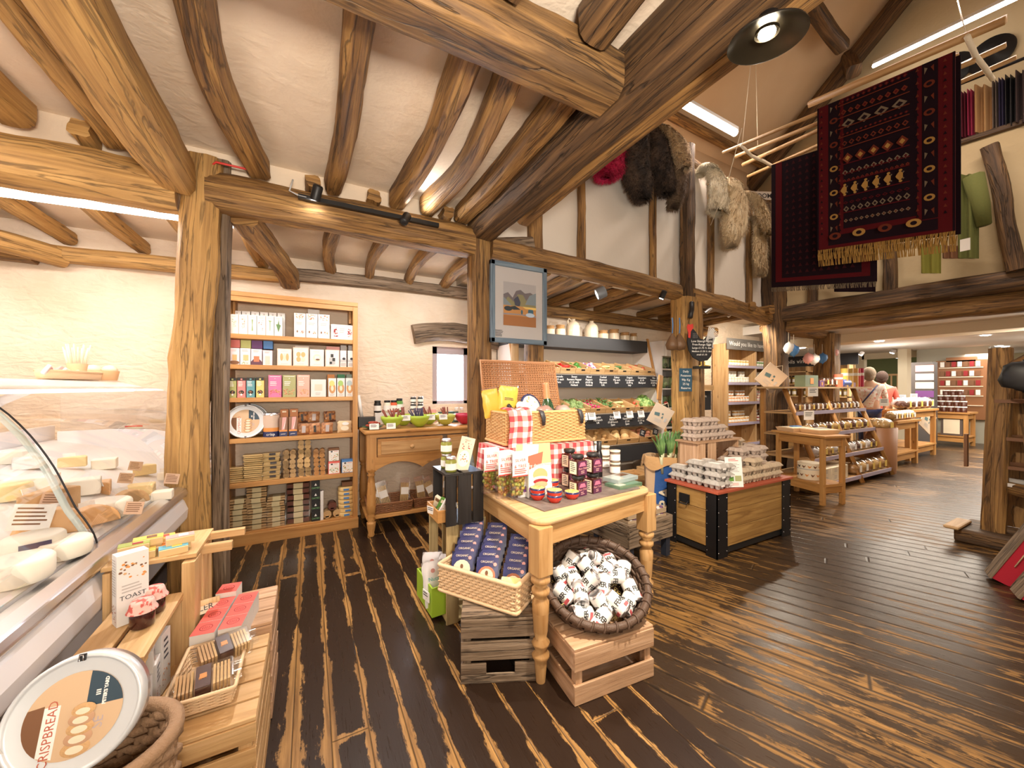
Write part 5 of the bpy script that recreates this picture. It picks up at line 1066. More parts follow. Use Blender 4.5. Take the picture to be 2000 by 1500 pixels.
# covered box beneath the hamper
def drape(name, lb, x0, x1, y0, y1, zt, zb, parent=None, side_r=True):
    mb = MB(); N = 40
    def edge(t):
        L = 2 * (x1 - x0 + y1 - y0); s = t * L
        for (a, b) in (((x0, y0), (x1, y0)), ((x1, y0), (x1, y1)), ((x1, y1), (x0, y1)), ((x0, y1), (x0, y0))):
            d = math.hypot(b[0] - a[0], b[1] - a[1])
            if s <= d + 1e-9: return a[0] + (b[0] - a[0]) * s / d, a[1] + (b[1] - a[1]) * s / d
            s -= d
        return x0, y0
    cx, cy = (x0 + x1) / 2, (y0 + y1) / 2
    def f(t, k):
        x, y = edge(min(t, 1)); o = 1 + (.05 * k + .035 * math.sin(t * 60) * k)
        return (cx + (x - cx) * o, cy + (y - cy) * o, zt - (zt - zb) * k - .01 * math.sin(t * 37) * k)
    mb.grid(f, 120, 6, GINGM, us=2 * (x1 - x0 + y1 - y0), vsc=zt - zb)
    mb.grid(lambda a, b: (x0 + (x1 - x0) * a, y0 + (y1 - y0) * b, zt), 2, 2, GINGM, us=x1 - x0, vsc=y1 - y0)
    return mb.build(name, label=lb, cat='cloth')
drape('gingham_cloth', 'red and white gingham cloth draped over the riser under the hamper', 1.00, 1.72, 2.02, 2.33, 1.03, TZ + .01)
hp = thing('wicker_hamper', 'open wicker picnic hamper standing on the gingham cloth', 'hamper', (1.38, 2.22, 1.035))
weave((.62, .30), .006, .20, 19, 30, .0095, WILL).build('wicker_body', hp); rim(WILL, (.62, .30), .205, .010).build('rim', hp)
rim(WILL, (.63, .31), .012, .009).build('base_border', hp); MB().box((0, 0, .006), (.60, .28, .008), WILL).build('base', hp)
lidm = MB(); LH = .36
for i in range(26):
    z = i * LH / 26; lidm.tube([(-.31 + .62 * j / 58, .006 * (1 if (j + i) % 2 else -1), z) for j in range(59)], .0058, WILL, 5)
for j in range(30): lidm.tube([(-.305 + .61 * j / 29, 0, 0), (-.305 + .61 * j / 29, 0, LH)], .0045, WILL, 4)
lidm.tube([(-.315, 0, 0), (-.315, 0, LH), (.315, 0, LH), (.315, 0, 0)], .010, WILL, 7)
lidm.mats = [mk('lid_willow', (.46, .22, .10), .55, bump=.3, bscale=200)]; lidm.build('wicker_lid', hp, loc=(.0, .16, .205), rot=(-.22, 0, 0))
STRAP = mk('leather_strap', (.04, .04, .045), .4)
for x in (-.06, .25):
    MB().tube([(x, -.13, .215), (x, -.17, .21), (x + .01, -.18, .17), (x + .015, -.172, .12)], [.016, .018, .018, .014], STRAP, 8, fl=.3).build('leather_strap', hp)
# cloth over the hamper front
mb = MB()
def gc(a, b):
    x = 1.075 + .165 * a + .02 * b * (a - .5); L = .42 * b
    if L < .10: return (x, 2.16 - L * .9 + .0, 1.262 + .01 * math.sin(a * 9))
    k = L - .10; return (x + .008 * math.sin(k * 20), 2.052 - .012 * math.sin(a * 10 + k * 9) - k * .10, 1.262 - k * .95)
mb.grid(gc, 14, 26, GINGM, us=.165, vsc=.36); gco = mb.build('gingham_cloth', label='red and white gingham napkin hanging over the hamper front', cat='cloth')
gco.modifiers.new('s', 'SOLIDIFY').thickness = .003
def bottle(name, lb, loc, rot, prof, m, cap, capz, labz, labm, r):
    t = thing(name, lb, 'bottle', loc, rot=rot)
    MB().lathe(prof, m, n=20).build('glass_body', t); MB().lathe(cap, capz, n=18).build('cap', t)
    MB().lathe([(r * 1.01, labz[0]), (r * 1.01, labz[1])], labm, n=20, caps=False).build('paper_label', t); return t
CHP = [(.04, 0), (.047, .01), (.047, .14), (.04, .18), (.024, .22), (.0145, .25)]
bottle('champagne_bottle', 'green sparkling wine bottle with orange foil standing in the hamper', (1.48, 2.20, 1.10), (-.05, -.06, 0), CHP, mk('bottle_glass', (.015, .05, .02), .1, coat=.6), [(.023, .21), (.022, .31), (.023, .325), (.02, .335), (0, .337)], mk('orange_foil', (.68, .22, .10), .35), (.04, .13), CREAM, .047)
bottle('beer_bottle', 'dark bottle with red label leaning forward in the hamper', (1.24, 2.24, 1.22), (.25, -1.0, .2), [(.02, -.12), (.03, -.11), (.03, .0), (.024, .04), (.013, .07), (.012, .11)], mk('beer_glass', (.02, .006, .004), .1, coat=.6), [(.014, .10), (.014, .118), (0, .12)], BLACK, (-.09, -.03), RED, .03)
bag('crisp_bag', 'yellow crisp bag propped at the hamper lid', (1.19, 2.30, 1.20), .15, .21, .05, mk('crisp_yellow', (.82, .52, .08), .35), (0, .1, 0), [('t', .5, .55, .11, 'TYRRELLS', TXT)] if False else [('l', .25, .75, .6, 2, .05, TXT)])
bag('crisp_bag', 'second yellow crisp bag behind the beer bottle', (1.09, 2.30, 1.20), .12, .19, .05, mk('crisp_yellow2', (.78, .48, .07), .35), (0, -.15, 0))
g = thing('oven_glove', 'cream oven glove with vegetable print and blue edge in the hamper', 'glove', (1.35, 2.24, 1.22), rot=(-.35, .35, .1))
GLV = blotch('veg_print', (.82, .78, .68), (.45, .30, .12), 38, .8, .1, lo=.60, hi=.64)
MB().ball((0, 0, .05), .085, GLV, 16, sy=.3, sz=1.0).ball((-.09, 0, .02), .04, GLV, 12, sy=.5).build('glove_body', g)
MB().tube([(.087 * math.cos(a), 0, .05 + .087 * math.sin(a)) for a in [-.2 + 3.2 * i / 20 for i in range(21)]], .009, NAVY, 6).build('blue_binding', g)
for i, (x, m, lb) in enumerate(((1.43, mk('wrapped_cake', (.3, .18, .15), .3), 'dark wrapped loaf in the hamper beside the glove'), (1.58, mk('flowery', (.45, .28, .25), .4), 'pinkish wrapped packet at the hamper end'), (1.30, CREAM, 'pale wrapped cheese in the hamper middle'))):
    MB().ball((0, 0, 0), .06, m, 12, jit=.25, sz=.7).build('wrapped_food', label=lb, cat='food', loc=(x, 2.18, 1.235))
# things on the table
def onT(u, v, z=TZ + .001): return Pz(u, v, z)
SKEWR = mk('olive_mix', (.34, .28, .05), .3); OLV = [mk('olive_g', (.28, .30, .05), .35), mk('olive_b', (.42, .30, .06), .35), mk('olive_r', (.30, .12, .03), .35)]
for i, (u, v, lb) in enumerate(((957, 962, 'olive pouch with tent card nearest the table corner'), (985, 972, 'olive pouch with tent card, middle of three'), (1012, 975, 'olive pouch with tent card beside the cookbook'))):
    p = onT(u, v); t = thing('olive_pouch', lb, 'pouch', p, rz=.02); t.scale = (1.12, 1.12, 1.12)
    mb = MB()
    for k in range(70): mb.ball((R.uniform(-.035, .035), R.uniform(-.012, .012), R.uniform(.015, .145)), .010, R.choice(OLV), 6)
    mb.build('olive_filling', t); MB().box((0, 0, .08), (.09, .035, .16), FILM).build('film_pouch', t, bevel=.006)
    MB().box((0, -.021, .175), (.088, .003, .115), WHITE2).box((0, .0, .235), (.088, .04, .003), WHITE2).art(.088, .115, [('r', 0, 0, 1, .05, RED), ('t', .5, .64, .18, 'SILVER', RED), ('t', .5, .38, .2, '& TREE', RED), ('l', .1, .9, .3, 3, .08, RED)], T(-.044, -.023, .118)).build('tent_card', t)
    MB().box((.048, .0, .09), (.0025, .05, .18), WHITE2).build('card_side', t)
jar('chutney_jar', 'small jar with wrapped side behind the first olive pouch', onT(942, 925), .035, .09, mk('prune', (.08, .03, .03), .4), WHITE)
jar('chutney_jar', 'dark jar with a white label at the table edge', onT(934, 950), .035, .08, mk('prune', (.08, .03, .03), .4), WHITE)
ck = thing('cookbook', 'upright cookery magazine with a picnic basket cover', 'book', onT(1046, 970), rot=(-.12, 0, -.12))
w, h = .215, .30
MB().box((0, 0, h / 2), (w, .006, h), WHITE2).art(w, h, [('r', 0, 0, 1, 1, mk('cover_grey', (.68, .66, .66), .5)), ('p', [(0, .6), (1, .62), (1, 1), (0, 1)], mk('meadow', (.35, .5, .22), .6)), ('p', [(.15, .72), (.62, .78), (.66, .98), (.2, 1)], WHITE2), ('p', [(.0, .42), (.72, .62), (.78, .84), (.02, .72)], mk('weave_red', (.42, .12, .07), .7)),
    ('p', [(0, .18), (.6, .1), (.95, .5), (.6, .56), (.05, .4)], mk('napkin', (.72, .66, .72), .6)), ('e', .66, .40, .22, .13, mk('bun', (.70, .36, .16), .6)), ('e', .66, .33, .24, .05, CREAM), ('e', .66, .28, .22, .05, DRED), ('e', .66, .22, .20, .06, mk('bun2', (.66, .36, .2), .6)), ('e', .25, .16, .12, .08, WHITE2), ('n', .16, .12, .34, .2, 12, [PUR, DRED]), ('t', .42, .56, .085, 'sunny days', WHITE2), ('t', .8, .58, .075, 'easy living', PINK)], T(-w / 2, -.003, 0)).build('cover', ck)
# bowls on the table
def sbowl(name, lb, p, inner, s=.042):
    t = thing('small_bowl', lb, 'bowl', p)
    MB().lathe([(s * .45, 0), (s * .55, .003), (s * .95, s * .55), (s * 1.0, s * .85)], mk('glaze_red', (.62, .04, .02), .15, coat=.5), n=24).build('outer_bowl', t)
    MB().lathe([(s * 1.0, s * .85), (s * 1.02, s * 1.1), (s * .95, s * 1.1)], mk('glaze_blue', (.02, .025, .10), .15, coat=.5), n=24, caps=False).build('blue_rim', t)
    MB().lathe([(s * .95, s * 1.1), (s * .8, s * .5), (0, s * .25)], inner, n=24).build('inside', t)
YG = blotch('yellow_spots', (.75, .3, .05), (.75, .6, .25), 90, .2, 0)
for u, v, n, nm in ((1050, 977, 2, 'two-high pile beside the cookbook'), (1083, 982, 2, 'front pile in the row middle'), (1117, 975, 1, '')):
    for k in range(n):
        sbowl('b', ('lower' if k == 0 else 'upper') + ' red and blue bowl in the ' + nm if n > 1 else 'single red and blue spotted bowl before the dark jars', onT(u, v) + Vector((0, 0, k * .026)), YG)
sbowl('b', 'red and blue bowl stacked behind the front pile', onT(1078, 962) + Vector((0, 0, .03)), YG); sbowl('b', 'lowest red and blue bowl of the rear pile', onT(1078, 962), YG)
PLUML = mk('plum_label', (.09, .02, .06), .5); PLUMP = mk('plum_pink', (.6, .15, .25), .5)
def plum(lb, p, rz):
    t = thing('chutney_jar', lb, 'jar', p, rz=rz); s = .037; h = .112
    MB().box((0, 0, h * .40), (s * 2, s * 2, h * .78), DJAM).lathe([(s * .9, h * .79), (s * .75, h * .88)], DJAM, n=14).build('glass_body', t, bevel=.006)
    MB().lathe([(s * .95, h * .88), (s * .98, h * .9), (s * .98, h * 1.03), (s * .85, h * 1.06), (0, h * 1.06)], BLACK, n=18).build('lid', t)
    L = MB(T(0, 0, 0)); M = T(-s, -s - .0005, h * .06); L.art(s * 2, h * .7, [('r', 0, 0, 1, 1, PLUML), ('p', [(.12, .62), (.88, .62), (.72, .9), (.28, .9)], PLUMP), ('t', .5, .4, .2, 'Plum Chilli', PINK), ('l', .3, .7, .25, 2, .12, PINK)], M)
    L.art(s * 2, h * .7, [('r', .15, .05, .85, .95, CREAM), ('l', .25, .75, .8, 5, .14, TXT)], T(-s - .0005, s, h * .06, rz=-PI / 2)); L.build('paper_label', t)
k = 0
for (u, v, lev) in ((1128, 968, 0), (1157, 962, 0), (1112, 950, 0), (1140, 945, 0), (1120, 935, 0), (1128, 968, 1), (1157, 962, 1), (1112, 950, 1)):
    plum(('lower' if lev == 0 else 'upper') + ' plum chilli jar, ' + ('front pair beside the single bowl', 'front pair toward the glass jars', 'behind the front pair near the cookbook', 'behind the front pair, inner', 'rearmost of the base layer', 'front with its label showing', 'second with pink label, by the glass jars', 'back near the cookbook')[k], onT(u, v) + Vector((0, 0, lev * .12)), .18); k += 1
PATE = mk('pate', (.5, .36, .26), .6)
for (u, v, n, nm) in ((1201, 926, 2, 'column in front beside the boxed goods'), (1181, 914, 2, 'column behind the plum jars'), (1166, 903, 2, 'rear column by the gingham cloth')):
    for k in range(n):
        t = thing('glass_jar', ('lower' if k == 0 else 'upper') + ' clip-less glass jar with white label, ' + nm, 'jar', onT(u, v) + Vector((0, 0, k * .088)))
        MB().lathe([(.034, .004), (.034, .068)], PATE, n=18).build('filling', t); MB().lathe([(.035, 0), (.037, .004), (.037, .074)], JARG, n=20).build('glass_body', t)
        MB().lathe([(.038, .074), (.039, .086), (0, .0865)], mk('pale_lid', (.66, .6, .5), .4), n=20).build('lid', t); MB().lathe([(.0375, .015), (.0375, .058)], WHITE2, n=20, caps=False).build('paper_label', t)
for i, (u, v, z, m, lb) in enumerate(((1218, 950, 0, mk('box_green', (.12, .25, .15), .3), 'green film-wrapped box at the bottom of the pair'), (1212, 945, .026, mk('box_sky', (.45, .55, .55), .3), 'pale blue film-wrapped box lying on the green one'))):
    p = onT(u, v) + Vector((0, 0, z)); t = thing('wrapped_box', lb, 'box', p, rz=.1 + .08 * i)
    MB().box((0, 0, .012), (.21, .12, .024), m).box((.04, .02, .0245), (.09, .05, .001), BROWN).box((-.06, -.02, .0245), (.06, .05, .001), CREAM).build('printed_box', t, bevel=.002); MB().box((0, 0, .013), (.214, .124, .027), FILM).build('film_wrap', t, bevel=.004)
MB().box((0, 0, .02), (.05, .03, .04), RED).build('small_red_box', label='small red item behind the glass jars', cat='box', loc=onT(1186, 905))
for i in range(3):
    p = Pd(1142 + 14 * i, 862, 2.62)
    bottle('sauce_bottle', 'black capped bottle behind the gingham, ' + ('nearest the hamper', 'middle one', 'nearest the vegetables')[i], (p.x, p.y, TZ + .002), (0, 0, 0), [(.022, 0), (.024, .005), (.024, .15), (.014, .19)], mk('sauce_glass', (.01, .008, .01), .15), [(.017, .19), (.017, .25), (0, .252)], BLACK, (.04, .12), mk('sauce_lab', (.1, .03, .03), .5), .024)

# ---------------------------------------------------------------- under and around the table
cr = crate('weathered_crate', 'weathered grey crate with a hand hole under the cane basket', (.86, 1.735, .0), .376, .30, .305, 3, .093, GREYW, rz=math.radians(-24.5), top=True, handle=True, bot=False)
crate('pale_crate', 'pinkish pine crate under the dark round basket', (1.262, 1.49, .0), .45, .38, .235, 2, .088, CRATEP, rz=math.radians(-5), top=True)
ax = Vector((.26, -.398)).normalized(); py = Vector((-ax.y, ax.x)) * 1.0
cb_ = Vector((.857, 1.545)) - ax * .24 + py * .16
cb = thing('cane_basket', 'pale square-woven cane basket of snack pouches on the weathered crate', 'basket', (cb_.x, cb_.y, .322), rz=math.atan2(ax.y, ax.x))
weave((.46, .30), .010, .125, 9, 38, .0115, CANE, amp=.5).build('wicker_body', cb); rim(CANE, (.47, .31), .138, .012).build('rim', cb); rim(CANE, (.47, .31), .008, .010).build('base_border', cb)
MB().box((0, 0, .006), (.45, .29, .008), CANE).build('base', cb)
NV2 = mk('navy_pouch', (.03, .035, .14), .35)
cols = [(CREAM, 'white seal'), (mk('coral_seal', (.75, .22, .12), .5), 'coral seal'), (mk('brown_seal', (.35, .12, .06), .5), 'brown seal')]
pr = {}
for j, (mm, nn) in enumerate(cols):
    for i in range(6 if j < 2 else 5):
        x = -.13 + .155 * j - .012 * i; y = -.095 + .04 * i; z = .045 + .022 * i
        ang = .10
        lp = Vector((cb_.x, cb_.y, .322)) + Vector((ax.x, ax.y, 0)) * x + Vector((py.x, py.y, 0)) * y + Vector((0, 0, z))
        rot = (-.45, .0, math.atan2(ax.y, ax.x) + .5 - .1 * j)
        if (j, 'p') not in pr:
            t = thing('snack_pouch', '', 'pouch', lp, rot=rot, group='navy pouches with a %s' % nn)
            MB().grid(lambda a, b: ((a - .5) * .115, -.012 * math.sin(PI * a) * math.sin(PI * b), b * .15), 6, 6, NV2).grid(lambda a, b: ((a - .5) * .115, .012 * math.sin(PI * a) * math.sin(PI * b), b * .15), 6, 6, NV2).build('pouch_body', t)
            MB().art(.115, .15, [('e', .5, .42, .40, .30, mm), ('e', .5, .42, .30, .22, CREAM), ('e', .5, .5, .07, .08, BROWN), ('e', .5, .36, .12, .08, mm), ('t', .5, .82, .10, 'ORGANIC', CREAM), ('e', .87, .78, .08, .06, PINK)], T(-.0575, -.0125, 0)).build('printed_seal', t); pr[(j, 'p')] = t
        else: t = dup(pr[(j, 'p')], lp, rot=rot)
        t['label'] = 'navy snack pouch with a round %s in the cane basket row' % nn
lp = Vector((cb_.x, cb_.y, .40)) + Vector((ax.x, ax.y, 0)) * .17 + Vector((py.x, py.y, 0)) * -.08
MB().box((0, 0, .03), (.10, .05, .07), blotch('yellow_packet', (.85, .75, .3), (.6, .55, .45), 60, .4, 0, lo=.55, hi=.6)).build('yellow_packet', label='pale yellow dotted packet at the near corner of the cane basket', cat='packet', loc=lp, rot=(.6, 0, math.atan2(ax.y, ax.x) + .3), bevel=.006)
# dark round basket with cans
bk = thing('round_basket', 'large dark willow basket of tins tilted on the pinkish crate', 'basket', (1.305, 1.515, .40), rot=(.50, -.06, -.15))
RX, RY = .268, .24
def bs(k): return (.55 + .45 * (max(0, k) ** .5))
mb = MB(); NN = 56
for i in range(13):
    k = i / 12; pts = []
    for j in range(NN):
        a = 2 * PI * j / NN; f = bs(k) + .018 * (1 if (j // 2 + i) % 2 else -1); pts.append((RX * f * math.cos(a), RY * f * math.sin(a), -.17 + .17 * k))
    mb.tube(pts, .0125, WICKD, 6, closed=True, fl=.7)
for j in range(0, NN, 2):
    a = 2 * PI * (j + .5) / NN; mb.tube([(RX * bs(k) * math.cos(a), RY * bs(k) * math.sin(a), -.17 + .17 * k) for k in (0, .15, .35, .6, 1)], .007, WICKD, 4, caps=False)
for q_ in range(10): mb.box((0, -.13 + .029 * q_, -.172), (.28, .024, .008), WICKD)
mb.build('wicker_body', bk)
mb = MB().tube([(RX * 1.02 * math.cos(a), RY * 1.02 * math.sin(a), .012) for a in [2 * PI * i / 60 for i in range(60)]], .019, WICKD, 8, closed=True)
for j in range(30):
    a = 2 * PI * j / 30; c = Vector((RX * 1.02 * math.cos(a), RY * 1.02 * math.sin(a), .012)); tn = Vector((-math.sin(a), math.cos(a), 0)); rd = Vector((math.cos(a), math.sin(a), 0))
    mb.tube([c + (rd * math.cos(b) + Vector((0, 0, 1)) * math.sin(b)) * .021 + tn * (.012 * b / PI - .01) for b in [2 * PI * q_ / 8 for q_ in range(9)]], .006, WICKD, 4, caps=False)
mb.build('wrapped_rim', bk)
mb = MB().tube([(-RX * .9, -.05, .03), (-RX * .3, RY * .75, .05), (RX * .5, RY * .85, .04), (RX * .98, .05, .02)], .012, BWILL, 7); 
STR = mk('wood_wool', (.78, .62, .26), .8); mb = MB()
for i in range(260):
    a = R.random() * 6.28; r = math.sqrt(R.random()) * .85; c = Vector((RX * r * math.cos(a), RY * r * math.sin(a), -.085 + .03 * R.random())); pts = [c]
    for j in range(4): pts.append(pts[-1] + Vector((R.uniform(-.02, .02), R.uniform(-.02, .02), R.uniform(-.012, .014))))
    mb.tube(pts, .0016, STR, 3)
ww = mb.build('wood_wool', label='pale yellow wood wool bedding under the tins in the round basket', cat='wood wool', kind='stuff', loc=bk.location, rot=tuple(bk.rotation_euler))
MB_ = bk.rotation_euler.to_matrix(); PNKL = mk('can_pink', (.66, .12, .14), .4)
ct = thing('drink_can', '', 'can', (0, 0, 0)); r_ = .033
MB().lathe([(.026, -.052), (r_, -.046), (r_, .045), (.027, .052), (.024, .052), (.023, .049), (0, .049)], ALU, n=20).build('can_body', ct)
mb = MB().lathe([(r_ + .0003, -.042), (r_ + .0003, .042)], WHITE2, n=20, caps=False)
for a in (0, 2.1, 4.2):
    for i_c, chh in enumerate('FEVER'):
        aa = a + (i_c - 2) * .36; mb.text(chh, .030, BLACK, T(0, 0, 0, rz=aa) @ T(0, -r_ - .0012, -.012, rx=PI / 2), bold=.0004)
    mb.box((0, 0, 0), (.03, .001, .014), PNKL, T(0, 0, 0, rz=a + .3) @ T(0, -r_ - .0002, -.03))
mb.build('printed_label', ct)
CP = [(-.15, .10, 0), (-.07, .15, .01), (.02, .16, .01), (.08, .12, .02), (-.18, .0, .0), (-.10, .05, .02), (.0, .08, .03), (.07, .03, .03), (.15, .08, .01), (.19, .02, .01), (-.11, -.05, .02), (-.04, .0, .04), (.03, -.03, .03), (.17, -.09, .01), (-.14, -.12, .0), (-.03, -.11, .02), (.05, -.13, .02), (.11, -.14, .0), (-.06, -.17, .0), (.12, .0, .03)]
for i, (x, y, z) in enumerate(CP):
    c = Vector(bk.location) + MB_ @ Vector((x, y, z - .035)); e = (MB_ @ Matrix.Rotation(R.uniform(0, 6.2), 3, 'Z') @ Matrix.Rotation(R.uniform(.7, 1.5), 3, 'X') @ Matrix.Rotation(R.uniform(0, 6.2), 3, 'Z')).to_euler()
    o = ct if i == 0 else dup(ct, c)
    o.location = c; o.rotation_euler = e; o.scale = (1.14,) * 3; o['label'] = 'small white labelled drink can with black letters lying in the round basket'; o['group'] = 'drink cans in the round basket'
# lime box, upright crate, black crate
up = thing('upright_crate', 'upright pale crate standing behind the cane basket', 'crate', (.835, 2.31, 0))
for nm, c, d in (('slat', (-.09, -.175, .30), (.075, .014, .60)), ('slat', (.02, -.175, .30), (.065, .014, .60)), ('slat', (.10, -.175, .30), (.05, .014, .60)), ('slat', (-.10, .175, .30), (.06, .014, .60)), ('slat', (0, .175, .30), (.08, .014, .60)), ('slat', (.10, .175, .30), (.06, .014, .60)), ('top_board', (0, 0, .59), (.24, .35, .018)), ('base_board', (0, 0, .01), (.24, .35, .018)), ('rail', (.11, 0, .30), (.014, .33, .08)), ('rail', (.11, 0, .52), (.014, .33, .08))):
    MB().box(c, d, mk_green := wood('greenish_pine', (.60, .46, .24), (.48, .36, .17), (.3, .21, .09), .65, 1.0, .2)).build(nm, up, bevel=.002)
def openbox(name, lb, loc, w, d, h, m, rz=0, th=.01, cat='box', inner=None):
    t = thing(name, lb, cat, loc, rz)
    for c, s in (((0, -d / 2 + th / 2, h / 2), (w, th, h)), ((0, d / 2 - th / 2, h / 2), (w, th, h)), ((-w / 2 + th / 2, 0, h / 2), (th, d - 2 * th, h)), ((w / 2 - th / 2, 0, h / 2), (th, d - 2 * th, h))): MB().box(c, s, m).build('side_board', t, bevel=.001)
    MB().box((0, 0, th / 2), (w - 2 * th, d - 2 * th, th), inner or m).build('base_board', t); return t
LIMEP = mk('lime_paint', (.36, .56, .04), .5); openbox('lime_box', 'bright lime green open box on the floor beside the crates', (.705, 2.36, .022), .14, .30, .175, LIMEP, .05)
card('price_tag', 'white price tag tied to the lime green box', (.625, 2.27, .10), .075, .06, -1.3, 0, 2, cat='price tag')
for i, (x, y, rz, lb) in enumerate(((.69, 2.27, .1, 'white nut pouch with turquoise writing in the lime box, front'), (.70, 2.40, -.1, 'white nut pouch behind the front one in the lime box'), (.76, 2.33, -.2, 'white pouch with purple print against the upright crate'))):
    bag('nut_pouch', lb, (x, y, .05), .13, .27, .05, mk('pouch_white', (.82, .8, .82), .4), (-.12, .1 * (i - 1), rz - .3), [('n', .1, .02, .9, .32, 30, NUT), ('t', .5, .6, .12, 'Nuts', mk('turq', (.1, .5, .5), .5)), ('e', .5, .82, .1, .05, PINK)])
bx = thing('black_crate', 'black painted crate on the upright pale crate', 'crate', (.80, 2.20, .602))
for nm, c, d in (('slat', (-.085, -.125, .15), (.06, .012, .30)), ('slat', (.0, -.125, .15), (.08, .012, .30)), ('slat', (.085, -.125, .15), (.065, .012, .30)), ('slat', (-.085, .125, .15), (.06, .012, .30)), ('slat', (.0, .125, .15), (.08, .012, .30)), ('slat', (.085, .125, .15), (.065, .012, .30)), ('top_slat', (-.075, 0, .295), (.085, .27, .014)), ('top_slat', (.05, 0, .295), (.12, .27, .014)), ('base_board', (0, 0, .007), (.22, .25, .012))):
    MB().box(c, d, BLACKW).build(nm, bx, bevel=.001)
openbox('orange_box', 'small orange wooden box poking out of the black crate', (.70, 2.21, .62), .11, .22, .07, PINEO, .0)
card('price_tag', 'small price tag on the orange wooden box', (.640, 2.21, .645), .07, .045, -1.2, .1, 2, cat='price tag')
for i, (y, rz) in enumerate(((2.17, .5), (2.22, .2), (2.27, -.3))): MB().box((0, 0, .05), (.08, .02, .11), (WHITE, GREEN, CREAM)[i]).art(.08, .11, [('n', .1, .1, .9, .5, 10, NUT), ('r', .1, .7, .9, .9, (GREEN, CREAM, BROWN)[i])], T(-.04, -.01, 0)).build('recipe_packet', label=('white stock packet leaning in the orange box, front', 'green edged packet in the orange box, middle', 'cream packet at the back of the orange box')[i], cat='packet', loc=(.70, y, .635), rot=(.3, .45, rz - .6))
for i, (x, y, z, lb) in enumerate(((.735, 2.13, .904, 'gherkin jar with a frilled cap, lower on the black crate'), (.745, 2.245, .904, 'gherkin jar with a frilled cap at the crate back'), (.745, 2.245, .994, 'gherkin jar stacked on top of another on the black crate'))):
    jar('gherkin_jar', lb, (x, y, z), .034, .088, mk('gherkin', (.26, .27, .05), .3), ALU, labm=WHITE2)
MB().box((0, 0, .10), (.085, .008, .20), WHITE2).art(.085, .2, [('r', 0, .0, 1, 1, CREAM), ('e', .5, .35, .4, .25, WHITE2), ('n', .2, .2, .8, .5, 14, [RED, ORANGE, GREEN]), ('n', .2, .6, .8, .85, 10, [RED, DRED]), ('t', .5, .88, .07, 'MEAT', RED)], T(-.0425, -.004, 0)).build('recipe_booklet', label='slim recipe booklet with tomato cover leaning on the black crate', cat='book', loc=(.80, 2.14, .904), rot=(-.15, .25, -.35))
MB().add([(0, 0, 0), (.09, 0, 0), (.05, 0, .19), (.02, 0, .19), (0, .05, 0), (.09, .05, 0), (.05, .03, .19), (.02, .03, .19)], [(0, 1, 2, 3), (7, 6, 5, 4), (1, 5, 6, 2), (0, 3, 7, 4), (3, 2, 6, 7)], clear('blue_acrylic', (.55, .75, .95), .15)).build('acrylic_stand', label='clear bluish acrylic stand behind the recipe booklet', cat='stand', loc=(.83, 2.22, .904), rz=-.3)
# behind the table: wooden box on dark legs, sack with leeks
wb = thing('wooden_bin', 'low wooden bin on dark legs behind the display table', 'bin', (2.40, 2.33, 0), rz=.05)
for c, s in (((0, -.20, .25), (.52, .02, .18)), ((0, .20, .25), (.52, .02, .18)), ((-.25, 0, .25), (.02, .38, .18)), ((.25, 0, .25), (.02, .38, .18)), ((0, 0, .17), (.48, .38, .02))): MB().box(c, s, GREYW).build('side_board', wb, bevel=.002)
for x in (-.22, .22):
    for y in (-.17, .17): MB().box((x, y, .08), (.05, .05, .16), mk('leg_navy', (.02, .025, .04), .5)).build('leg', wb)
for k in range(3):
    for j in range(2):
        t = thing('egg_tray_pack', ('lowest', 'middle', 'top')[k] + ' film-wrapped mushroom tray in the wooden bin, ' + ('near the leg', 'near the sack')[j], 'tray', (2.28 + .22 * j, 2.26, .27 + .05 * k), rz=.1 * (j - .5))
        MB().box((0, 0, .02), (.20, .24, .035), mk('card_tray', (.62, .46, .3), .7)).build('tray_body', t)
        for q_ in range(4): MB().ball((-.06 + .04 * q_, -.10, .035), .018, (WHITE, PUR)[q_ % 2], 8).build('mushroom', t)
        MB().box((0, 0, .027), (.205, .245, .045), FILM).build('film_wrap', t, bevel=.006)
sk = thing('paper_sack', 'tall paper potato sack with blue printed panel holding the leeks', 'sack', (3.14, 2.60, 0), rz=-.72)
PAPER = mk('sack_paper', (.60, .42, .27), .85, bump=.6, bscale=14); SBL = mk('sack_blue', (.02, .09, .32), .6, bump=.6, bscale=14)
def sf(a, b):
    th = 2 * PI * a; q = 4; c, s_ = math.cos(th), math.sin(th); r = (abs(c) ** q + abs(s_) ** q) ** (-1 / q); w = 1 + .04 * math.sin(b * 9 + a * 25) + .03 * math.sin(a * 50 + b * 4)
    return (.19 * r * c * w, .12 * r * s_ * w, b * .72)
MB().grid(sf, 48, 14, PAPER).build('sack_body', sk)
def lab(a, b):
    p = Vector(sf(.66 + .17 * a, .0 + .95 * b)); return (p.x * 1.012, p.y * 1.03, p.z)
MB().grid(lab, 16, 14, SBL).build('blue_panel', sk)
mb = MB()
mb.text('H.P.A', .14, CREAM, T(.02, -.145, .10, rx=PI / 2) @ Matrix.Rotation(PI / 2, 4, 'Z'), 'LEFT', .004); mb.text('WILJA', .08, CREAM, T(.12, -.147, .16, rx=PI / 2) @ Matrix.Rotation(PI / 2, 4, 'Z'), 'LEFT', .002); mb.build('printed_letters', sk)
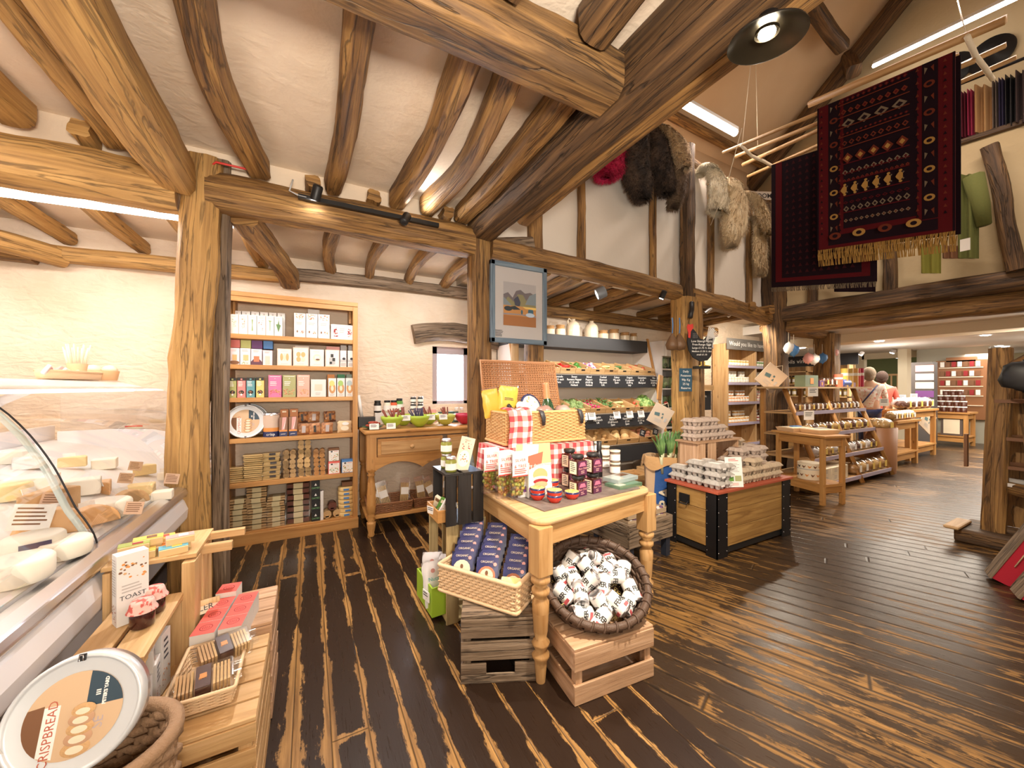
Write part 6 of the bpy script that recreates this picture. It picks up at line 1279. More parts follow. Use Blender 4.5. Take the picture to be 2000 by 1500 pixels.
MB().grid(lambda a, b: tuple(Vector(sf(a, 1.0)) * Vector((1 + .13 * b, 1 + .2 * b, 1)) + Vector((0, 0, .03 * math.sin(PI * b) - (.10 + .03 * math.sin(a * 31)) * b))), 48, 4, mk('kraft_inside', (.55, .33, .15), .85, bump=.6, bscale=20)).build('folded_collar', sk) if False else MB().grid(lambda a, b: ((lambda p: (p[0] * (1 + .13 * b), p[1] * (1 + .25 * b), p[2] + .03 * math.sin(PI * b) - (.10 + .03 * math.sin(a * 31)) * b))(sf(a, 1.0))), 48, 4, mk('kraft_inside', (.55, .33, .15), .85, bump=.6, bscale=20)).build('folded_collar', sk)
LKG = blotch('leek_green', (.10, .24, .07), (.25, .42, .15), 12, .5, .1); LKW = mk('leek_white', (.72, .74, .5), .5)
for i in range(7):
    x = 3.03 + .035 * i; a = -.25 + .12 * i
    t = thing('leek', 'leek standing in the paper potato sack', 'leek', (x, 2.54 + .03 * (i % 2), .56), rot=(.12, a, 0), group='leeks in the sack')
    MB().tube([(0, 0, 0), (0, 0, .12), (.002, 0, .20)], [.013, .014, .017], LKW, 9).build('white_stalk', t)
    for k in range(4): 
        sx = (k - 1.5) * .022
        MB().tube([(sx * .3, 0, .18), (sx, .01 * (k % 2), .28), (sx * 2.2, .01, .37 + .02 * (k % 2)), (sx * 3.2, 0, .41)], [.013, .017, .011, .003], LKG, 6, fl=.3).build('green_leaf', t)
# ---------------------------------------------------------------- framed picture
pf = thing('framed_picture', 'framed mountain landscape in a blue-grey frame hung on the oak post', 'picture', (1.36, 2.93, 1.79))
BGF = wood('blue_grey_frame', (.22, .28, .33), (.13, .19, .25), (.07, .10, .15), .45, 1, .1, knots=False)
w, h = .575, .71
for c, s in (((w / 2, 0, .022), (w, .035, .044)), ((w / 2, 0, h - .022), (w, .035, .044)), ((.022, 0, h / 2), (.044, .035, h)), ((w - .022, 0, h / 2), (.044, .035, h))): MB().box(c, s, BGF).build('frame_side', pf, bevel=.006)
K = lambda n, c: mk('paint_' + n, c, .8)
MB().box((w / 2, .002, h / 2), (w - .06, .008, h - .06), mk('mount_board', (.82, .81, .83), .7)).art(w, h, [('r', .22, .22, .80, .76, K('sky', (.62, .63, .68))), ('p', [(.22, .45), (.22, .60), (.30, .63), (.38, .57), (.44, .66), (.52, .68), (.60, .64), (.70, .66), (.80, .62), (.80, .45)], K('slate', (.17, .18, .24))), ('p', [(.22, .48), (.30, .58), (.40, .52), (.47, .62), (.56, .62), (.62, .55), (.72, .62), (.80, .58), (.80, .45), (.22, .45)], K('moss', (.33, .34, .19))), ('p', [(.40, .55), (.47, .60), (.52, .52), (.50, .46), (.42, .48)], K('deep_blue', (.05, .08, .15))), ('p', [(.60, .50), (.68, .62), (.80, .66), (.80, .50)], K('blue_hill', (.22, .30, .36))), ('p', [(.22, .57), (.34, .49), (.38, .44), (.22, .44)], K('blue_hill', (.22, .30, .36))),
    ('r', .22, .22, .80, .47, K('ochre', (.62, .30, .10))), ('r', .22, .22, .80, .345, K('russet', (.42, .17, .06))), ('p', [(.22, .35), (.5, .36), (.8, .345), (.8, .365), (.5, .375), (.22, .37)], K('lane', (.32, .30, .34))), ('p', [(.25, .44), (.42, .47), (.52, .43), (.40, .42)], K('hedge', (.03, .04, .05))), ('e', .30, .43, .07, .03, K('hedge', (.03, .04, .05))), ('e', .54, .40, .018, .03, K('tree', (.05, .12, .18))), ('e', .70, .41, .05, .05, K('tree', (.05, .12, .18))), ('e', .69, .37, .08, .028, K('barn', (.45, .55, .68))), ('p', [(.55, .47), (.80, .47), (.80, .44), (.60, .445)], K('yellow_field', (.70, .48, .14))), ('l', .08, .22, .15, 6, .014, TXT)], T(0, -.003, 0)).build('landscape_print', pf)
MB().box((w / 2, -.006, h / 2), (w - .07, .002, h - .07), GLASS).build('glazing', pf)
# track and spots
tk = thing('spotlight_track', 'black spotlight track fixed to the oak tie beam', 'light', (-.02, 2.94, 2.70))
MB().box((.44, 0, 0), (.98, .03, .03), BLACK).build('track_rail', tk)
def spotcan(lb, loc, rot, on=14, par=None, m=BLACK, r=.032):
    t = thing('spotlight', lb, 'spotlight', loc, rot=rot)
    MB().lathe([(r, 0), (r, .09), (r * .8, .10), (0, .10)], m, n=18, caps=False).lathe([(r, 0), (r * .85, .001), (r * .8, .02)], m, n=18, caps=False).build('lamp_can', t)
    MB().lathe([(r * .8, .006), (0, .006)], mk('lamp_on_%d' % on, (1, .96, .9), .3, emit=on, ecol=(1, .95, .88)), n=18).build('bulb', t); return t
spotcan('lit black spotlight glaring from the track', (.03, 2.90, 2.68), (.5, .25, 0), 60); spotcan('black spotlight aimed up at the ceiling joists', (.66, 2.93, 2.72), (PI - .5, .5, 0), 8)
MB().tube([(-.1, 2.93, 2.80), (-.12, 2.93, 2.72), (-.06, 2.93, 2.70), (-.02, 2.93, 2.70)], .006, GREY, 6).build('grey_cable', label='grey cable looping to the spotlight track', cat='cable')
MB().tube([(-.34, 2.97, 2.90), (-.36, 2.96, 2.815), (-.52, 2.97, 2.82), (-.56, 3.0, 2.79)], .007, RED, 6).build('red_cable', label='thin red cable running from the post to the curved joist', cat='cable')
# pendant
pl = thing('pendant_lamp', 'black saucer shaped pendant lamp with a bright bulb', 'pendant lamp', Pd(1497, 78, 1.22), rot=(.10, -.05, 0))
pl.scale = (.56, .56, .56)
BRZ = mk('dark_bronze', (.05, .04, .025), .32, .8)
MB().lathe([(.20, 0), (.195, .012), (.13, .055), (.07, .075), (.05, .085), (.05, .13), (0, .135)], mk('lamp_black', (.015, .014, .014), .35, .3), n=36, caps=False).build('lamp_shade', pl)
MB().lathe([(.199, .001), (.19, .010), (.125, .050), (.065, .068), (0, .07)], BRZ, n=36, caps=False).build('reflector', pl)
MB().lathe([(.062, .03), (.060, .05)], BRZ, n=24, caps=False).ball((0, 0, .035), .045, mk('bulb_glow', (1, .9, .7), .3, emit=30, ecol=(1, .88, .68)), 16, sz=.7).build('bulb', pl)
striplight('tube_light', 'glowing fluorescent tube above the sheepskins', Pd(1322, 196, 4.2), Pd(1436, 260, 4.75), .09)
striplight('tube_light', 'long bright tube above the hanging rugs', Pd(1706, 129, 5.6), Pd(2010, -16, 4.1), .06)
# ---------------------------------------------------------------- vegetable stand
vs = thing('vegetable_stand', 'tall white vegetable stand with stepped crates and chalkboard strips', 'stand', (0, 0, 0))
VX0, VX1 = 2.15, 4.56; VW = mk('stand_white', (.80, .72, .64), .6)
def vside(x, nm='side_panel'):
    pts = [(4.12, 2.14), (3.60, .02), (4.42, .02), (4.42, 2.14)]
    MB().prism(pts, .03, VW, T(x, 0, 0) @ Matrix(((0, 0, 1, 0), (1, 0, 0, 0), (0, 1, 0, 0), (0, 0, 0, 1)))).box((.015, 3.855, 1.08), (.034, .02, 2.2), PINEO, T(x, 0, 0) @ Matrix.Translation((0, 3.855, 1.08)) @ Matrix.Rotation(-.24, 4, 'X') @ Matrix.Translation((0, -3.855, -1.08))).build(nm, vs)
vside(VX0); vside(VX1)
MB().box(((VX0 + VX1) / 2, 4.41, 1.1), (VX1 - VX0, .02, 2.1), VW).build('back_panel', vs)
MB().box(((VX0 + VX1) / 2, 4.26, 2.02), (VX1 - VX0 + .02, .32, .17), mk('charcoal_board', (.035, .033, .032), .7)).build('top_board', vs, bevel=.002)
ROWS = [(3.93, 1.40, .165, 1.57), (3.80, .875, .17, 1.05), (3.70, .42, .2, .64)]
for y, z0, hh, zt in ROWS:
    MB().box(((VX0 + VX1) / 2 + .01, y, z0 + hh / 2), (VX1 - VX0 - .03, .015, hh), CHALK).build('chalk_strip', vs)
    MB().box(((VX0 + VX1) / 2 + .01, y + .22, zt + .0), (VX1 - VX0 - .04, .42, .012), VW, Matrix.Translation((0, y, zt)) @ Matrix.Rotation(.30, 4, 'X') @ Matrix.Translation((0, -y, -zt))).build('shelf', vs)
def chalk(name_par, y, z, words, x0, dx, s=.036):
    mb = MB()
    for i, wd in enumerate(words):
        for j, l in enumerate(wd): mb.text(l, s, CHALKW, T(x0 + dx * i, y - .009, z - j * s * 1.0, rx=PI / 2), bold=.0006)
    mb.build('chalk_lettering', name_par)
chalk(vs, 3.93, 1.53, [('Avocado', '£1.15 each', 'Peru'), ('Sweet', 'Romero Pepper', '£1.25 each', 'Holland'), ('Mixed', 'Peppers', '£4.60 kg', 'Holland'), ('Cooked', 'Beetroot', '90p pack', 'U.K.'), ('Celery', '99p each', 'Spain'), ('Organic', 'Courgettes', '£2.80 kg', 'Italy'), ('Cucumbers', '£1.10', 'Blackpool'), ('Vine', 'Tomatoes', '£3.20 kg', 'U.K.')], 2.78, .245)
chalk(vs, 3.80, 1.00, [('Globe', 'Artichoke', '£1.80', 'Spain'), ('Radish', '80p bunch', 'UK'), ('Organic', 'Radishes', '£1.60 bunch', 'Spain'), ('Organic', 'Tenderstem', '£1.80', 'Spain'), ('Candy', 'Beetroot', '£1.50 kg', 'U.K.'), ('Hispi', 'Cabbage', '90p', 'U.K.')], 3.05, .26)
VEG = {'chilli': (mk('chilli', (.6, .03, .02), .25),), 'pepper': (mk('pepper', (.06, .2, .03), .25),), 'avo': (mk('avo', (.04, .08, .02), .5),), 'redcab': (mk('redcab', (.25, .06, .22), .4), mk('whcab', (.7, .6, .65), .5)), 'celery': (mk('celery', (.6, .66, .3), .4),), 'courg': (mk('courgette', (.05, .14, .03), .4),), 'tom': (mk('vine_tom', (.72, .12, .06), .25),), 'arti': (mk('artichoke', (.26, .36, .12), .6), mk('artichoke_b', (.17, .26, .08), .6)), 'radish': (mk('radish', (.72, .06, .16), .3),), 'leaf': (LKG,), 'cab': (mk('cabbage', (.36, .52, .16), .5), mk('cabbage_dk', (.14, .28, .06), .5)), 'pot': (mk('squash', (.72, .46, .2), .5),), 'sweet': (mk('sweet_potato', (.42, .16, .08), .7),), 'onion': (mk('onion', (.5, .3, .12), .4),)}
def vcrate(row, i, x, w, kind, n, r, sz, label, nm):
    y, z0, hh, zt = ROWS[row]; rot = (.30, 0, 0)
    t = thing('vegetable_crate', 'shallow wooden crate of %s' % label, 'crate', (x, y + .17, zt + .065), rot=rot)
    for c, s in (((0, -.17, .035), (w, .012, .075)), ((0, .17, .035), (w, .012, .075)), ((-w / 2 + .005, 0, .045), (.010, .34, .09)), ((w / 2 - .005, 0, .045), (.010, .34, .09))): MB().box(c, s, CRATE).build('side_board', t)
    MB().box((0, 0, .0), (w, .34, .008), CRATE).box((0, -.177, .05), (.06, .002, .018), DKMETAL).build('base_board', t)
    ms = VEG[kind]; base = None
    for k in range(n):
        a = (k * .618) % 1; b = (k + .5) / n; p = Vector((x + (a - .5) * (w - .05), y + .17 + (b - .5) * .28, zt + .10 + (b - .5) * .085 + (.02 if k % 3 == 0 else 0)))
        if base is None or k == 1 and len(ms) > 1:
            mb = MB()
            if kind in ('arti', 'cab', 'redcab'):
                mb.ball((0, 0, 0), r, ms[k % len(ms)], 12, jit=.2)
                for q_ in range(14):
                    f = q_ / 14; aa = q_ * 2.4; ph = .4 + 1.5 * f; mb.ball((r * math.sin(ph) * math.cos(aa) * .8, r * math.sin(ph) * math.sin(aa) * .8, r * math.cos(ph) * .8), r * .38, ms[(k + q_) % len(ms)], 6)
            elif kind == 'radish':
                mb.ball((0, 0, 0), r, ms[0], 8); mb.tube([(0, 0, r * .8), (.01, .01, r * 2)], [.002, .008], LKG, 4)
            elif kind == 'leaf':
                for q_ in range(7): mb.tube([(0, 0, 0), (.02 * math.cos(q_), .02 * math.sin(q_), .03), (.045 * math.cos(q_), .045 * math.sin(q_), .05)], [.004, .014, .003], LKG, 5, fl=.4)
            else: mb.ball((0, 0, 0), r, ms[0], 10, jit=.12, sx=sz)
            o = mb.build(nm, label='%s in the crate of %s' % (nm.replace('_', ' '), label), cat=nm.split('_')[-1], group='%s, %s' % (nm.replace('_', ' '), label), loc=p, rz=R.random() * .8)
            base = base or o; last = o
        else: dup(last if k % 2 else base, p, R.random() * 3)
    return t
S0 = [('avo', 6, .035, 1.2, 'dark avocados behind the picture frame', 'avocado'), ('chilli', 9, .022, 3.2, 'long red peppers', 'red_pepper'), ('pepper', 5, .04, 1.2, 'green peppers', 'green_pepper'), ('redcab', 5, .045, 1, 'purple striped beetroot and chicory', 'red_chicory'), ('celery', 6, .02, 4.5, 'pale celery', 'celery'), ('courg', 6, .022, 4, 'dark green courgettes', 'courgette'), ('tom', 6, .022, 1.1, 'pinkish tomatoes', 'tomato'), ('tom', 7, .025, 1, 'vine tomatoes at the panel end', 'vine_tomato')]
for i, (k, n, r, sz, lb, nm) in enumerate(S0): vcrate(0, i, 2.68 + .245 * i, .24, k, n, r, sz, lb, nm)
S1 = [('arti', 8, .055, 1, 'green artichokes', 'artichoke'), ('radish', 26, .022, 1, 'pink radishes', 'radish'), ('leaf', 10, .03, 1, 'leafy greens', 'leafy_bunch'), ('celery', 5, .02, 4, 'spare wooden lids', 'breadstick_bundle'), ('tom', 6, .022, 1.2, 'small pink beets', 'beet'), ('cab', 4, .085, 1, 'green cabbages at the panel end', 'cabbage')]
for i, (k, n, r, sz, lb, nm) in enumerate(S1):
    if nm == 'breadstick_bundle': k, lb, nm = 'celery', 'slim pale celery sticks on the second step', 'celery_stick'
    vcrate(1, i, 3.05 + .262 * i, .255, k, n, r, sz, lb, nm)
for i, (k, n, r, sz, lb, nm) in enumerate([('onion', 8, .032, 1, 'brown onions behind the display jars', 'onion'), ('pot', 6, .06, 1, 'round pale squashes', 'squash'), ('sweet', 9, .035, 1.8, 'sweet potatoes', 'sweet_potato')]): vcrate(2, i, 3.35 + .40 * i, .38, k, n, r, sz, lb, nm)
for x, lb in ((4.0, 'small black price ticket stuck in the squashes'), (4.25, 'small black price ticket stuck in the sweet potatoes')): MB().box((0, 0, 0), (.10, .004, .09), CHALK).art(.1, .09, [('l', .2, .8, .7, 3, .2, CHALKW)], T(-.05, -.002, -.045)).build('price_ticket', label=lb, cat='price ticket', loc=(x, 3.68, .78), rot=(0, .3, 0))
for i in range(3): openbox('floor_crate', ('pine fruit crate on the floor below the stand, ' + ('nearest the hamper', 'middle', 'beside the sack')[i]), (3.15 + .42 * i, 3.45, .14 + .03 * i), .38, .3, .16, CRATE)
MB().box((3.6, 3.5, .07), (1.4, .4, .13), mk('dark_plinth', (.03, .03, .035), .6)).build('dark_plinth', label='low dark plinth under the fruit crates', cat='plinth')
for i, (u, zt, lb) in enumerate(((1142, 3.82, 'first'), (1158, 3.82, 'second'), (1207, 3.8, 'third'), (1232, 3.8, 'fourth'), (1254, 3.8, 'last'))):
    card('price_card', 'white price sheet clipped over the second chalk strip, %s from the hamper' % lb, (Py(u, 810, 3.77).x, 3.775, .985), .12, .12, .0, -.25, 5)
STW = mk('stoneware', (.74, .60, .42), .25, coat=.5); STB = mk('stoneware_brown', (.45, .24, .09), .25, coat=.5)
for i, (u, r, h, big, lb) in enumerate(((1076, .065, .13, 0, 'small stoneware jar half behind the picture frame'), (1096, .07, .15, 0, 'brown-shouldered stoneware jar beside the handled flagon'), (1121, .095, .25, 1, 'big stoneware flagon with a handle on the stand top'), (1157, .095, .25, 1, 'tall domed stoneware flagon without a handle'), (1180, .075, .13, 0, 'squat jar beside the domed flagon'), (1201, .08, .16, 0, 'broad brown-topped stoneware jar'), (1222, .075, .13, 0, 'squat brown-lipped jar, second from the panel'), (1239, .06, .13, 0, 'narrow stoneware jar at the panel end'))):
    x = Py(u, 650, 4.22).x; t = thing('stoneware_jar', lb, 'jar', (x, 4.24, 2.107))
    if big: MB().lathe([(r * .95, 0), (r, .01), (r, h * .6), (r * .85, h * .75), (r * .4, h * .9)], STW, n=22).build('jar_body', t); MB().lathe([(r * .42, h * .88), (r * .3, h * .94), (r * .35, h), (0, h)], STW, n=18).build('neck', t)
    else: MB().lathe([(r * .95, 0), (r, .01), (r, h * .62)], STW, n=22).build('jar_body', t); MB().lathe([(r, h * .62), (r * .8, h * .8), (r * .8, h * .86), (r * .92, h * .9), (r * .9, h), (r * .75, h), (r * .7, h * .8)], STB, n=22).build('brown_shoulder', t)
    if i == 2: MB().tube([(-r * .3, 0, h * .93), (-r * .8, 0, h * 1.02), (-r * 1.0, 0, h * .85), (-r * .85, 0, h * .68)], .011, STW, 8).build('handle', t)
spotcan('grey floodlight under the gallery joists', Pd(1165, 576, 3.9), (.9, .9, .4), 12, m=mk('flood_grey', (.25, .28, .32), .4, .3), r=.06)
spotcan('bright spotlight at the gallery beam end', Pd(1291, 584, 4.4), (.3, .3, 0), 60)
for u, v, d, lb in ((1377, 610, 5.2, 'small silver spotlight beside the rooster post'), (1420, 618, 6.0, 'black spotlight under the gallery joists'), (1487, 640, 6.4, 'silver spotlight near the corner post')): spotcan(lb, Pd(u, v, d), (.7, .5, 0), 12, m=ALU, r=.035)
# chilled cabinet with greens
ch_ = thing('chiller_cabinet', 'white lit chiller cabinet of bagged greens beside the vegetable stand', 'chiller', (0, 0, 0))
for c, s in (((4.98, 4.40, 1.05), (.72, .03, 2.1)), ((4.64, 4.15, 1.05), (.03, .5, 2.1)), ((5.33, 4.15, 1.05), (.03, .5, 2.1)), ((4.98, 4.12, 1.98), (.72, .55, .22)), ((4.98, 4.15, .36), (.72, .5, .7))): MB().box(c, s, PLAS).build('cabinet_panel', ch_)
for z in (.78, 1.08, 1.38, 1.68): MB().box((4.98, 4.16, z), (.66, .42, .02), PLAS).build('shelf', ch_)
GR = [LKG, mk('salad', (.3, .5, .2), .4), mk('kale', (.06, .18, .06), .5)]
for k, z in enumerate((.80, 1.10, 1.40, 1.70)):
    base = None
    for j in range(4):
        t = thing('salad_bag', 'film bag of green leaves on the %s chiller shelf' % ('lowest', 'second', 'third', 'top')[k], 'bag', (4.74 + .16 * j, 4.10, z), group='salad bags on the %s chiller shelf' % ('lowest', 'second', 'third', 'top')[k])
        MB().ball((0, 0, .085), .075, GR[(j + k) % 3], 10, jit=.5, sz=1.1).ball((0, -.04, .06), .04, (RED if (j + k) % 5 == 2 else GR[(j + k + 1) % 3]), 8, jit=.4).build('green_leaves', t); MB().box((0, 0, .09), (.15, .15, .17), FILM).build('film_bag', t, bevel=.02)
def kbag(lb, u, v, d, s, rot):
    t = thing('kraft_bag', lb, 'paper bag', Pd(u, v, d), rot=rot)
    MB().box((0, 0, 0), (s, .015, s * 1.05), mk('kraft', (.66, .54, .42), .8)).art(s, s, [('p', [(.15, .55), (.4, .62), (.45, .45), (.2, .4)], mk('print_blue', (.1, .18, .2), .8)), ('e', .55, .62, .05, .05, mk('print_blue', (.1, .18, .2), .8)), ('p', [(.55, .4), (.66, .42), (.6, .55)], mk('print_blue', (.1, .18, .2), .8)), ('r', .75, .3, .85, .5, GREY), ('l', .3, .7, .28, 3, .07, GREY)], T(-s / 2, -.009, -s / 2)).build('paper_bag', t)
    MB().tube([(-s * .2, 0, s * .5), (0, 0, s * .75), (s * .2, 0, s * .5)], .004, CREAM, 5).build('cord_handle', t)
kbag('kraft paper bag printed with kitchen tools hanging at the vegetable stand end', 1290, 812, 4.6, .24, (0, .5, -.62)); kbag('kraft paper bag printed with kitchen tools hanging on the gnarled corner post', 1506, 738, 5.75, .33, (0, .72, -.62))
MB().box((0, 0, 0), (.10, .02, .34), PINEO).build('wooden_paddle', label='sloping wooden board end above the hanging kraft bag', cat='board', loc=Pd(1289, 757, 5.1), rot=(0, .15, .2), bevel=.004)
# hanging hams, rooster, slate
for i, (u, lb) in enumerate(((1313, 'brown net-tied ham hanging on the rooster post, nearer the stand'), (1327, 'darker brown ham hanging on the rooster post beside its twin'))):
    p = Pd(u, 668, 4.35); t = thing('hanging_ham', lb, 'ham', p)
    MB().lathe([(0, -.10), (.06, -.085), (.075, -.03), (.05, .03), (.02, .08), (.01, .10)], mk('ham_brown', (.16, .085, .04), .5, bump=.5, bscale=30), n=16).build('ham_body', t); MB().tube([(0, 0, .09), (.01, 0, .2), (0, 0, .28)], .007, BLU, 5).build('blue_string', t)
rs = thing('rooster_board', 'black rooster shaped chalkboard with egg prices on the oak post', 'chalkboard', Pd(1367, 678, 4.35), rz=-.45)
def rp_(ps, m, e=0, h=.02): return [((u - 1367) / 735 * 4.35 * 1.02, (678 - v) / 735 * 4.35) for u, v in ps]
def plate(ps, m, y0, th):
    q = rp_(ps, m); return (MB().prism(q, th, m, T(0, y0, 0, rx=PI / 2)))
plate([(1343, 648), (1350, 641), (1357, 648), (1366, 662), (1374, 664), (1380, 656), (1391, 660), (1389, 676), (1387, 696), (1380, 704), (1366, 706), (1352, 698), (1344, 684), (1341, 668)], CHALK, 0, .02).build('board_body', rs)
plate([(1342, 650), (1339, 640), (1341, 634), (1346, 635), (1351, 633), (1352, 641), (1347, 648), (1346, 661), (1342, 660)], RED, -.021, .006).build('red_comb', rs)
mb = MB()
for k in range(9):
    a = .25 + k * .13; mb.add([(x, -.023, z) for x, z in rp_([(1377, 664), (1377 + 26 * math.cos(a), 664 - 26 * math.sin(a)), (1377 + 26 * math.cos(a + .07), 664 - 26 * math.sin(a + .07))], 0)], [(0, 1, 2)], WHITE2)
plate([(1376, 666), (1384, 648), (1391, 640), (1394, 642), (1392, 652), (1395, 660), (1391, 672), (1392, 681), (1388, 678)], GREY, -.0, .02).build('tail', rs)
for k in range(16): x, z = rp_([(1352 + k % 4 * 2.5, 652 + (k // 4) * 2.6)], 0)[0]; mb.box((x, -.022, z), (.004, .001, .004), WHITE2)
mb.build('white_feathers', rs)
mb = MB()
for j, (l, s) in enumerate((('Low Sizergh Farm', .034), ('Free-Range Eggs', .034), ('Large £1.75 ½ doz', .03), ('Medium £1.50 ½ doz', .027), ('small £1.10', .027))): mb.text(l, s, CHALKW, T(.01, -.0225, .055 - .038 * j, rx=PI / 2), bold=.0005)
mb.build('chalk_lettering', rs)
MB().tube([(.01, -.01, -.17), (.01, -.01, -.21), (-.03, -.04, -.22)], .008, YEL, 5).build('leg', rs); MB().tube([(.05, -.01, -.17), (.05, -.01, -.21), (.09, -.04, -.22)], .008, YEL, 5).build('leg', rs)
MB().box((.02, 0, -.235), (.17, .08, .03), BLACK).build('base_block', rs)
sl = thing('blue_slate', 'small blue chalk sign about potatoes on the oak post', 'sign', Pd(1339, 742, 4.55), rz=-.45)
MB().box((0, 0, 0), (.155, .012, .28), mk('slate_blue', (.03, .10, .17), .6)).build('slate_board', sl, bevel=.002)
mb = MB()
for j, l in enumerate(('Daily', 'Potatoes', '90p Kg', '25 kg', 'Reserve')): mb.text(l, .036, CHALKW, T(0, -.007, .09 - .05 * j, rx=PI / 2), bold=.0005)
mb.build('chalk_lettering', sl)
MB().tube([(.03, 0, .1), (.0, -.02, 0), (-.04, -.03, -.1)], .028, BLACKW, 6).build('iron_bracket', label='dark brace let into the top of the rooster post', cat='bracket', loc=Pd(1348, 606, 4.6))
vb = thing('slanted_display', 'orange pine slanted display end behind the rooster post', 'stand', (5.40, 3.75, 0))
MB().prism([(-.10, .05), (.40, .05), (.22, 1.62), (.02, 1.75)], .02, PINEO, T(.0, .3, 0, rx=PI / 2)).build('side_panel', vb)
MB().box((.02, 0, 1.20), (.3, .02, .30), CHALK).box((.02, 0, .72), (.5, .02, .14), CHALK).text('Garlic', .05, CHALKW, T(.0, -.012, 1.25, rx=PI / 2)).text('Turnips', .04, CHALKW, T(0, -.012, .72, rx=PI / 2)).build('chalk_panel', vb)
MB().box((.0, .08, 1.40), (.30, .3, .08), CRATE, T(rx=.0)).box((.05, .08, .83), (.40, .3, .10), CRATE).build('crate_front', vb)
# ---------------------------------------------------------------- egg chest
eg = thing('egg_chest', 'oak plank chest with black iron corners and red lid carrying the eggs', 'chest', (0, 0, 0))
EX0, EX1, EY0, EY1, EZ = 2.91, 4.03, 1.90, 2.39, .555
for k in range(3):
    z = .075 + .15 * k + .075
    for y, nm in ((EY0 + .02, 'front_plank'), (EY1 - .02, 'back_plank')): MB().box(((EX0 + EX1) / 2, y, z), (EX1 - EX0 - .06, .02, .147), GOLDW).build(nm, eg, bevel=.003)
    for x in (EX0 + .02, EX1 - .02): MB().box((x, (EY0 + EY1) / 2, z), (.02, EY1 - EY0 - .06, .147), GOLDW).build('end_plank', eg, bevel=.003)
for x, sx in ((EX0, 1), (EX1, -1)):
    for y, sy in ((EY0, 1), (EY1, -1)):
        mb = MB().box((x + sx * .07, y + sy * .004, .265), (.14, .008, .53), DKMETAL).box((x + sx * .004, y + sy * .05, .265), (.008, .10, .53), DKMETAL)
        for k in range(5):
            for dx in (.015, .125): mb.ball((x + sx * dx, y - sy * .001, .05 + .11 * k), .005, STEEL, 6)
            mb.ball((x - sx * .001, y + sy * .09, .05 + .11 * k), .005, STEEL, 6)
        mb.build('iron_corner', eg)
MB().box(((EX0 + EX1) / 2, (EY0 + EY1) / 2, .045), (EX1 - EX0 - .04, EY1 - EY0 - .04, .05), BLACK).build('plinth', eg)
MB().box(((EX0 + EX1) / 2, (EY0 + EY1) / 2, EZ - .012), (EX1 - EX0 + .03, EY1 - EY0 + .03, .022), mk('red_lid', (.42, .09, .045), .5)).build('lid', eg, bevel=.003)
MB().box((EX0 - .006, 2.20, .43), (.012, .10, .075), DKMETAL).tube([(EX0 - .01, 2.16, .41), (EX0 - .03, 2.165, .385), (EX0 - .03, 2.235, .385), (EX0 - .01, 2.24, .41)], .006, DKMETAL, 6).build('iron_handle', eg)
ec = thing('display_crate', 'upturned wooden crate lifting egg cartons behind the chest top', 'crate', (3.36, 2.28, EZ))
for c, s in (((-.29, 0, .17), (.02, .20, .34)), ((-.1, -.1, .17), (.11, .012, .34)), ((-.24, -.1, .17), (.08, .012, .34)), ((.30, 0, .17), (.02, .2, .34)), ((0, .1, .17), (.6, .012, .34)), ((.0, 0, .35), (.66, .23, .015))): MB().box(c, s, CRATEP).build('board', ec)
EGM = [mk('carton_pink', (.52, .42, .36), .9, bump=.4, bscale=300), mk('carton_grey', (.46, .43, .40), .9, bump=.4, bscale=300), mk('carton_tan', (.52, .41, .29), .9, bump=.4, bscale=300)]
def carton(m):
    mb = MB()
    for i in (-1, 0, 1):
        for j in (-.5, .5):
            mb.lathe([(.016, 0), (.026, .034)], m, n=8, c=(j * .052, i * .049, 0))
    mb.box((0, 0, .036), (.112, .158, .006), m)
    mb.add([(s * (.054, .054, .034)[k], t_ * (.078, .078, .056)[k], (.038, .040, .066)[k]) for k in range(3) for s, t_ in ((-1, -1), (1, -1), (1, 1), (-1, 1))], [(k * 4 + i, k * 4 + (i + 1) % 4, k * 4 + 4 + (i + 1) % 4, k * 4 + 4 + i) for k in range(2) for i in range(4)] + [(8, 9, 10, 11)], m)
    for i in (-1, 0, 1):
        for s in (-1, 1): mb.lathe([(.022, .038), (.013, .058), (.0, .062)], m, n=8, c=(s * .036, i * .049, 0))
    return mb
CB = []
for i, m in enumerate(EGM):
    mb = carton(m)
    if i == 1: mb.box((0, 0, .067), (.05, .09, .001), WHITE2).box((0, -.079, .03), (.05, .002, .016), WHITE2)
    else: mb.box((0, 0, .067), (.03, .05, .001), BROWN)
    CB.append(mb)
_cp = {}
def cart(m, x, y, z, rz, lb, gp):
    if (m, gp) not in _cp: _cp[(m, gp)] = CB[m].build('egg_carton', label=lb, cat='egg carton', group=gp, loc=(x, y, z), rz=rz)
    else: dup(_cp[(m, gp)], (x, y, z), rz)
for k, n in ((0, 5), (1, 4), (2, 3)):
    for i in range(n): cart(0, 3.10 + .122 * i, 2.27, EZ + .36 + .069 * k, R.uniform(-.05, .05), 'grey-pink egg carton on the upturned crate, %s layer' % ('bottom', 'middle', 'top')[k], 'cartons on the crate, layer ' + 'abc'[k])
for i in range(3):
    for j in range(2):
        for k in range(3): cart(1, 3.00 + .118 * j + .01 * k, 1.99 + .165 * i, EZ + .002 + .069 * k, .06, 'white-labelled grey egg carton stacked at the handle end of the chest', 'labelled cartons at the handle end') if not (i == 2 and k == 2) else None
for i in range(4):
    for k in range(2 + (i < 2)): cart(2, 3.40 + .16 * i, 1.98, EZ + .002 + .069 * k, PI / 2 + .05, 'tan egg carton along the front edge of the chest', 'tan cartons along the front edge') if not (i == 0 and k == 2) else None
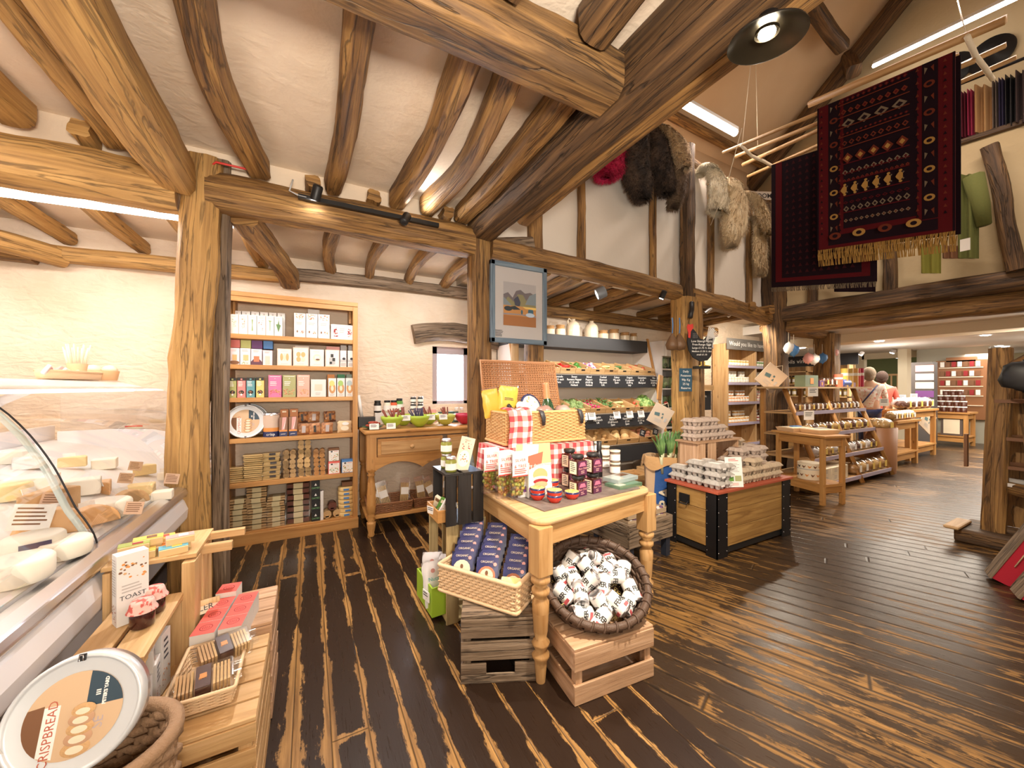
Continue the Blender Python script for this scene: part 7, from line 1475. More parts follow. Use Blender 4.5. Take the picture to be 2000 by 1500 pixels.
for i in range(4):
    for k in range(3 + (i > 0)): cart(0, 3.42 + .165 * i, 2.12 + .02 * (i % 2), EZ + .002 + .069 * k, .12 * (i % 2), 'grey-pink egg carton in the second row of the chest top', 'second row cartons')
for k in range(5): cart(2, 3.78, 2.29, EZ + .002 + .069 * k, .1, 'egg carton in the tall pile beside the upturned crate', 'tall pile of cartons')
for k in range(4): cart(0, 3.95, 2.26, EZ + .002 + .069 * k, -.1, 'egg carton in the pile at the far corner of the chest', 'far corner carton pile')
MB().box((0, 0, .13), (.15, .003, .25), WHITE2).art(.15, .25, [('l', .2, .8, .92, 2, .05, RED), ('l', .15, .85, .78, 7, .045, GREY), ('r', .12, .2, .45, .38, GREEN), ('r', .52, .2, .9, .38, mk('grass_tan', (.4, .42, .2), .7)), ('l', .2, .8, .12, 2, .05, PINK)], T(-.075, -.002, .005)).build('egg_leaflet', label='white information leaflet with two farm photos propped against the cartons', cat='leaflet', loc=(3.16, 1.905, EZ), rot=(-.12, 0, -.42))
# ---------------------------------------------------------------- jar shelves by the corner post
js = thing('jar_shelves', 'pine wall shelves full of preserve jars under a chalk banner', 'shelves', (0, 0, 0))
JX0, JX1, JY = 6.62, 8.05, 4.12; JZ = [.75, 1.13, 1.49, 1.80]; LIL = mk('lilac_edge', (.45, .40, .55), .5)
for x in (JX0, 7.5, JX1): MB().box((x, JY + .14, 1.1), (.04, .28, 2.2), PINEL).build('upright', js)
MB().box(((JX0 + JX1) / 2, JY + .28, 1.1), (JX1 - JX0, .02, 2.2), PINE).build('back_panel', js)
for z in JZ + [.36]: MB().box(((JX0 + JX1) / 2, JY + .14, z - .012), (JX1 - JX0, .27, .024), PINEL).box(((JX0 + JX1) / 2, JY - .002, z - .015), (JX1 - JX0, .006, .05), LIL).build('shelf', js)
MB().box(((JX0 + JX1) / 2 + .1, JY - .015, 2.19), (JX1 - JX0 + .3, .02, .20), mk('banner_grey', (.16, .15, .14), .8)).text('Would you like to have an o', .115, CHALKW, T(7.28, JY - .027, 2.16, rx=PI / 2), bold=.001).build('chalk_banner', js)
def sj(bm, lm, r, h, lab_=None):
    mb = MB().lathe([(r, 0), (r, h * .8), (r * .85, h * .84), (r * .95, h * .86), (r * .95, h), (0, h)], bm, n=10).lathe([(r * 1.02, h * .84), (r * 1.02, h * 1.02), (0, h * 1.02)], lm, n=10)
    if lab_: mb.lathe([(r * 1.02, h * .2), (r * 1.02, h * .6)], lab_, n=10, caps=False)
    return mb
HON = mk('honey_jar', (.62, .30, .05), .25); MAR = mk('marmalade', (.66, .24, .05), .25)
JK = [[(HON, CREAM), (CREAM, PINEL)], [(MAR, WHITE2), (PINK, CREAM)], [(CREAM, WHITE2), (WHITE2, CREAM)], [(mk('curd', (.75, .52, .14), .3), CREAM), (GREEN, WHITE2)]]
for si, z in enumerate(JZ):
    for b, (x0, x1) in enumerate(((JX0 + .06, 7.45), (7.55, JX1 - .05))):
        bm, lm = JK[si][b]; 
        if si == 0 and b == 1: bm, lm = DRED, WHITE2
        base = sj(bm, lm, .037, .105, WHITE2).build('preserve_jar', label='small preserve jar on the %s jar shelf, %s bay' % (('lowest', 'second', 'third', 'top')[si], ('wide', 'narrow')[b]), cat='jar', group='jars, %s shelf %s bay' % (('lowest', 'second', 'third', 'top')[si], ('wide', 'narrow')[b]), loc=(x0, JY + .06, z))
        n = int((x1 - x0) / .088)
        for k in range(1, n):
            dup(base, (x0 + .088 * k, JY + .06, z))
        for k in range(0, n): 
            if (k * 7 + si * 3) % 5 != 1: dup(base, (x0 + .088 * k, JY + .14, z + (.106 if si < 3 else 0)))
# ---------------------------------------------------------------- side table with hen tin
st = thing('side_table', 'small pine side table with a lower shelf beside the gift shelves', 'table', (5.33, 2.17, 0), rz=math.radians(-15))
for x in (.03, .33):
    for y in (.03, .60): MB().box((x, y, .40), (.045, .045, .80), PINEO).build('leg', st, bevel=.002)
MB().box((.18, .315, .815), (.40, .70, .028), PINEO).build('table_top', st, bevel=.004); MB().box((.18, .315, .235), (.34, .62, .03), PINEO).build('lower_shelf', st)
for c, s in (((.18, .03, .75), (.26, .022, .11)), ((.03, .315, .75), (.022, .53, .11)), ((.18, .03, .19), (.26, .02, .10)), ((.03, .315, .19), (.02, .53, .10))): MB().box(c, s, PINEO).build('rail', st)
MS = Matrix.Translation((5.33, 2.17, 0)) @ Matrix.Rotation(math.radians(-15), 4, 'Z')
ht = thing('hen_tin', 'round cream tin printed with rows of hens on the lower shelf', 'tin', MS @ Vector((.17, .30, .252)), rz=-.9)
mb = MB().lathe([(.125, 0), (.125, .20), (.12, .205), (0, .205)], CREAM, n=30).lathe([(.127, .125), (.127, .135)], GREY, n=30, caps=False)
for r_i, z in enumerate((.055, .16)):
    for k in range(14):
        a = 2 * PI * k / 14 + .2 * r_i; M = T(0, 0, z, rz=a); c_ = (BROWN, ORANGE, TXT)[k % 3]
        mb.add([(x, -.1285, zz) for x, zz in ((-.02, .018), (-.014, .0), (0, -.018), (.014, 0), (.022, .022), (.006, .006), (-.008, .012))], [list(range(7))], c_, M=M)
mb.build('tin_body', ht)
for i, (a, b, lb) in enumerate(((.12, .50, 'shallow wicker tray of brochures at the back of the side table'), (.2, .24, 'shallow wicker tray at the front of the side table'))):
    p = MS @ Vector((a + .06, b, .832)); t = thing('wicker_tray', lb, 'basket', p, rz=math.radians(-15))
    MB().box((0, 0, .02), (.30, .22, .05), CANE, tx=1.15, ty=1.15).build('wicker_body', t); MB().box((0, 0, .048), (.29, .21, .004), CREAM).box((.05, .03, .055), (.14, .06, .012), (BLU, GREY)[i]).build('brochures', t)
# ---------------------------------------------------------------- gift shelf unit
gu = thing('gift_shelves', 'sloping pine shelf unit with lilac price edges full of bagged cakes', 'shelves', (0, 0, 0))
GX0, GX1 = 5.95, 8.15; GL = [(2.42, .12), (2.52, .43), (2.62, .74), (2.74, 1.05)]
for x in (GX0 + .02, 7.05, GX1 - .02):
    MB().tube([(x, 2.40, .02), (x, 2.90, 1.40)], .035, PINEO, 4).build('sloping_leg', gu); MB().box((x, 3.18, .70), (.05, .05, 1.40), PINEO).build('rear_leg', gu)
for y, z in GL: MB().box(((GX0 + GX1) / 2, (y + 3.2) / 2, z - .012), (GX1 - GX0, 3.2 - y, .024), PINEL).build('shelf', gu); MB().box(((GX0 + GX1) / 2, y - .008, z - .012), (GX1 - GX0, .012, .05), LIL).build('price_edge', gu)
MB().box(((GX0 + GX1) / 2 + .05, 2.98, 1.40), (GX1 - GX0 + .6, .44, .025), PINEL).build('top_board', gu)
CK = [mk('fruit_cake', (.10, .03, .02), .4), mk('sponge', (.55, .34, .12), .6), mk('flapjack', (.4, .2, .06), .6), mk('meringue', (.6, .55, .55), .5)]
def wrapped(lb, gp, loc, s, m, rz=0, nm='wrapped_cake'):
    t = thing(nm, lb, 'cake', loc, rz=rz, group=gp); MB().ball((0, 0, s * .45), s * .5, m, 10, jit=.2, sz=.85).build('cake', t); MB().ball((0, 0, s * .5), s * .56, FILM, 10, jit=.1).build('film_wrap', t); MB().box((0, -s * .52, s * .5), (s * .35, .003, s * .5), (WHITE2, YEL)[int(loc[0] * 10) % 2]).build('paper_label', t); return t
for li, (n, s, ms, lb) in enumerate(((9, .19, (2, 1), 'bag of biscuits'), (11, .15, (3, 0, 1), 'film-wrapped bun'), (10, .15, (1, 0), 'film-wrapped pastry'), (15, .13, (0, 2), 'dark fruit cake roll'))):
    y, z = GL[li]
    for k in range(n):
        x = GX0 + .12 + (GX1 - GX0 - .2) * (k + .5) / n
        if li == 0 and k < 4: continue
        g = 'goods on the %s gift shelf, cake type %s' % (('bottom', 'second', 'third', 'upper')[li], 'abc'[k % len(ms)])
        wrapped('%s, %s, on the %s gift shelf' % (lb, ('lighter', 'darker', 'golden')[k % len(ms)], ('bottom', 'second', 'third', 'upper')[li]), g, (x, y + .10, z), s, CK[ms[k % len(ms)]], 0)
for k in range(6): MB().box((0, 0, .05), (.22, .15, .09), CREAM).art(.22, .09, [('l', .3, .7, .7, 3, .2, LTXT)], T(-.11, -.075, .005)).build('cream_box', label='cream cardboard box at the near end of the bottom gift shelf', cat='box', group='cream boxes on bottom gift shelf', loc=(GX0 + .16 + .25 * (k % 3), 2.52, .121 + .092 * (k // 3)))
k = 0
for u, r, h, m, lb in ((1649, .05, .30, YEL, 'yellow cracker tube'), (1659, .05, .30, mk('gold_tube', (.7, .45, .12), .5), 'gold cracker tube'), (1669, .05, .31, mk('amber_tube', (.75, .4, .1), .5), 'tall amber tube'), (1676, .03, .31, RED, 'slim red tube'), (1683, .03, .32, mk('crimson_tube', (.45, .02, .08), .5), 'slim crimson tube at the end'), (1637, .06, .2, mk('coral_tube', (.72, .2, .12), .5), 'coral candle tube'), (1646, .05, .12, mk('lilac_tube', (.4, .3, .55), .5), 'short lilac tube')):
    x = Py(u, 757, 2.86).x; MB().lathe([(r, 0), (r, h)], m, n=16).lathe([(r * 1.01, h * .6), (r * 1.01, h * .75)], WHITE2, n=16, caps=False).build('gift_tube', label=lb + ' standing on the gift shelf top', cat='tube', loc=(x, 2.86, 1.414))
for u, w_, h, m, lb in ((1575, .38, .17, mk('green_gift', (.16, .22, .15), .5), 'dark green gift box with floral print'), (1655, .30, .07, mk('rainbow_lilac', (.45, .3, .5), .5), 'low striped crackers box'), (1595, .14, .09, PUR, 'purple bowl shaped box')):
    x = Py(u, 757, 2.90).x; MB().box((0, 0, h / 2), (w_, .14, h), m).box((0, -.072, h * .5), (w_ * .25, .003, h * .5), ORANGE).build('gift_box', label=lb + ' on the gift shelf top', cat='box', loc=(x, 2.90, 1.414))
for i, u in enumerate((1607, 1615, 1624, 1633)): wrapped('wrapped dark cake on the gift shelf top with a yellow band', 'wrapped cakes on gift shelf top', (Py(u, 757, 2.92).x, 2.92, 1.414), .14, CK[0])
MB().lathe([(.06, -.13), (.06, .13)], mk('blue_roll', (.06, .13, .5), .4), n=18, M=T(rx=0, ry=PI / 2)).lathe([(.03, .131), (.031, .132)], WHITE2, n=14, M=T(ry=PI / 2)).build('blue_cracker_tube', label='bright blue tube lying on its side on the gift shelf top', cat='tube', loc=(Py(1648, 757, 2.86).x, 2.86, 1.475))
for i, (u, v, d, lb) in enumerate(((1588, 774, 5.0, 'cream price card hanging on the gift shelves near the top'), (1580, 820, 4.9, 'tilted kraft card on the gift shelves above the side table'))): card('price_card', lb, Pd(u, v, d), .16, .12, -.3, 0, 3)
for i, (u, v, d) in enumerate(((1540, 680, 5.9), (1550, 685, 5.9), (1578, 700, 6.2), (1590, 702, 6.2), (1606, 700, 6.6), (1628, 690, 7.0))): 
    t = thing('hanging_bag', 'small clear gift bag hanging above the gift shelves, %s along the line' % ('first', 'second', 'third', 'fourth', 'fifth', 'last')[i], 'bag', Pd(u, v, d)); MB().ball((0, 0, 0), .07, (WHITE2, BLU, PINK)[i % 3], 10, jit=.4, sz=1.3).build('bag_filling', t); MB().tube([(0, 0, .09), (0, 0, .25)], .004, CREAM, 4).build('string', t)
# ---------------------------------------------------------------- sheepskins
def GP(u, v, off):
    r = ray(u, v); return EY + r * ((2.9307 - off) / (r.y - .07 * r.x))
def pelt(lb, data, c1, c2, thick=.07, off=.12, blen=.055, nb=3200):
    t = thing('sheepskin', lb, 'sheepskin', GP(data[0][0], data[0][1], off)); o = t.location.copy()
    m = blotch('pelt_' + str(len(_mc)), c1, c2, 5, .95, .8, 90, .38, .62, sheen=.3 if c1[1] > .2 else 0)
    cs = [GP(u, v, off) for u, v, w in data]; ws = [w * 1.22 * (c - EY).dot(Vector((SN, CS, 0))) / 735 for (u, v, w), c in zip(data, cs)]
    # carry the top over the rail
    cs = [cs[0] + Vector((0, .16, -.02)), cs[0] + Vector((0, .06, .05))] + cs; ws = [ws[0] * .9, ws[0]] + ws
    P = crv(cs, 24); W = [ws[min(int(i / 24 * (len(ws) - 1)), len(ws) - 2)] * (1 - (i / 24 * (len(ws) - 1)) % 1) + ws[min(int(i / 24 * (len(ws) - 1)) + 1, len(ws) - 1)] * ((i / 24 * (len(ws) - 1)) % 1) for i in range(24)] + [ws[-1]]
    g = Vector((1, .07, 0)).normalized(); n_ = Vector((.07, -1, 0)).normalized()
    def f(a, b):
        i = round(a * 24); th = 2 * PI * b; q = noise.noise(Vector((P[i].x * 6, P[i].z * 6, b * 4))) * .25 + 1
        return P[i] - o + g * (math.cos(th) * W[i] * q) + n_ * (math.sin(th) * thick * q * min(1, W[i] / .08) + .02)
    MB().grid(f, 24, 24, m).build('fleece', t)
    mb = MB()
    for k in range(nb):
        a, b = R.random(), R.random(); p = Vector(f(round(a * 24) / 24, b)); p += (Vector(f(min(24, round(a * 24) + 1) / 24, b)) - p) * R.random(); i = round(a * 24); th = 2 * PI * b
        nn = (g * math.cos(th) * .8 + n_ * math.sin(th) + Vector((0, 0, -.9 + R.uniform(-.4, .4)))).normalized(); s_ = g * .006
        mb.add([p - s_, p + s_, p + nn * blen * R.uniform(.6, 1.2)], [(0, 1, 2)], m)
    mb.build('fur', t)
DKF, DKF2 = (.022, .013, .009), (.09, .055, .035); CRF, CRF2 = (.60, .44, .24), (.72, .58, .36)
pelt('vivid pink sheepskin tucked under the massive beam', [(1205, 262, 14), (1192, 290, 32), (1185, 318, 37), (1180, 340, 22), (1178, 348, 8)], (.50, .004, .06), (.62, .02, .10))
pelt('dark brown sheepskin hanging lowest next to the pink one', [(1240, 248, 22), (1238, 270, 36), (1238, 310, 38), (1244, 350, 33), (1250, 378, 22), (1250, 392, 8)], DKF, DKF2, .07)
pelt('dark brown sheepskin between its darker twin and the tan one', [(1280, 258, 25), (1287, 300, 30), (1293, 340, 28), (1297, 368, 18), (1295, 380, 7)], DKF, DKF2, .06, .14)
pelt('narrow grey-brown sheepskin tail with a dark tip beside the dark post', [(1325, 300, 16), (1322, 350, 19), (1315, 388, 17), (1312, 408, 7)], (.13, .08, .05), (.22, .15, .09), .04)
pelt('short tan sheepskin folded over the rail', [(1302, 258, 22), (1318, 278, 26), (1330, 308, 21), (1333, 330, 9)], (.50, .32, .15), (.60, .42, .22), .06, .20)
pelt('square white sheepskin next to the dark post', [(1384, 330, 12), (1398, 345, 26), (1404, 378, 31), (1402, 408, 29), (1400, 416, 24)], (.70, .60, .42), (.78, .70, .52))
pelt('large cream sheepskin with two lobes in the middle of the pale ones', [(1428, 362, 24), (1434, 400, 33), (1432, 440, 30), (1425, 472, 18), (1423, 484, 7)], CRF, CRF2, .08, .15)
pelt('cream sheepskin draped at the gallery corner', [(1468, 384, 18), (1484, 410, 22), (1492, 440, 16), (1495, 458, 7)], CRF, CRF2, .06, .16)
pelt('long pale sheepskin hanging lowest near the corner post', [(1478, 430, 10), (1482, 470, 19), (1482, 505, 21), (1482, 528, 15), (1480, 538, 6)], CRF, CRF2, .05, .06)
# ---------------------------------------------------------------- airer and rugs
ar = thing('clothes_airer', 'hanging pine slat airer that carries the rugs', 'airer', (0, 0, 0))
for a, b, w_ in ((Px(1412, 298, 4.42), Px(1872, 108, 4.42), .035), (Px(1436, 306, 4.62), Px(1905, 118, 4.62), .04), (Px(1450, 322, 4.82), Px(1965, 88, 4.85), .04), (Px(1460, 345, 5.05), Px(1985, 112, 5.05), .035), (Px(1580, 204, 4.50), Px(1965, 38, 4.50), .06)):
    MB().tube([a, b], w_ * .6, PINE, 4).build('airer_slat', ar)
for u, v in ((1449, 290), (1890, 80)):
    p = Px(u, v, 4.42); MB().tube([p + Vector((-.02, 0, .03)), p + Vector((.2, 0, -.03)), p + Vector((.45, 0, -.02)), p + Vector((.68, 0, -.03))], .018, CREAM, 6).build('rope_loop', ar)
for a, b in ((Px(1449, 290, 4.42), Pd(1476, 30, 4.0)), (Px(1480, 285, 4.9), Pd(1474, 40, 4.3)), (Px(1890, 80, 4.42), Pd(1865, -20, 4.0))): MB().tube([a, b], .004, CREAM, 4).build('cord', ar)
MB().tube([Pd(1449, 250, 3.9), Pd(1420, 360, 4.2), Pd(1388, 440, 4.5)], .004, CREAM, 4).build('white_string', label='thin white cord hanging in front of the pale sheepskins', cat='cord')
C1, C2, C3, C4, C5 = mk('rug_red', (.075, .006, .008), .95, spec=.1), mk('rug_dark', (.012, .005, .008), .95, spec=.1), mk('rug_gold', (.34, .19, .05), .95, spec=.1), mk('rug_cream', (.16, .12, .08), .95, spec=.1), mk('rug_rust', (.12, .025, .012), .95, spec=.1)
def rug(lb, corner, W, H, tilt, full, fr, lay):
    t = thing('patterned_rug', lb, 'rug', corner, rot=(0, 0, -PI / 2)); SH_ = Matrix(((1, 0, 0, 0), (0, 1, 0, 0), (-tilt, 0, 1, 0), (0, 0, 0, 1)))     # origin top-left, local z down negative
    def body(y, z0): return MB(SH_).box((W / 2, y, z0 - H / 2), (W, .012, H), C2 if not full else C1)
    mb = body(0, 0); A = []
    if full:
        A += [('r', .0, 0, .015, 1, C2), ('r', .985, 0, 1, 1, C2), ('r', .10, .09, .20, 1, C2), ('r', .80, .09, .90, 1, C2), ('r', .23, .12, .77, .99, C2), ('r', .10, .02, .90, .085, C2)]
        for s in (.15, .85):
            for k in range(11):
                z = .13 + k * .082
                if k % 2: A += [('e', s, z, .036, .020, C3 if k < 7 else C5), ('e', s, z, .018, .010, C2)]
                else: A += [('p', [(s - .03, z - .02), (s - .01, z + .01), (s - .03, z + .02)], C4), ('p', [(s + .03, z - .02), (s + .01, z + .01), (s + .03, z + .02)], C5)]
        for s in (.05, .95, .215, .785):
            for k in range(24): A.append(('p', [(s - .012, .1 + k * .037), (s + .012, .1 + k * .037), (s, .118 + k * .037)], C5 if k % 2 else C2))
        def row(z, n, h, c, c2=C2, sh='d'):
            for k in range(n):
                x = .25 + .5 * (k + .5) / n; w2 = .5 / n * .42
                A.append(('p', [(x - w2, z), (x, z - h), (x + w2, z), (x, z + h)], c)); A.append(('p', [(x - w2 * .5, z), (x, z - h * .5), (x + w2 * .5, z), (x, z + h * .5)], c2))
        for z, n, h, c, c2 in ((.16, 12, .012, C4, C5), (.235, 9, .020, C4, C2), (.275, 10, .010, C1, C2), (.42, 14, .010, C5, C1), (.47, 9, .018, C4, C1), (.56, 5, .035, C5, C3), (.66, 9, .018, C5, C2), (.72, 14, .008, C1, C5), (.78, 4, .03, C4, C2), (.86, 9, .018, C5, C1), (.93, 12, .012, C1, C5)): row(z, n, h, c, c2)
        for z in (.195, .30, .395, .445, .51, .615, .69, .75, .82, .90): A.append(('r', .24, z, .76, z + .006, C1 if z < .6 else C5))
        for k in range(6):
            x = .29 + .082 * k
            for sg in (1, -1): A += [('p', [(x - .03, .345), (x + .02, .345), (x + .02, .345 + sg * .014), (x, .345 + sg * .03), (x - .02, .345 + sg * .012)], C3), ('e', x + .005, .345 + sg * .032, .012, .007, C3), ('p', [(x + .02, .345 + sg * .01), (x + .032, .345 + sg * .02), (x + .02, .345 + sg * .024)], C4)]
        for k in range(4): A += [('e', .22 + .19 * k, .052, .05, .024, C3 if k % 2 else C5), ('e', .22 + .19 * k, .052, .022, .012, C2)]
    else:
        A += [('r', .05, .04, .12, 1, C1), ('r', .88, .04, .95, 1, C1), ('r', .12, .04, .88, .07, C1)]
        for i in range(10):
            for j in range(18): A.append(('p', [(.16 + .072 * i, .10 + .05 * j), (.20 + .072 * i, .10 + .05 * j), (.18 + .072 * i, .128 + .05 * j)], mk('rug_plum', (.04, .008, .01), .95, spec=.1)))
    mb.art(W, H, A, T(0, -.006, -H)); mb.build('woven_field', t)
    for L_ in range(lay):
        f = MB(SH_); n = 130
        for k in range(n):
            x = W * (k + R.random()) / n; d = R.uniform(-.015, .015); f.tube([(x, .0 + .04 * L_, -H - .03 * L_), (x + d * .5, .04 * L_ - .01, -H - fr * .5 - .03 * L_), (x + d, .04 * L_, -H - fr - .05 * L_)], .0035, C3 if full else C4, 3, caps=False)
        f.build('fringe', t)
    if full: MB(SH_).box((W * .55, .045, -H * .5 - .02), (W * .94, .012, H), C2).build('back_fall', t)
rug('large red patterned rug with golden fringe hanging from the airer', Vector((4.34, 1.813, 4.10)), .885, 1.37, .15, True, .10, 2)
rug('dark lattice rug with pale fringe hanging behind the fringed red one', Vector((4.72, 2.42, 3.98)), .92, 1.42, .17, False, .05, 1)
MB().box((0, 0, 0), (.004, .05, .09), WHITE2).build('rug_ticket', label='small white ticket pinned to the corner of the fringed rug', cat='tag', loc=Px(1885, 478, 4.34))
# garments on the far gallery front
def drapeb(name, lb, cat, u0, u1, v0, v1, X, m, d=.05, fold=5, **k):
    a = Px(u0, v0, X); b = Px(u1, v0, X); c = Px(u0, v1, X); e_ = Px(u1, v1, X); o = a.copy(); n = Vector((-1, 0, 0))
    def f(s):
        def g(x, z): p = a.lerp(b, x).lerp(c.lerp(e_, x), z) - o; return p + n * (d * (.5 + .5 * math.sin(x * fold * 6.28)) * (1 - .3 * z) * s)
        return g
    return MB().grid(f(1), 30, 8, m).grid(f(-.2), 30, 8, m).build(name, label=lb, cat=cat, loc=o, **k)
OLG = mk('olive_wool', (.12, .13, .03), .9, bump=.3, bscale=60)
gj = drapeb('green_jacket', 'long olive green jacket hung on the yellow plaster beside the rug', 'jacket', 1872, 1912, 342, 505, 6.85, OLG, .06, 2)
MB().tube([Px(1900, 345, 6.84) - gj.location, Px(1915, 400, 6.84) - gj.location, Px(1922, 440, 6.84) - gj.location], [.09, .075, .06], OLG, 8).build('sleeve', gj)
drapeb('olive_scarf', 'two olive scarf ends showing below the fringed rug', 'scarf', 1800, 1838, 478, 534, 6.8, mk('olive_bright', (.22, .21, .03), .9), .05, 2)
drapeb('dark_garment', 'dark garment between the fringed rug and the green jacket', 'garment', 1842, 1872, 480, 505, 6.85, BROWN, .05, 2)
drapeb('dark_cloth', 'small dark red cloth hanging under the two rugs', 'cloth', 1630, 1710, 500, 570, 6.6, C2, .04, 2)
cr_ = thing('clothes_rail', 'black clothes rail of scarves above the yellow plaster', 'rail', Px(1866, 168, 7.3))
MB().tube([(0, 0, 0), Px(2060, 90, 7.3) - cr_.location], .018, DKMETAL, 6).build('rail_bar', cr_)
GC = [(C1, 'crimson'), (mk('wine', (.16, .01, .03), .9), 'wine red'), (mk('rose', (.4, .03, .09), .9), 'rose red'), (mk('camel', (.42, .24, .10), .9), 'wide camel'), (mk('speckled', (.2, .15, .12), .9, bump=.5), 'speckled brown'), (mk('violet_n', (.05, .04, .10), .9), 'violet'), (BLACK, 'black'), (mk('dark_plaid', (.05, .03, .03), .9), 'dark patterned')]
for k, (u0, u1) in enumerate(((1868, 1880), (1880, 1892), (1892, 1905), (1905, 1940), (1940, 1953), (1953, 1965), (1965, 1985), (1985, 2012))):
    m, nn = GC[k]; uc = (u0 + u1) / 2; drapeb('hanging_scarf', nn + ' scarf hanging from the black clothes rail', 'scarf', u0, u1, 190 - (uc - 1868) * .36, 275 - (uc - 1868) * .25, 7.28 - .01 * k, m, .10, 2)
for u, v, r, lb in ((1935, 106, .21, 'round black hat on the gable wall'), (1858, 138, .21, 'black hat half hidden by the rug')):
    MB().lathe([(r, 0), (r * .98, .02), (r * .4, .03), (r * .38, .12), (0, .13)], BLACK, n=30, M=T(ry=-PI / 2)).build('black_hat', label=lb, cat='hat', loc=Px(u, v, 7.80))
sg = thing('tea_room_sign', 'small white TEA ROOM sign on an oak beam behind the cream sheepskins', 'sign', Pd(1476, 382, 7.0), rz=-.45)
MB().box((0, 0, 0), (.62, .015, .15), WHITE2).text('TEA ROOM', .12, TXT, T(0, -.01, -.045, rx=PI / 2), bold=.002).build('sign_board', sg)
beam('loft_beam', [Pd(1425, 425, 7.05), Pd(1510, 392, 7.15)], .2, .24, OAK, 'oak beam carrying the TEA ROOM sign', wob=.08, m=8)
beam('loft_brace', [Pd(1415, 400, 7.3), Pd(1475, 335, 7.4), Pd(1500, 300, 7.5)], .2, .2, OAK, 'oak brace rising behind the airer', wob=.08, m=8)
# ---------------------------------------------------------------- gate, steps and red sledges
gp = thing('oak_gate_frame', 'rough oak newel posts and sloping rail at the stair foot', 'gate', (0, 0, 0)); gp['kind'] = 'structure'
b_ = _bs
for ps, w_, h_ in (([(5.40, .93, .10), (5.42, .91, .9), (5.47, .90, 1.75)], .13, .14), ([(5.15, .66, .0), (5.15, .66, .9), (5.17, .66, 1.55)], .15, .13), ([(5.48, .88, 1.52), (5.35, .66, 1.68), (5.2, .3, 2.0)], .10, .12), ([(5.72, .88, .12), (5.76, .88, 1.62)], .07, .2), ([(5.45, .9, .52), (5.1, .3, .50)], .06, .1)):
    o = beam('gate_timber', ps, w_, h_, OAK, None, None, wob=.1, m=16, kind=None); o.parent = gp
for z in (.95, .70, .55, 1.28): MB().box((5.62, .62, z), (.5, .6, .03), BROWN if z != .55 else WHITE).build('stair_shelf', gp)
MB().box((5.95, .42, .8), (.02, .8, 1.6), BLACKW).build('dark_gap_sheet', gp)  # near-black sheet put in for the dark gap behind the posts
MB().box((5.45, .85, .06), (.50, .55, .12), OAKD).box((5.30, 1.12, .135), (.40, .10, .03), PINEL).build('base_platform', gp, bevel=.02)
MB().box((0, 0, 0), (.05, .02, .30), BROWN).build('wicker_carrier', label='dark red wicker panel hooked to the oak newel post', cat='carrier', loc=(5.36, 1.08, .82))
MB().ball((0, 0, 0), .12, BLACK, 12, sx=.25, sz=1.0, jit=.3).build('black_sign', label='black shaped sign hanging at the picture edge by the second newel post', cat='sign', loc=Px(1997, 735, 4.95))
def sledge(lb, base, rot):
    t = thing('felt_lined_case', lb, 'case', base, rot=rot); g_ = GREYW
    for c, s, m in (((0, 0, .33), (.012, .15, .66), g_), ((.10, 0, .33), (.012, .15, .66), g_), ((.05, .07, .33), (.09, .012, .66), g_), ((.05, -.002, .33), (.09, .13, .65), mk('red_felt', (.42, .012, .03), .9))): MB().box(c, s, m).build('side_board', t)
    MB().tube([(.05, -.08, .15), (.045, -.09, .35), (.055, -.08, .55)], .004, CANE, 4).build('cord', t)
sledge('red felt lined wooden case leaning by the newel post, nearest it', (4.38, .78, .03), (.0, .42, -1.25)); sledge('red felt lined wooden case leaning in front of its twin', (4.12, .62, .03), (.0, .45, -1.2)); sledge('third red lined case standing upright behind the leaning ones', (4.80, .60, .02), (.0, .16, -1.3))
# ---------------------------------------------------------------- far shop
FW = mk('far_wall_cream', (.74, .66, .50), .8); FG = mk('far_wall_grey', (.48, .47, .40), .8)
def fb(name, c, d, m, lb=None, cat='wall', kind='structure'): return MB().box(c, d, m).build(name, label=lb, cat=cat, kind=kind)
fb('wall_far', (14.9, 3.25, 1.22), (.2, 1.25, 2.44), FG, 'grey far wall behind the jam jar table'); fb('wall_far', (15.2, 6.9, 1.22), (.2, 3.6, 2.44), FW, 'cream far wall beside the green kitchen opening')
fb('wall_far', (15.2, 4.45, 2.36), (.2, 1.4, .18), FW, 'cream strip over the kitchen opening'); fb('wall_far', (15.2, 4.45, .45), (.2, 1.4, .9), FW, 'low counter wall under the kitchen opening')
fb('wall_kitchen', (17.8, 4.9, 1.22), (.1, 3.6, 2.44), mk('kitchen_green', (.13, .15, .06), .8), 'olive green kitchen wall beyond the opening'); fb('wall_far', (18.9, 0, 1.22), (.1, 6, 2.44), FW, 'cream end wall past the doorway')
fb('wall_right_side', (12.2, -1.2, 1.22), (13.6, .1, 2.44), FW, 'side wall of the far shop'); fb('wall_side', (11.7, 8.0, 1.22), (7.2, .1, 2.44), FW, 'side wall of the far shop behind the shoppers')
fb('wall_post_strip', (14.2, 3.95, 1.22), (.30, .18, 2.44), FW, 'cream pier beside the opening')
kl = MB().lathe([(.34, 0), (.30, -.06), (0, -.09)], mk('dome_lamp', (1, .95, .85), .4, emit=5), n=20).build('ceiling_lamp', label='round white ceiling lamp in the green kitchen', cat='light', loc=(16.2, 4.6, 2.40))
dl = None
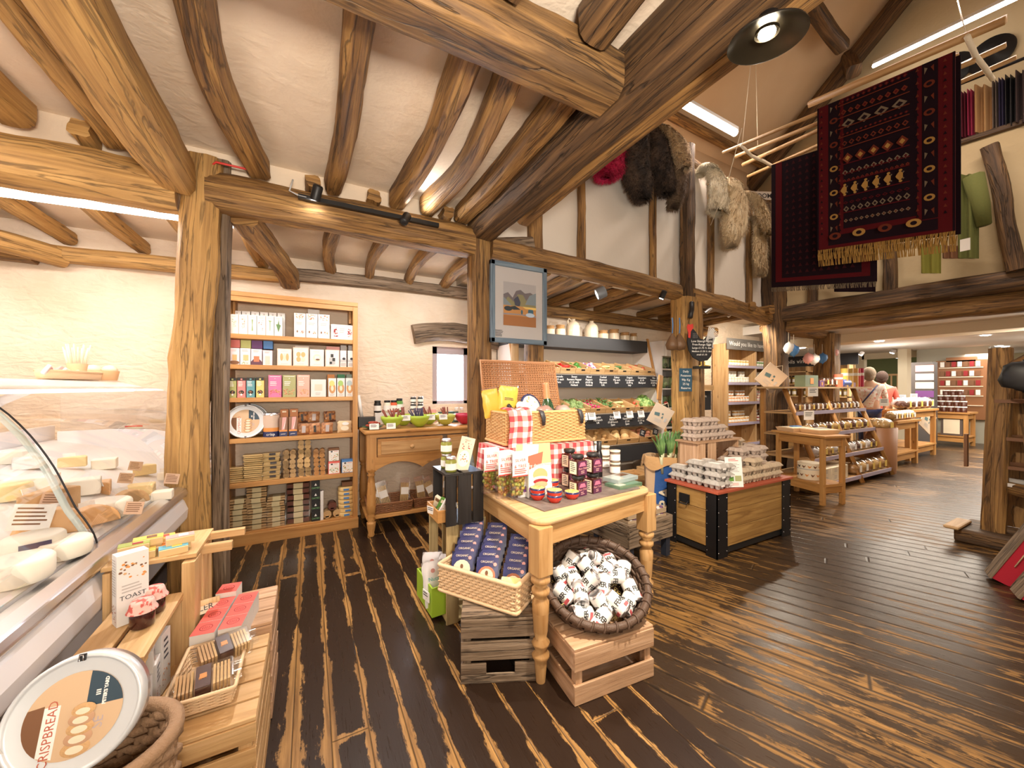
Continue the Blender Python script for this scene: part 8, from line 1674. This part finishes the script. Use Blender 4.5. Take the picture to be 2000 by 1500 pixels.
for k, (u, v) in enumerate(((1717, 650), (1910, 643), (1925, 655), (1951, 676), (1963, 677), (1830, 686), (1750, 661), (1847, 692), (1864, 697), (1913, 699), (1757, 703), (1566, 666))):
    p = Pz(u, v, 2.435 if u != 1566 else 2.43)
    if p.x < 9.75 and p.x > 9.15: p.z = 2.275
    if p.x > 18: continue
    if dl is None: dl = MB().lathe([(.07, .0), (.055, -.006), (0, -.006)], mk('downlight', (1, .95, .85), .4, emit=25, ecol=(1, .92, .8)), n=16).build('downlight', label='round recessed downlight in the pale far ceiling', cat='light', group='far ceiling downlights', loc=p)
    else: dup(dl, p)
spotcan('glaring white spotlight under the far ceiling', Pd(1742, 690, 10), (.3, .3, 0), 90, m=ALU, r=.06); spotcan('small twin spotlight by the far pier', Pd(1802, 685, 11), (.3, .3, 0), 50, m=ALU, r=.06)
for u, v, d, lb in ((1752, 618, 6.4, 'spotlight pair on the warm beam, first'), (1826, 608, 6.0, 'spotlight pair on the warm beam, second'), (1612, 665, 7.3, 'chrome spotlight on the far post'), (1680, 694, 9.5, 'white spotlight above the shoppers')): spotcan(lb, Pd(u, v, d), (.5, .4, 0), 30, m=ALU, r=.045)
def xtable(lb, x0, x1, y0, y1, h, m=PINEO):
    t = thing('pine_counter', lb, 'table', (x0, y0, 0)); w_, d_ = x1 - x0, y1 - y0
    for x in (.04, w_ - .04):
        for y in (.04, d_ - .04): MB().box((x, y, h / 2), (.07, .07, h), m).build('leg', t)
    MB().box((w_ / 2, d_ / 2, h - .02), (w_ + .06, d_ + .06, .04), m).build('table_top', t); MB().box((w_ / 2, d_ / 2, .24), (w_, d_, .03), m).box((w_ / 2, .04, .17), (w_, .03, .12), m).box((.04, d_ / 2, .17), (.03, d_, .12), m).build('lower_shelf', t); MB().box((w_ / 2, .03, h - .10), (w_ - .1, .02, .12), m).box((.03, d_ / 2, h - .10), (.02, d_ - .1, .12), m).build('apron', t); return t
xtable('pine cake table beyond the gift shelves', 8.9, 9.95, 2.58, 3.30, .82); xtable('taller pine counter of cakes further into the far shop', 10.05, 11.5, 2.72, 3.50, .97); xtable('small pine table stacked with jam jars before the far wall', 13.45, 14.05, 2.68, 3.42, .82)
MB().box((0, 0, 0), (.5, .35, .42), mk('box_games', (.12, .09, .08), .5)).box((-.255, 0, 0), (.01, .26, .34), CREAM).build('printed_box', label='dark printed box on the lower shelf of the jam jar table', cat='box', loc=(13.76, 2.95, .47))
wbk = MB().lathe([(.19, 0), (.21, .74), (.19, .74), (.17, .02), (0, .02)], BWILL, n=22).build('wicker_bin', label='tall brown wicker bin of bread rolls at the end of the gift shelves', cat='basket', loc=(8.38, 2.62, 0))
for k in range(5): wrapped('bagged bread roll heaped in the tall wicker bin', 'rolls in wicker bin', (8.32 + .06 * (k % 3), 2.56 + .06 * (k // 2), .70), .18, CK[1], nm='bread_roll')
for k in range(8): wrapped('bun on the cake table beyond the gift shelves', 'buns on the cake table', (9.0 + .12 * k, 2.68, .82), .16, CK[(1, 2, 1, 3)[k % 4]], nm='bun')
for k in range(9): wrapped(('dark', 'pale')[k % 2] + ' cake on the taller pine counter', 'cakes on tall counter, ' + ('dark', 'pale')[k % 2], (10.15 + .15 * k, 2.85 + .1 * (k % 2), .97), .22, CK[(0, 3)[k % 2]], nm='counter_cake')
for u, v, d, lb in ((1727, 785, 6.6, 'white price card stuck among the buns'), (1742, 777, 8.0, 'white price card on the near end of the tall counter'), (1762, 775, 8.2, 'big white price card on a dark cake'), (1785, 772, 8.6, 'white price card further along the tall counter')): card('price_card', lb, Pd(u, v + 8, d), .16, .13, -.5, 0, 2)
rk = thing('spindle_rack', 'pale spindle rack in the kitchen opening', 'rack', (14.9, 4.25, .95))
for z in (0, .42, .82): MB().box((0, 0, z), (.3, 1.1, .05), PINEL).build('rack_shelf', rk)
for k in range(9): MB().box((-.13, -.52 + .13 * k, .42), (.03, .03, .84), PINEL).build('spindle', rk)
kbag('kraft paper bag hanging from the tall pine counter', 1812, 822, 8.2, .42, (0, .6, -.2))
dt = thing('display_tower', 'dark display tower of bottles and cards behind the jam jars', 'display stand', (12.9, 3.25, 0))
MB().box((0, 0, 1.0), (.35, .35, 2.0), mk('tower', (.08, .07, .07), .5)).build('tower_body', dt)
for k in range(5): MB().box((-.18, -.05, 1.05 + .2 * k), (.02, .3, .15), (WHITE2, PUR, CREAM, GREY, PINK)[k]).build('card_panel', dt)
cb2 = thing('card_cabinet', 'arched wooden wall cabinet of small packets on the grey wall', 'cabinet', (14.75, 3.05, 0))
MB().box((0, 0, 1.35), (.16, .86, 1.5), mk('cabinet_wood', (.28, .12, .045), .5)).box((0, 0, 2.12), (.16, .5, .12), mk('cabinet_wood', (.28, .12, .045), .5)).build('cabinet_case', cb2)
for k in range(5): MB().box((-.09, 0, .95 + .24 * k), (.04, .74, .02), CREAM).build('shelf', cb2)
for k in range(4):
    for j in range(7): MB().box((0, 0, .07), (.03, .07, .13), (WHITE2, DRED, BROWN)[(j + k) % 3]).build('small_packet', label='small packet on the arched wall cabinet', cat='packet', group='packets on the arched cabinet', loc=(14.65, 2.76 + .10 * j, 1.21 + .24 * k))
NJ = sj(mk('spread', (.08, .02, .01), .3), WHITE2, .055, .13).build('spread_jar', label='dark spread jar with a white lid in the pyramid on the small pine table', cat='jar', group='white lidded jar pyramid', loc=(13.5, 2.76, .82))
for r_ in range(4):
    for j in range(6 - r_): dup(NJ, (13.5 + .06 * r_, 2.72 + .04 * r_ + .115 * j + .01, .82 + .13 * r_)) if (r_, j) != (0, 0) else None
sw = thing('spice_shelves', 'pine shelves of bottles under a slate banner behind the shoppers', 'shelves', (12.6, 5.4, 0))
MB().box((0, 0, 1.0), (.1, 1.9, 2.0), PINE).build('back_panel', sw); MB().box((-.2, 0, 2.15), (.03, 2.2, .30), CHALK).text('oils vinegar salad', .16, CHALKW, T(-.22, 0, 2.1, rz=-PI / 2, rx=PI / 2)).build('chalk_banner', sw)
for z in (.8, 1.15, 1.5, 1.85): MB().box((-.15, 0, z), (.3, 1.9, .03), PINEL).build('shelf', sw)
for y in (-.93, 0, .93): MB().box((-.15, y, 1.0), (.3, .04, 2.0), PINEL).build('upright', sw)
BJ = sj(mk('oil', (.4, .28, .06), .3), BLACK, .05, .22, WHITE2).build('oil_bottle', label='small oil bottle on the shelves behind the shoppers', cat='bottle', group='oil bottles far shelves', loc=(12.4, 4.55, 1.165))
for k in range(24): dup(BJ, (12.4, 4.55 + .15 * (k % 12), 1.165 + .35 * (k // 12))) if k else None
for k in range(3): MB().box((0, 0, 0), (.3, .05, .5), (PINE, BROWN, PINK)[k]).build('wall_display', label='narrow lit display %s past the grey wall end' % ('nearest the floor', 'in the middle', 'at the top')[k], cat='display', loc=(16.2, 2.35, .75 + .55 * k))
beam('dark_door_post', [(16.0, 2.1, 0), (16.0, 2.1, 2.4)], .3, .3, OAKD, 'dark timber post at the end of the far shop', 'post', m=8)
# ---------------------------------------------------------------- shoppers
def person(lb, loc, rz, H, top, hair, hairlen, bottom, skin=(.62, .38, .27)):
    t = thing('person', lb, 'person', loc, rz=rz); t['kind'] = 'thing'; k = H / 1.7
    J_ = {'pel': (0, 0, .95), 'sp': (0, .0, 1.15), 'ch': (0, .01, 1.33), 'nk': (0, .0, 1.46), 'hd': (0, -.01, 1.55), 'ls': (-.17, 0, 1.38), 'le': (-.22, -.03, 1.12), 'lw': (-.19, -.18, .95), 'rs': (.17, 0, 1.38), 're': (.22, -.03, 1.12), 'rw': (.19, -.18, .95), 'lh': (-.09, 0, .88), 'lk': (-.10, -.02, .48), 'la': (-.10, .02, .08), 'lt': (-.11, -.12, .03), 'rh': (.09, 0, .88), 'rk': (.10, .02, .48), 'ra': (.11, .04, .08), 'rt': (.12, -.10, .03)}
    rd = {'pel': .15, 'sp': .135, 'ch': .15, 'nk': .055, 'hd': .05, 'ls': .06, 'le': .042, 'lw': .028, 'rs': .06, 're': .042, 'rw': .028, 'lh': .10, 'lk': .06, 'la': .04, 'lt': .03, 'rh': .10, 'rk': .06, 'ra': .04, 'rt': .03}
    E = [('pel', 'sp'), ('sp', 'ch'), ('ch', 'nk'), ('nk', 'hd'), ('ch', 'ls'), ('ls', 'le'), ('le', 'lw'), ('ch', 'rs'), ('rs', 're'), ('re', 'rw'), ('pel', 'lh'), ('lh', 'lk'), ('lk', 'la'), ('la', 'lt'), ('pel', 'rh'), ('rh', 'rk'), ('rk', 'ra'), ('ra', 'rt')]
    def skin_(name, keys, m, grow=0):
        ks = list(keys); me = bpy.data.meshes.new(name); me.from_pydata([tuple(c * k for c in J_[q]) for q in ks], [(ks.index(a), ks.index(b)) for a, b in E if a in ks and b in ks], [])
        me.materials.append(m)
        o = bpy.data.objects.new(name, me); COL.objects.link(o); o.parent = t; o.modifiers.new('k', 'SKIN').use_smooth_shade = True
        for i, q in enumerate(ks): r = rd[q] * k + grow; me.skin_vertices[0].data[i].radius = (r, r * .8)
        me.skin_vertices[0].data[0].use_root = True; s_ = o.modifiers.new('u', 'SUBSURF'); s_.levels = s_.render_levels = 2; return o
    sk_ = mk('skin', skin, .6)
    skin_('body', ['pel', 'sp', 'ch', 'nk', 'hd', 'ls', 'le', 'lw', 'rs', 're', 'rw', 'lh', 'lk', 'la', 'lt', 'rh', 'rk', 'ra', 'rt'], sk_)
    skin_('shirt', ['sp', 'ch', 'pel', 'ls', 'le', 'rs', 're'], top, .016); skin_('trousers', ['pel', 'lh', 'lk', 'la', 'rh', 'rk', 'ra'], bottom, .012)
    h = MB().ball((0, -.015, 1.60), .095, sk_, 18, sx=.82, sy=.98, sz=1.22).ball((0, -.115, 1.585), .018, sk_, 8, sz=1.3)
    for s in (-1, 1): h.ball((s * .08, 0, 1.59), .024, sk_, 8, sx=.4).ball((s * .032, -.098, 1.61), .012, TXT, 8)
    h.box((0, -.105, 1.545), (.045, .01, .008), DRED); h.M = Matrix.Scale(k, 4); hh = h
    hb = MB(Matrix.Scale(k, 4))
    for v_ in range(len(h.v)): h.v[v_] = h.v[v_] * k
    h.build('head', t)
    hb.ball((0, .012, 1.625), .105, hair, 18, jit=.08, sx=.9, sy=1.0, sz=1.12).ball((0, .04, 1.625 - hairlen), .085, hair, 14, jit=.1, sy=.7)
    hb.build('hair', t)
    for s, a in ((-1, 'lw'), (1, 'rw')):
        x, y, z = J_[a]; hm = MB(Matrix.Scale(k, 4)).ball((x, y - .05, z - .01), .038, sk_, 10, sx=.9, sy=1.2, sz=.5)
        for q in range(4): hm.tube([(x - .026 + .017 * q, y - .08, z - .01), (x - .028 + .018 * q, y - .115, z - .015), (x - .027 + .018 * q, y - .135 - .01 * (q in (1, 2)), z - .03)], .0085, sk_, 6)
        hm.tube([(x - s * .03, y - .04, z), (x - s * .05, y - .075, z - .01)], .010, sk_, 6); hm.build('hand', t)
    return t
pa = Pd(1698, 757, 7.35); pb = Pd(1723, 757, 7.75)
p1 = person('grey-haired person in a pale floral top seen from behind with a bag strap', (pa.x, pa.y, 0), PI - .3 - 1.0, 1.76, blotch('floral_top', (.72, .66, .62), (.62, .3, .26), 26, .8, 0, lo=.52, hi=.6), mk('grey_hair', (.28, .21, .15), .8, bump=.5), .06, NAVY)
MB().tube([(-.12, .10, 1.45), (.0, .145, 1.25), (.16, .13, 1.0)], .012, NAVY, 6).build('bag_strap', p1)
person('dark-haired person in a coral jacket leaning beside the grey-haired one', (pb.x, pb.y, 0), PI - .3 - 1.1, 1.70, mk('coral_jacket', (.62, .12, .09), .8), mk('dark_hair', (.05, .025, .018), .8, bump=.5), .05, TXT)
pk = Pd(1762, 757, 12.2); person('dark-haired person in black working in the green kitchen', (pk.x, pk.y, 0), -2.2, 1.62, BLACK, mk('brown_hair', (.09, .04, .02), .8), .06, BLACK)
# ---------------------------------------------------------------- camera, lights
cam = bpy.data.cameras.new('camera'); co = bpy.data.objects.new('camera', cam); COL.objects.link(co)
co.location = (0, 0, EYE); co.rotation_euler = (PI / 2, 0, -math.radians(28.25))
cam.sensor_width = 36; cam.lens = 36 * FL / 2000; cam.shift_y = 7 / 2000; cam.clip_start = .02
bpy.context.scene.camera = co
def area(name, loc, size, power, col, rot=(0, 0, 0), sy=None):
    l = bpy.data.lights.new(name, 'AREA'); l.energy = power; l.color = col; l.size = size
    if sy: l.shape = 'RECTANGLE'; l.size_y = sy
    o = bpy.data.objects.new(name, l); COL.objects.link(o); o.location = loc; o.rotation_euler = rot; return o
def spot(name, loc, tgt, power, col, ang=60, blend=.6, rad=.03):
    l = bpy.data.lights.new(name, 'SPOT'); l.energy = power; l.color = col; l.spot_size = math.radians(ang); l.spot_blend = blend; l.shadow_soft_size = rad
    o = bpy.data.objects.new(name, l); COL.objects.link(o); o.location = loc
    o.rotation_euler = (Vector(tgt) - Vector(loc)).to_track_quat('-Z', 'Y').to_euler(); return o
def point(name, loc, power, col, rad=.06):
    l = bpy.data.lights.new(name, 'POINT'); l.energy = power; l.color = col; l.shadow_soft_size = rad
    o = bpy.data.objects.new(name, l); COL.objects.link(o); o.location = loc; return o
WARM = (1, .86, .68); WHT = (1, .95, .9); PEACH = (1, .84, .72)
area('counter_strip_light', (-1.6, 3.45, 2.53), .10, 16, PEACH, (0, 0, 0), 2.2).rotation_euler = (0, 0, PI / 2)
area('counter_strip_light', (-2.0, 2.1, 2.70), .10, 28, PEACH, (0, 0, 0), 1.6)
area('case_light', (-1.25, 2.4, 1.34), .05, 5, (1, .93, .86), (0, 0, 0), 3.0)
spot('track_spot', (.02, 2.93, 2.66), (.9, 1.2, .6), 115, WHT, 95)
area('bay_fill', (.75, 3.35, 2.50), 1.3, 14, (1, .94, .9), (.45, 0, 0), .15)  # added fill under the joists to brighten the bay wall; no fixture there
area('ceiling_fill', (.1, -.7, 1.6), .5, 90, (1, .88, .74), (math.radians(140), 0, 0), .4)  # added fill behind the camera to brighten the main ceiling; no fixture
spot('track_uplight', (.66, 2.92, 2.72), (1.02, 2.6, 2.96), 22, (1, .97, .95), 120, 1)
area('window_daylight', (1.54, 4.50, 1.55), .36, 30, (.82, .9, 1), (PI / 2, 0, 0), .6)
spot('ceiling_spot', (2.4, 1.0, 2.75), (1.3, 1.9, .7), 45, WHT, 90)
spot('veg_spot', (3.0, 3.25, 2.48), (3.4, 4.2, .9), 75, WHT, 110)
spot('veg_spot', (4.0, 3.3, 2.46), (3.0, 4.2, .9), 45, WHT, 110)
area('hall_tube_light', (4.6, 3.75, 4.75), .12, 55, PEACH, (0, 0, 0), 1.5)
area('hall_tube_light', (5.6, .9, 5.2), .12, 45, PEACH, (0, 0, 0), 1.9)
spot('pendant_spot', Pd(1497, 84, 1.22) , Pz(1560, 1150, 0), 260, WARM, 120)
spot('gallery_spot', (6.1, 3.0, 2.35), (5.3, 2.5, 1.0), 70, WARM, 110)
spot('gallery_spot', (6.0, 3.45, 2.40), (7.2, 4.2, 1.2), 85, WARM, 120)
spot('gallery_spot', (7.2, 2.6, 2.3), (7.0, 2.6, .6), 90, WARM, 110)
area('far_ceiling_light', (11, 2.5, 2.25), 3, 200, (1, .88, .72), (0, 0, 0), 3)
area('far_ceiling_light', (15, 2.0, 2.25), 2, 90, (1, .92, .82), (0, 0, 0), 2)
for x, y in ((9.9, 1.2), (12.5, 3.8), (13.2, 1.0)): point('far_bulb', (x, y, 1.9), 22, (1, .9, .76), .15)
w = bpy.data.worlds.new('world'); bpy.context.scene.world = w; w.use_nodes = True
w.node_tree.nodes['Background'].inputs[0].default_value = (1, .85, .68, 1); w.node_tree.nodes['Background'].inputs[1].default_value = 1.0
sc = bpy.context.scene
sc.view_settings.view_transform = 'Standard'; sc.view_settings.look = 'None'; sc.view_settings.exposure = 0.38; sc.view_settings.gamma = 1
sc.view_settings.use_curve_mapping = False
sc.cycles.max_bounces = 8; sc.cycles.transparent_max_bounces = 24; sc.cycles.caustics_reflective = False; sc.cycles.caustics_refractive = False
sc.cycles.sample_clamp_indirect = 6; sc.cycles.use_denoising = True
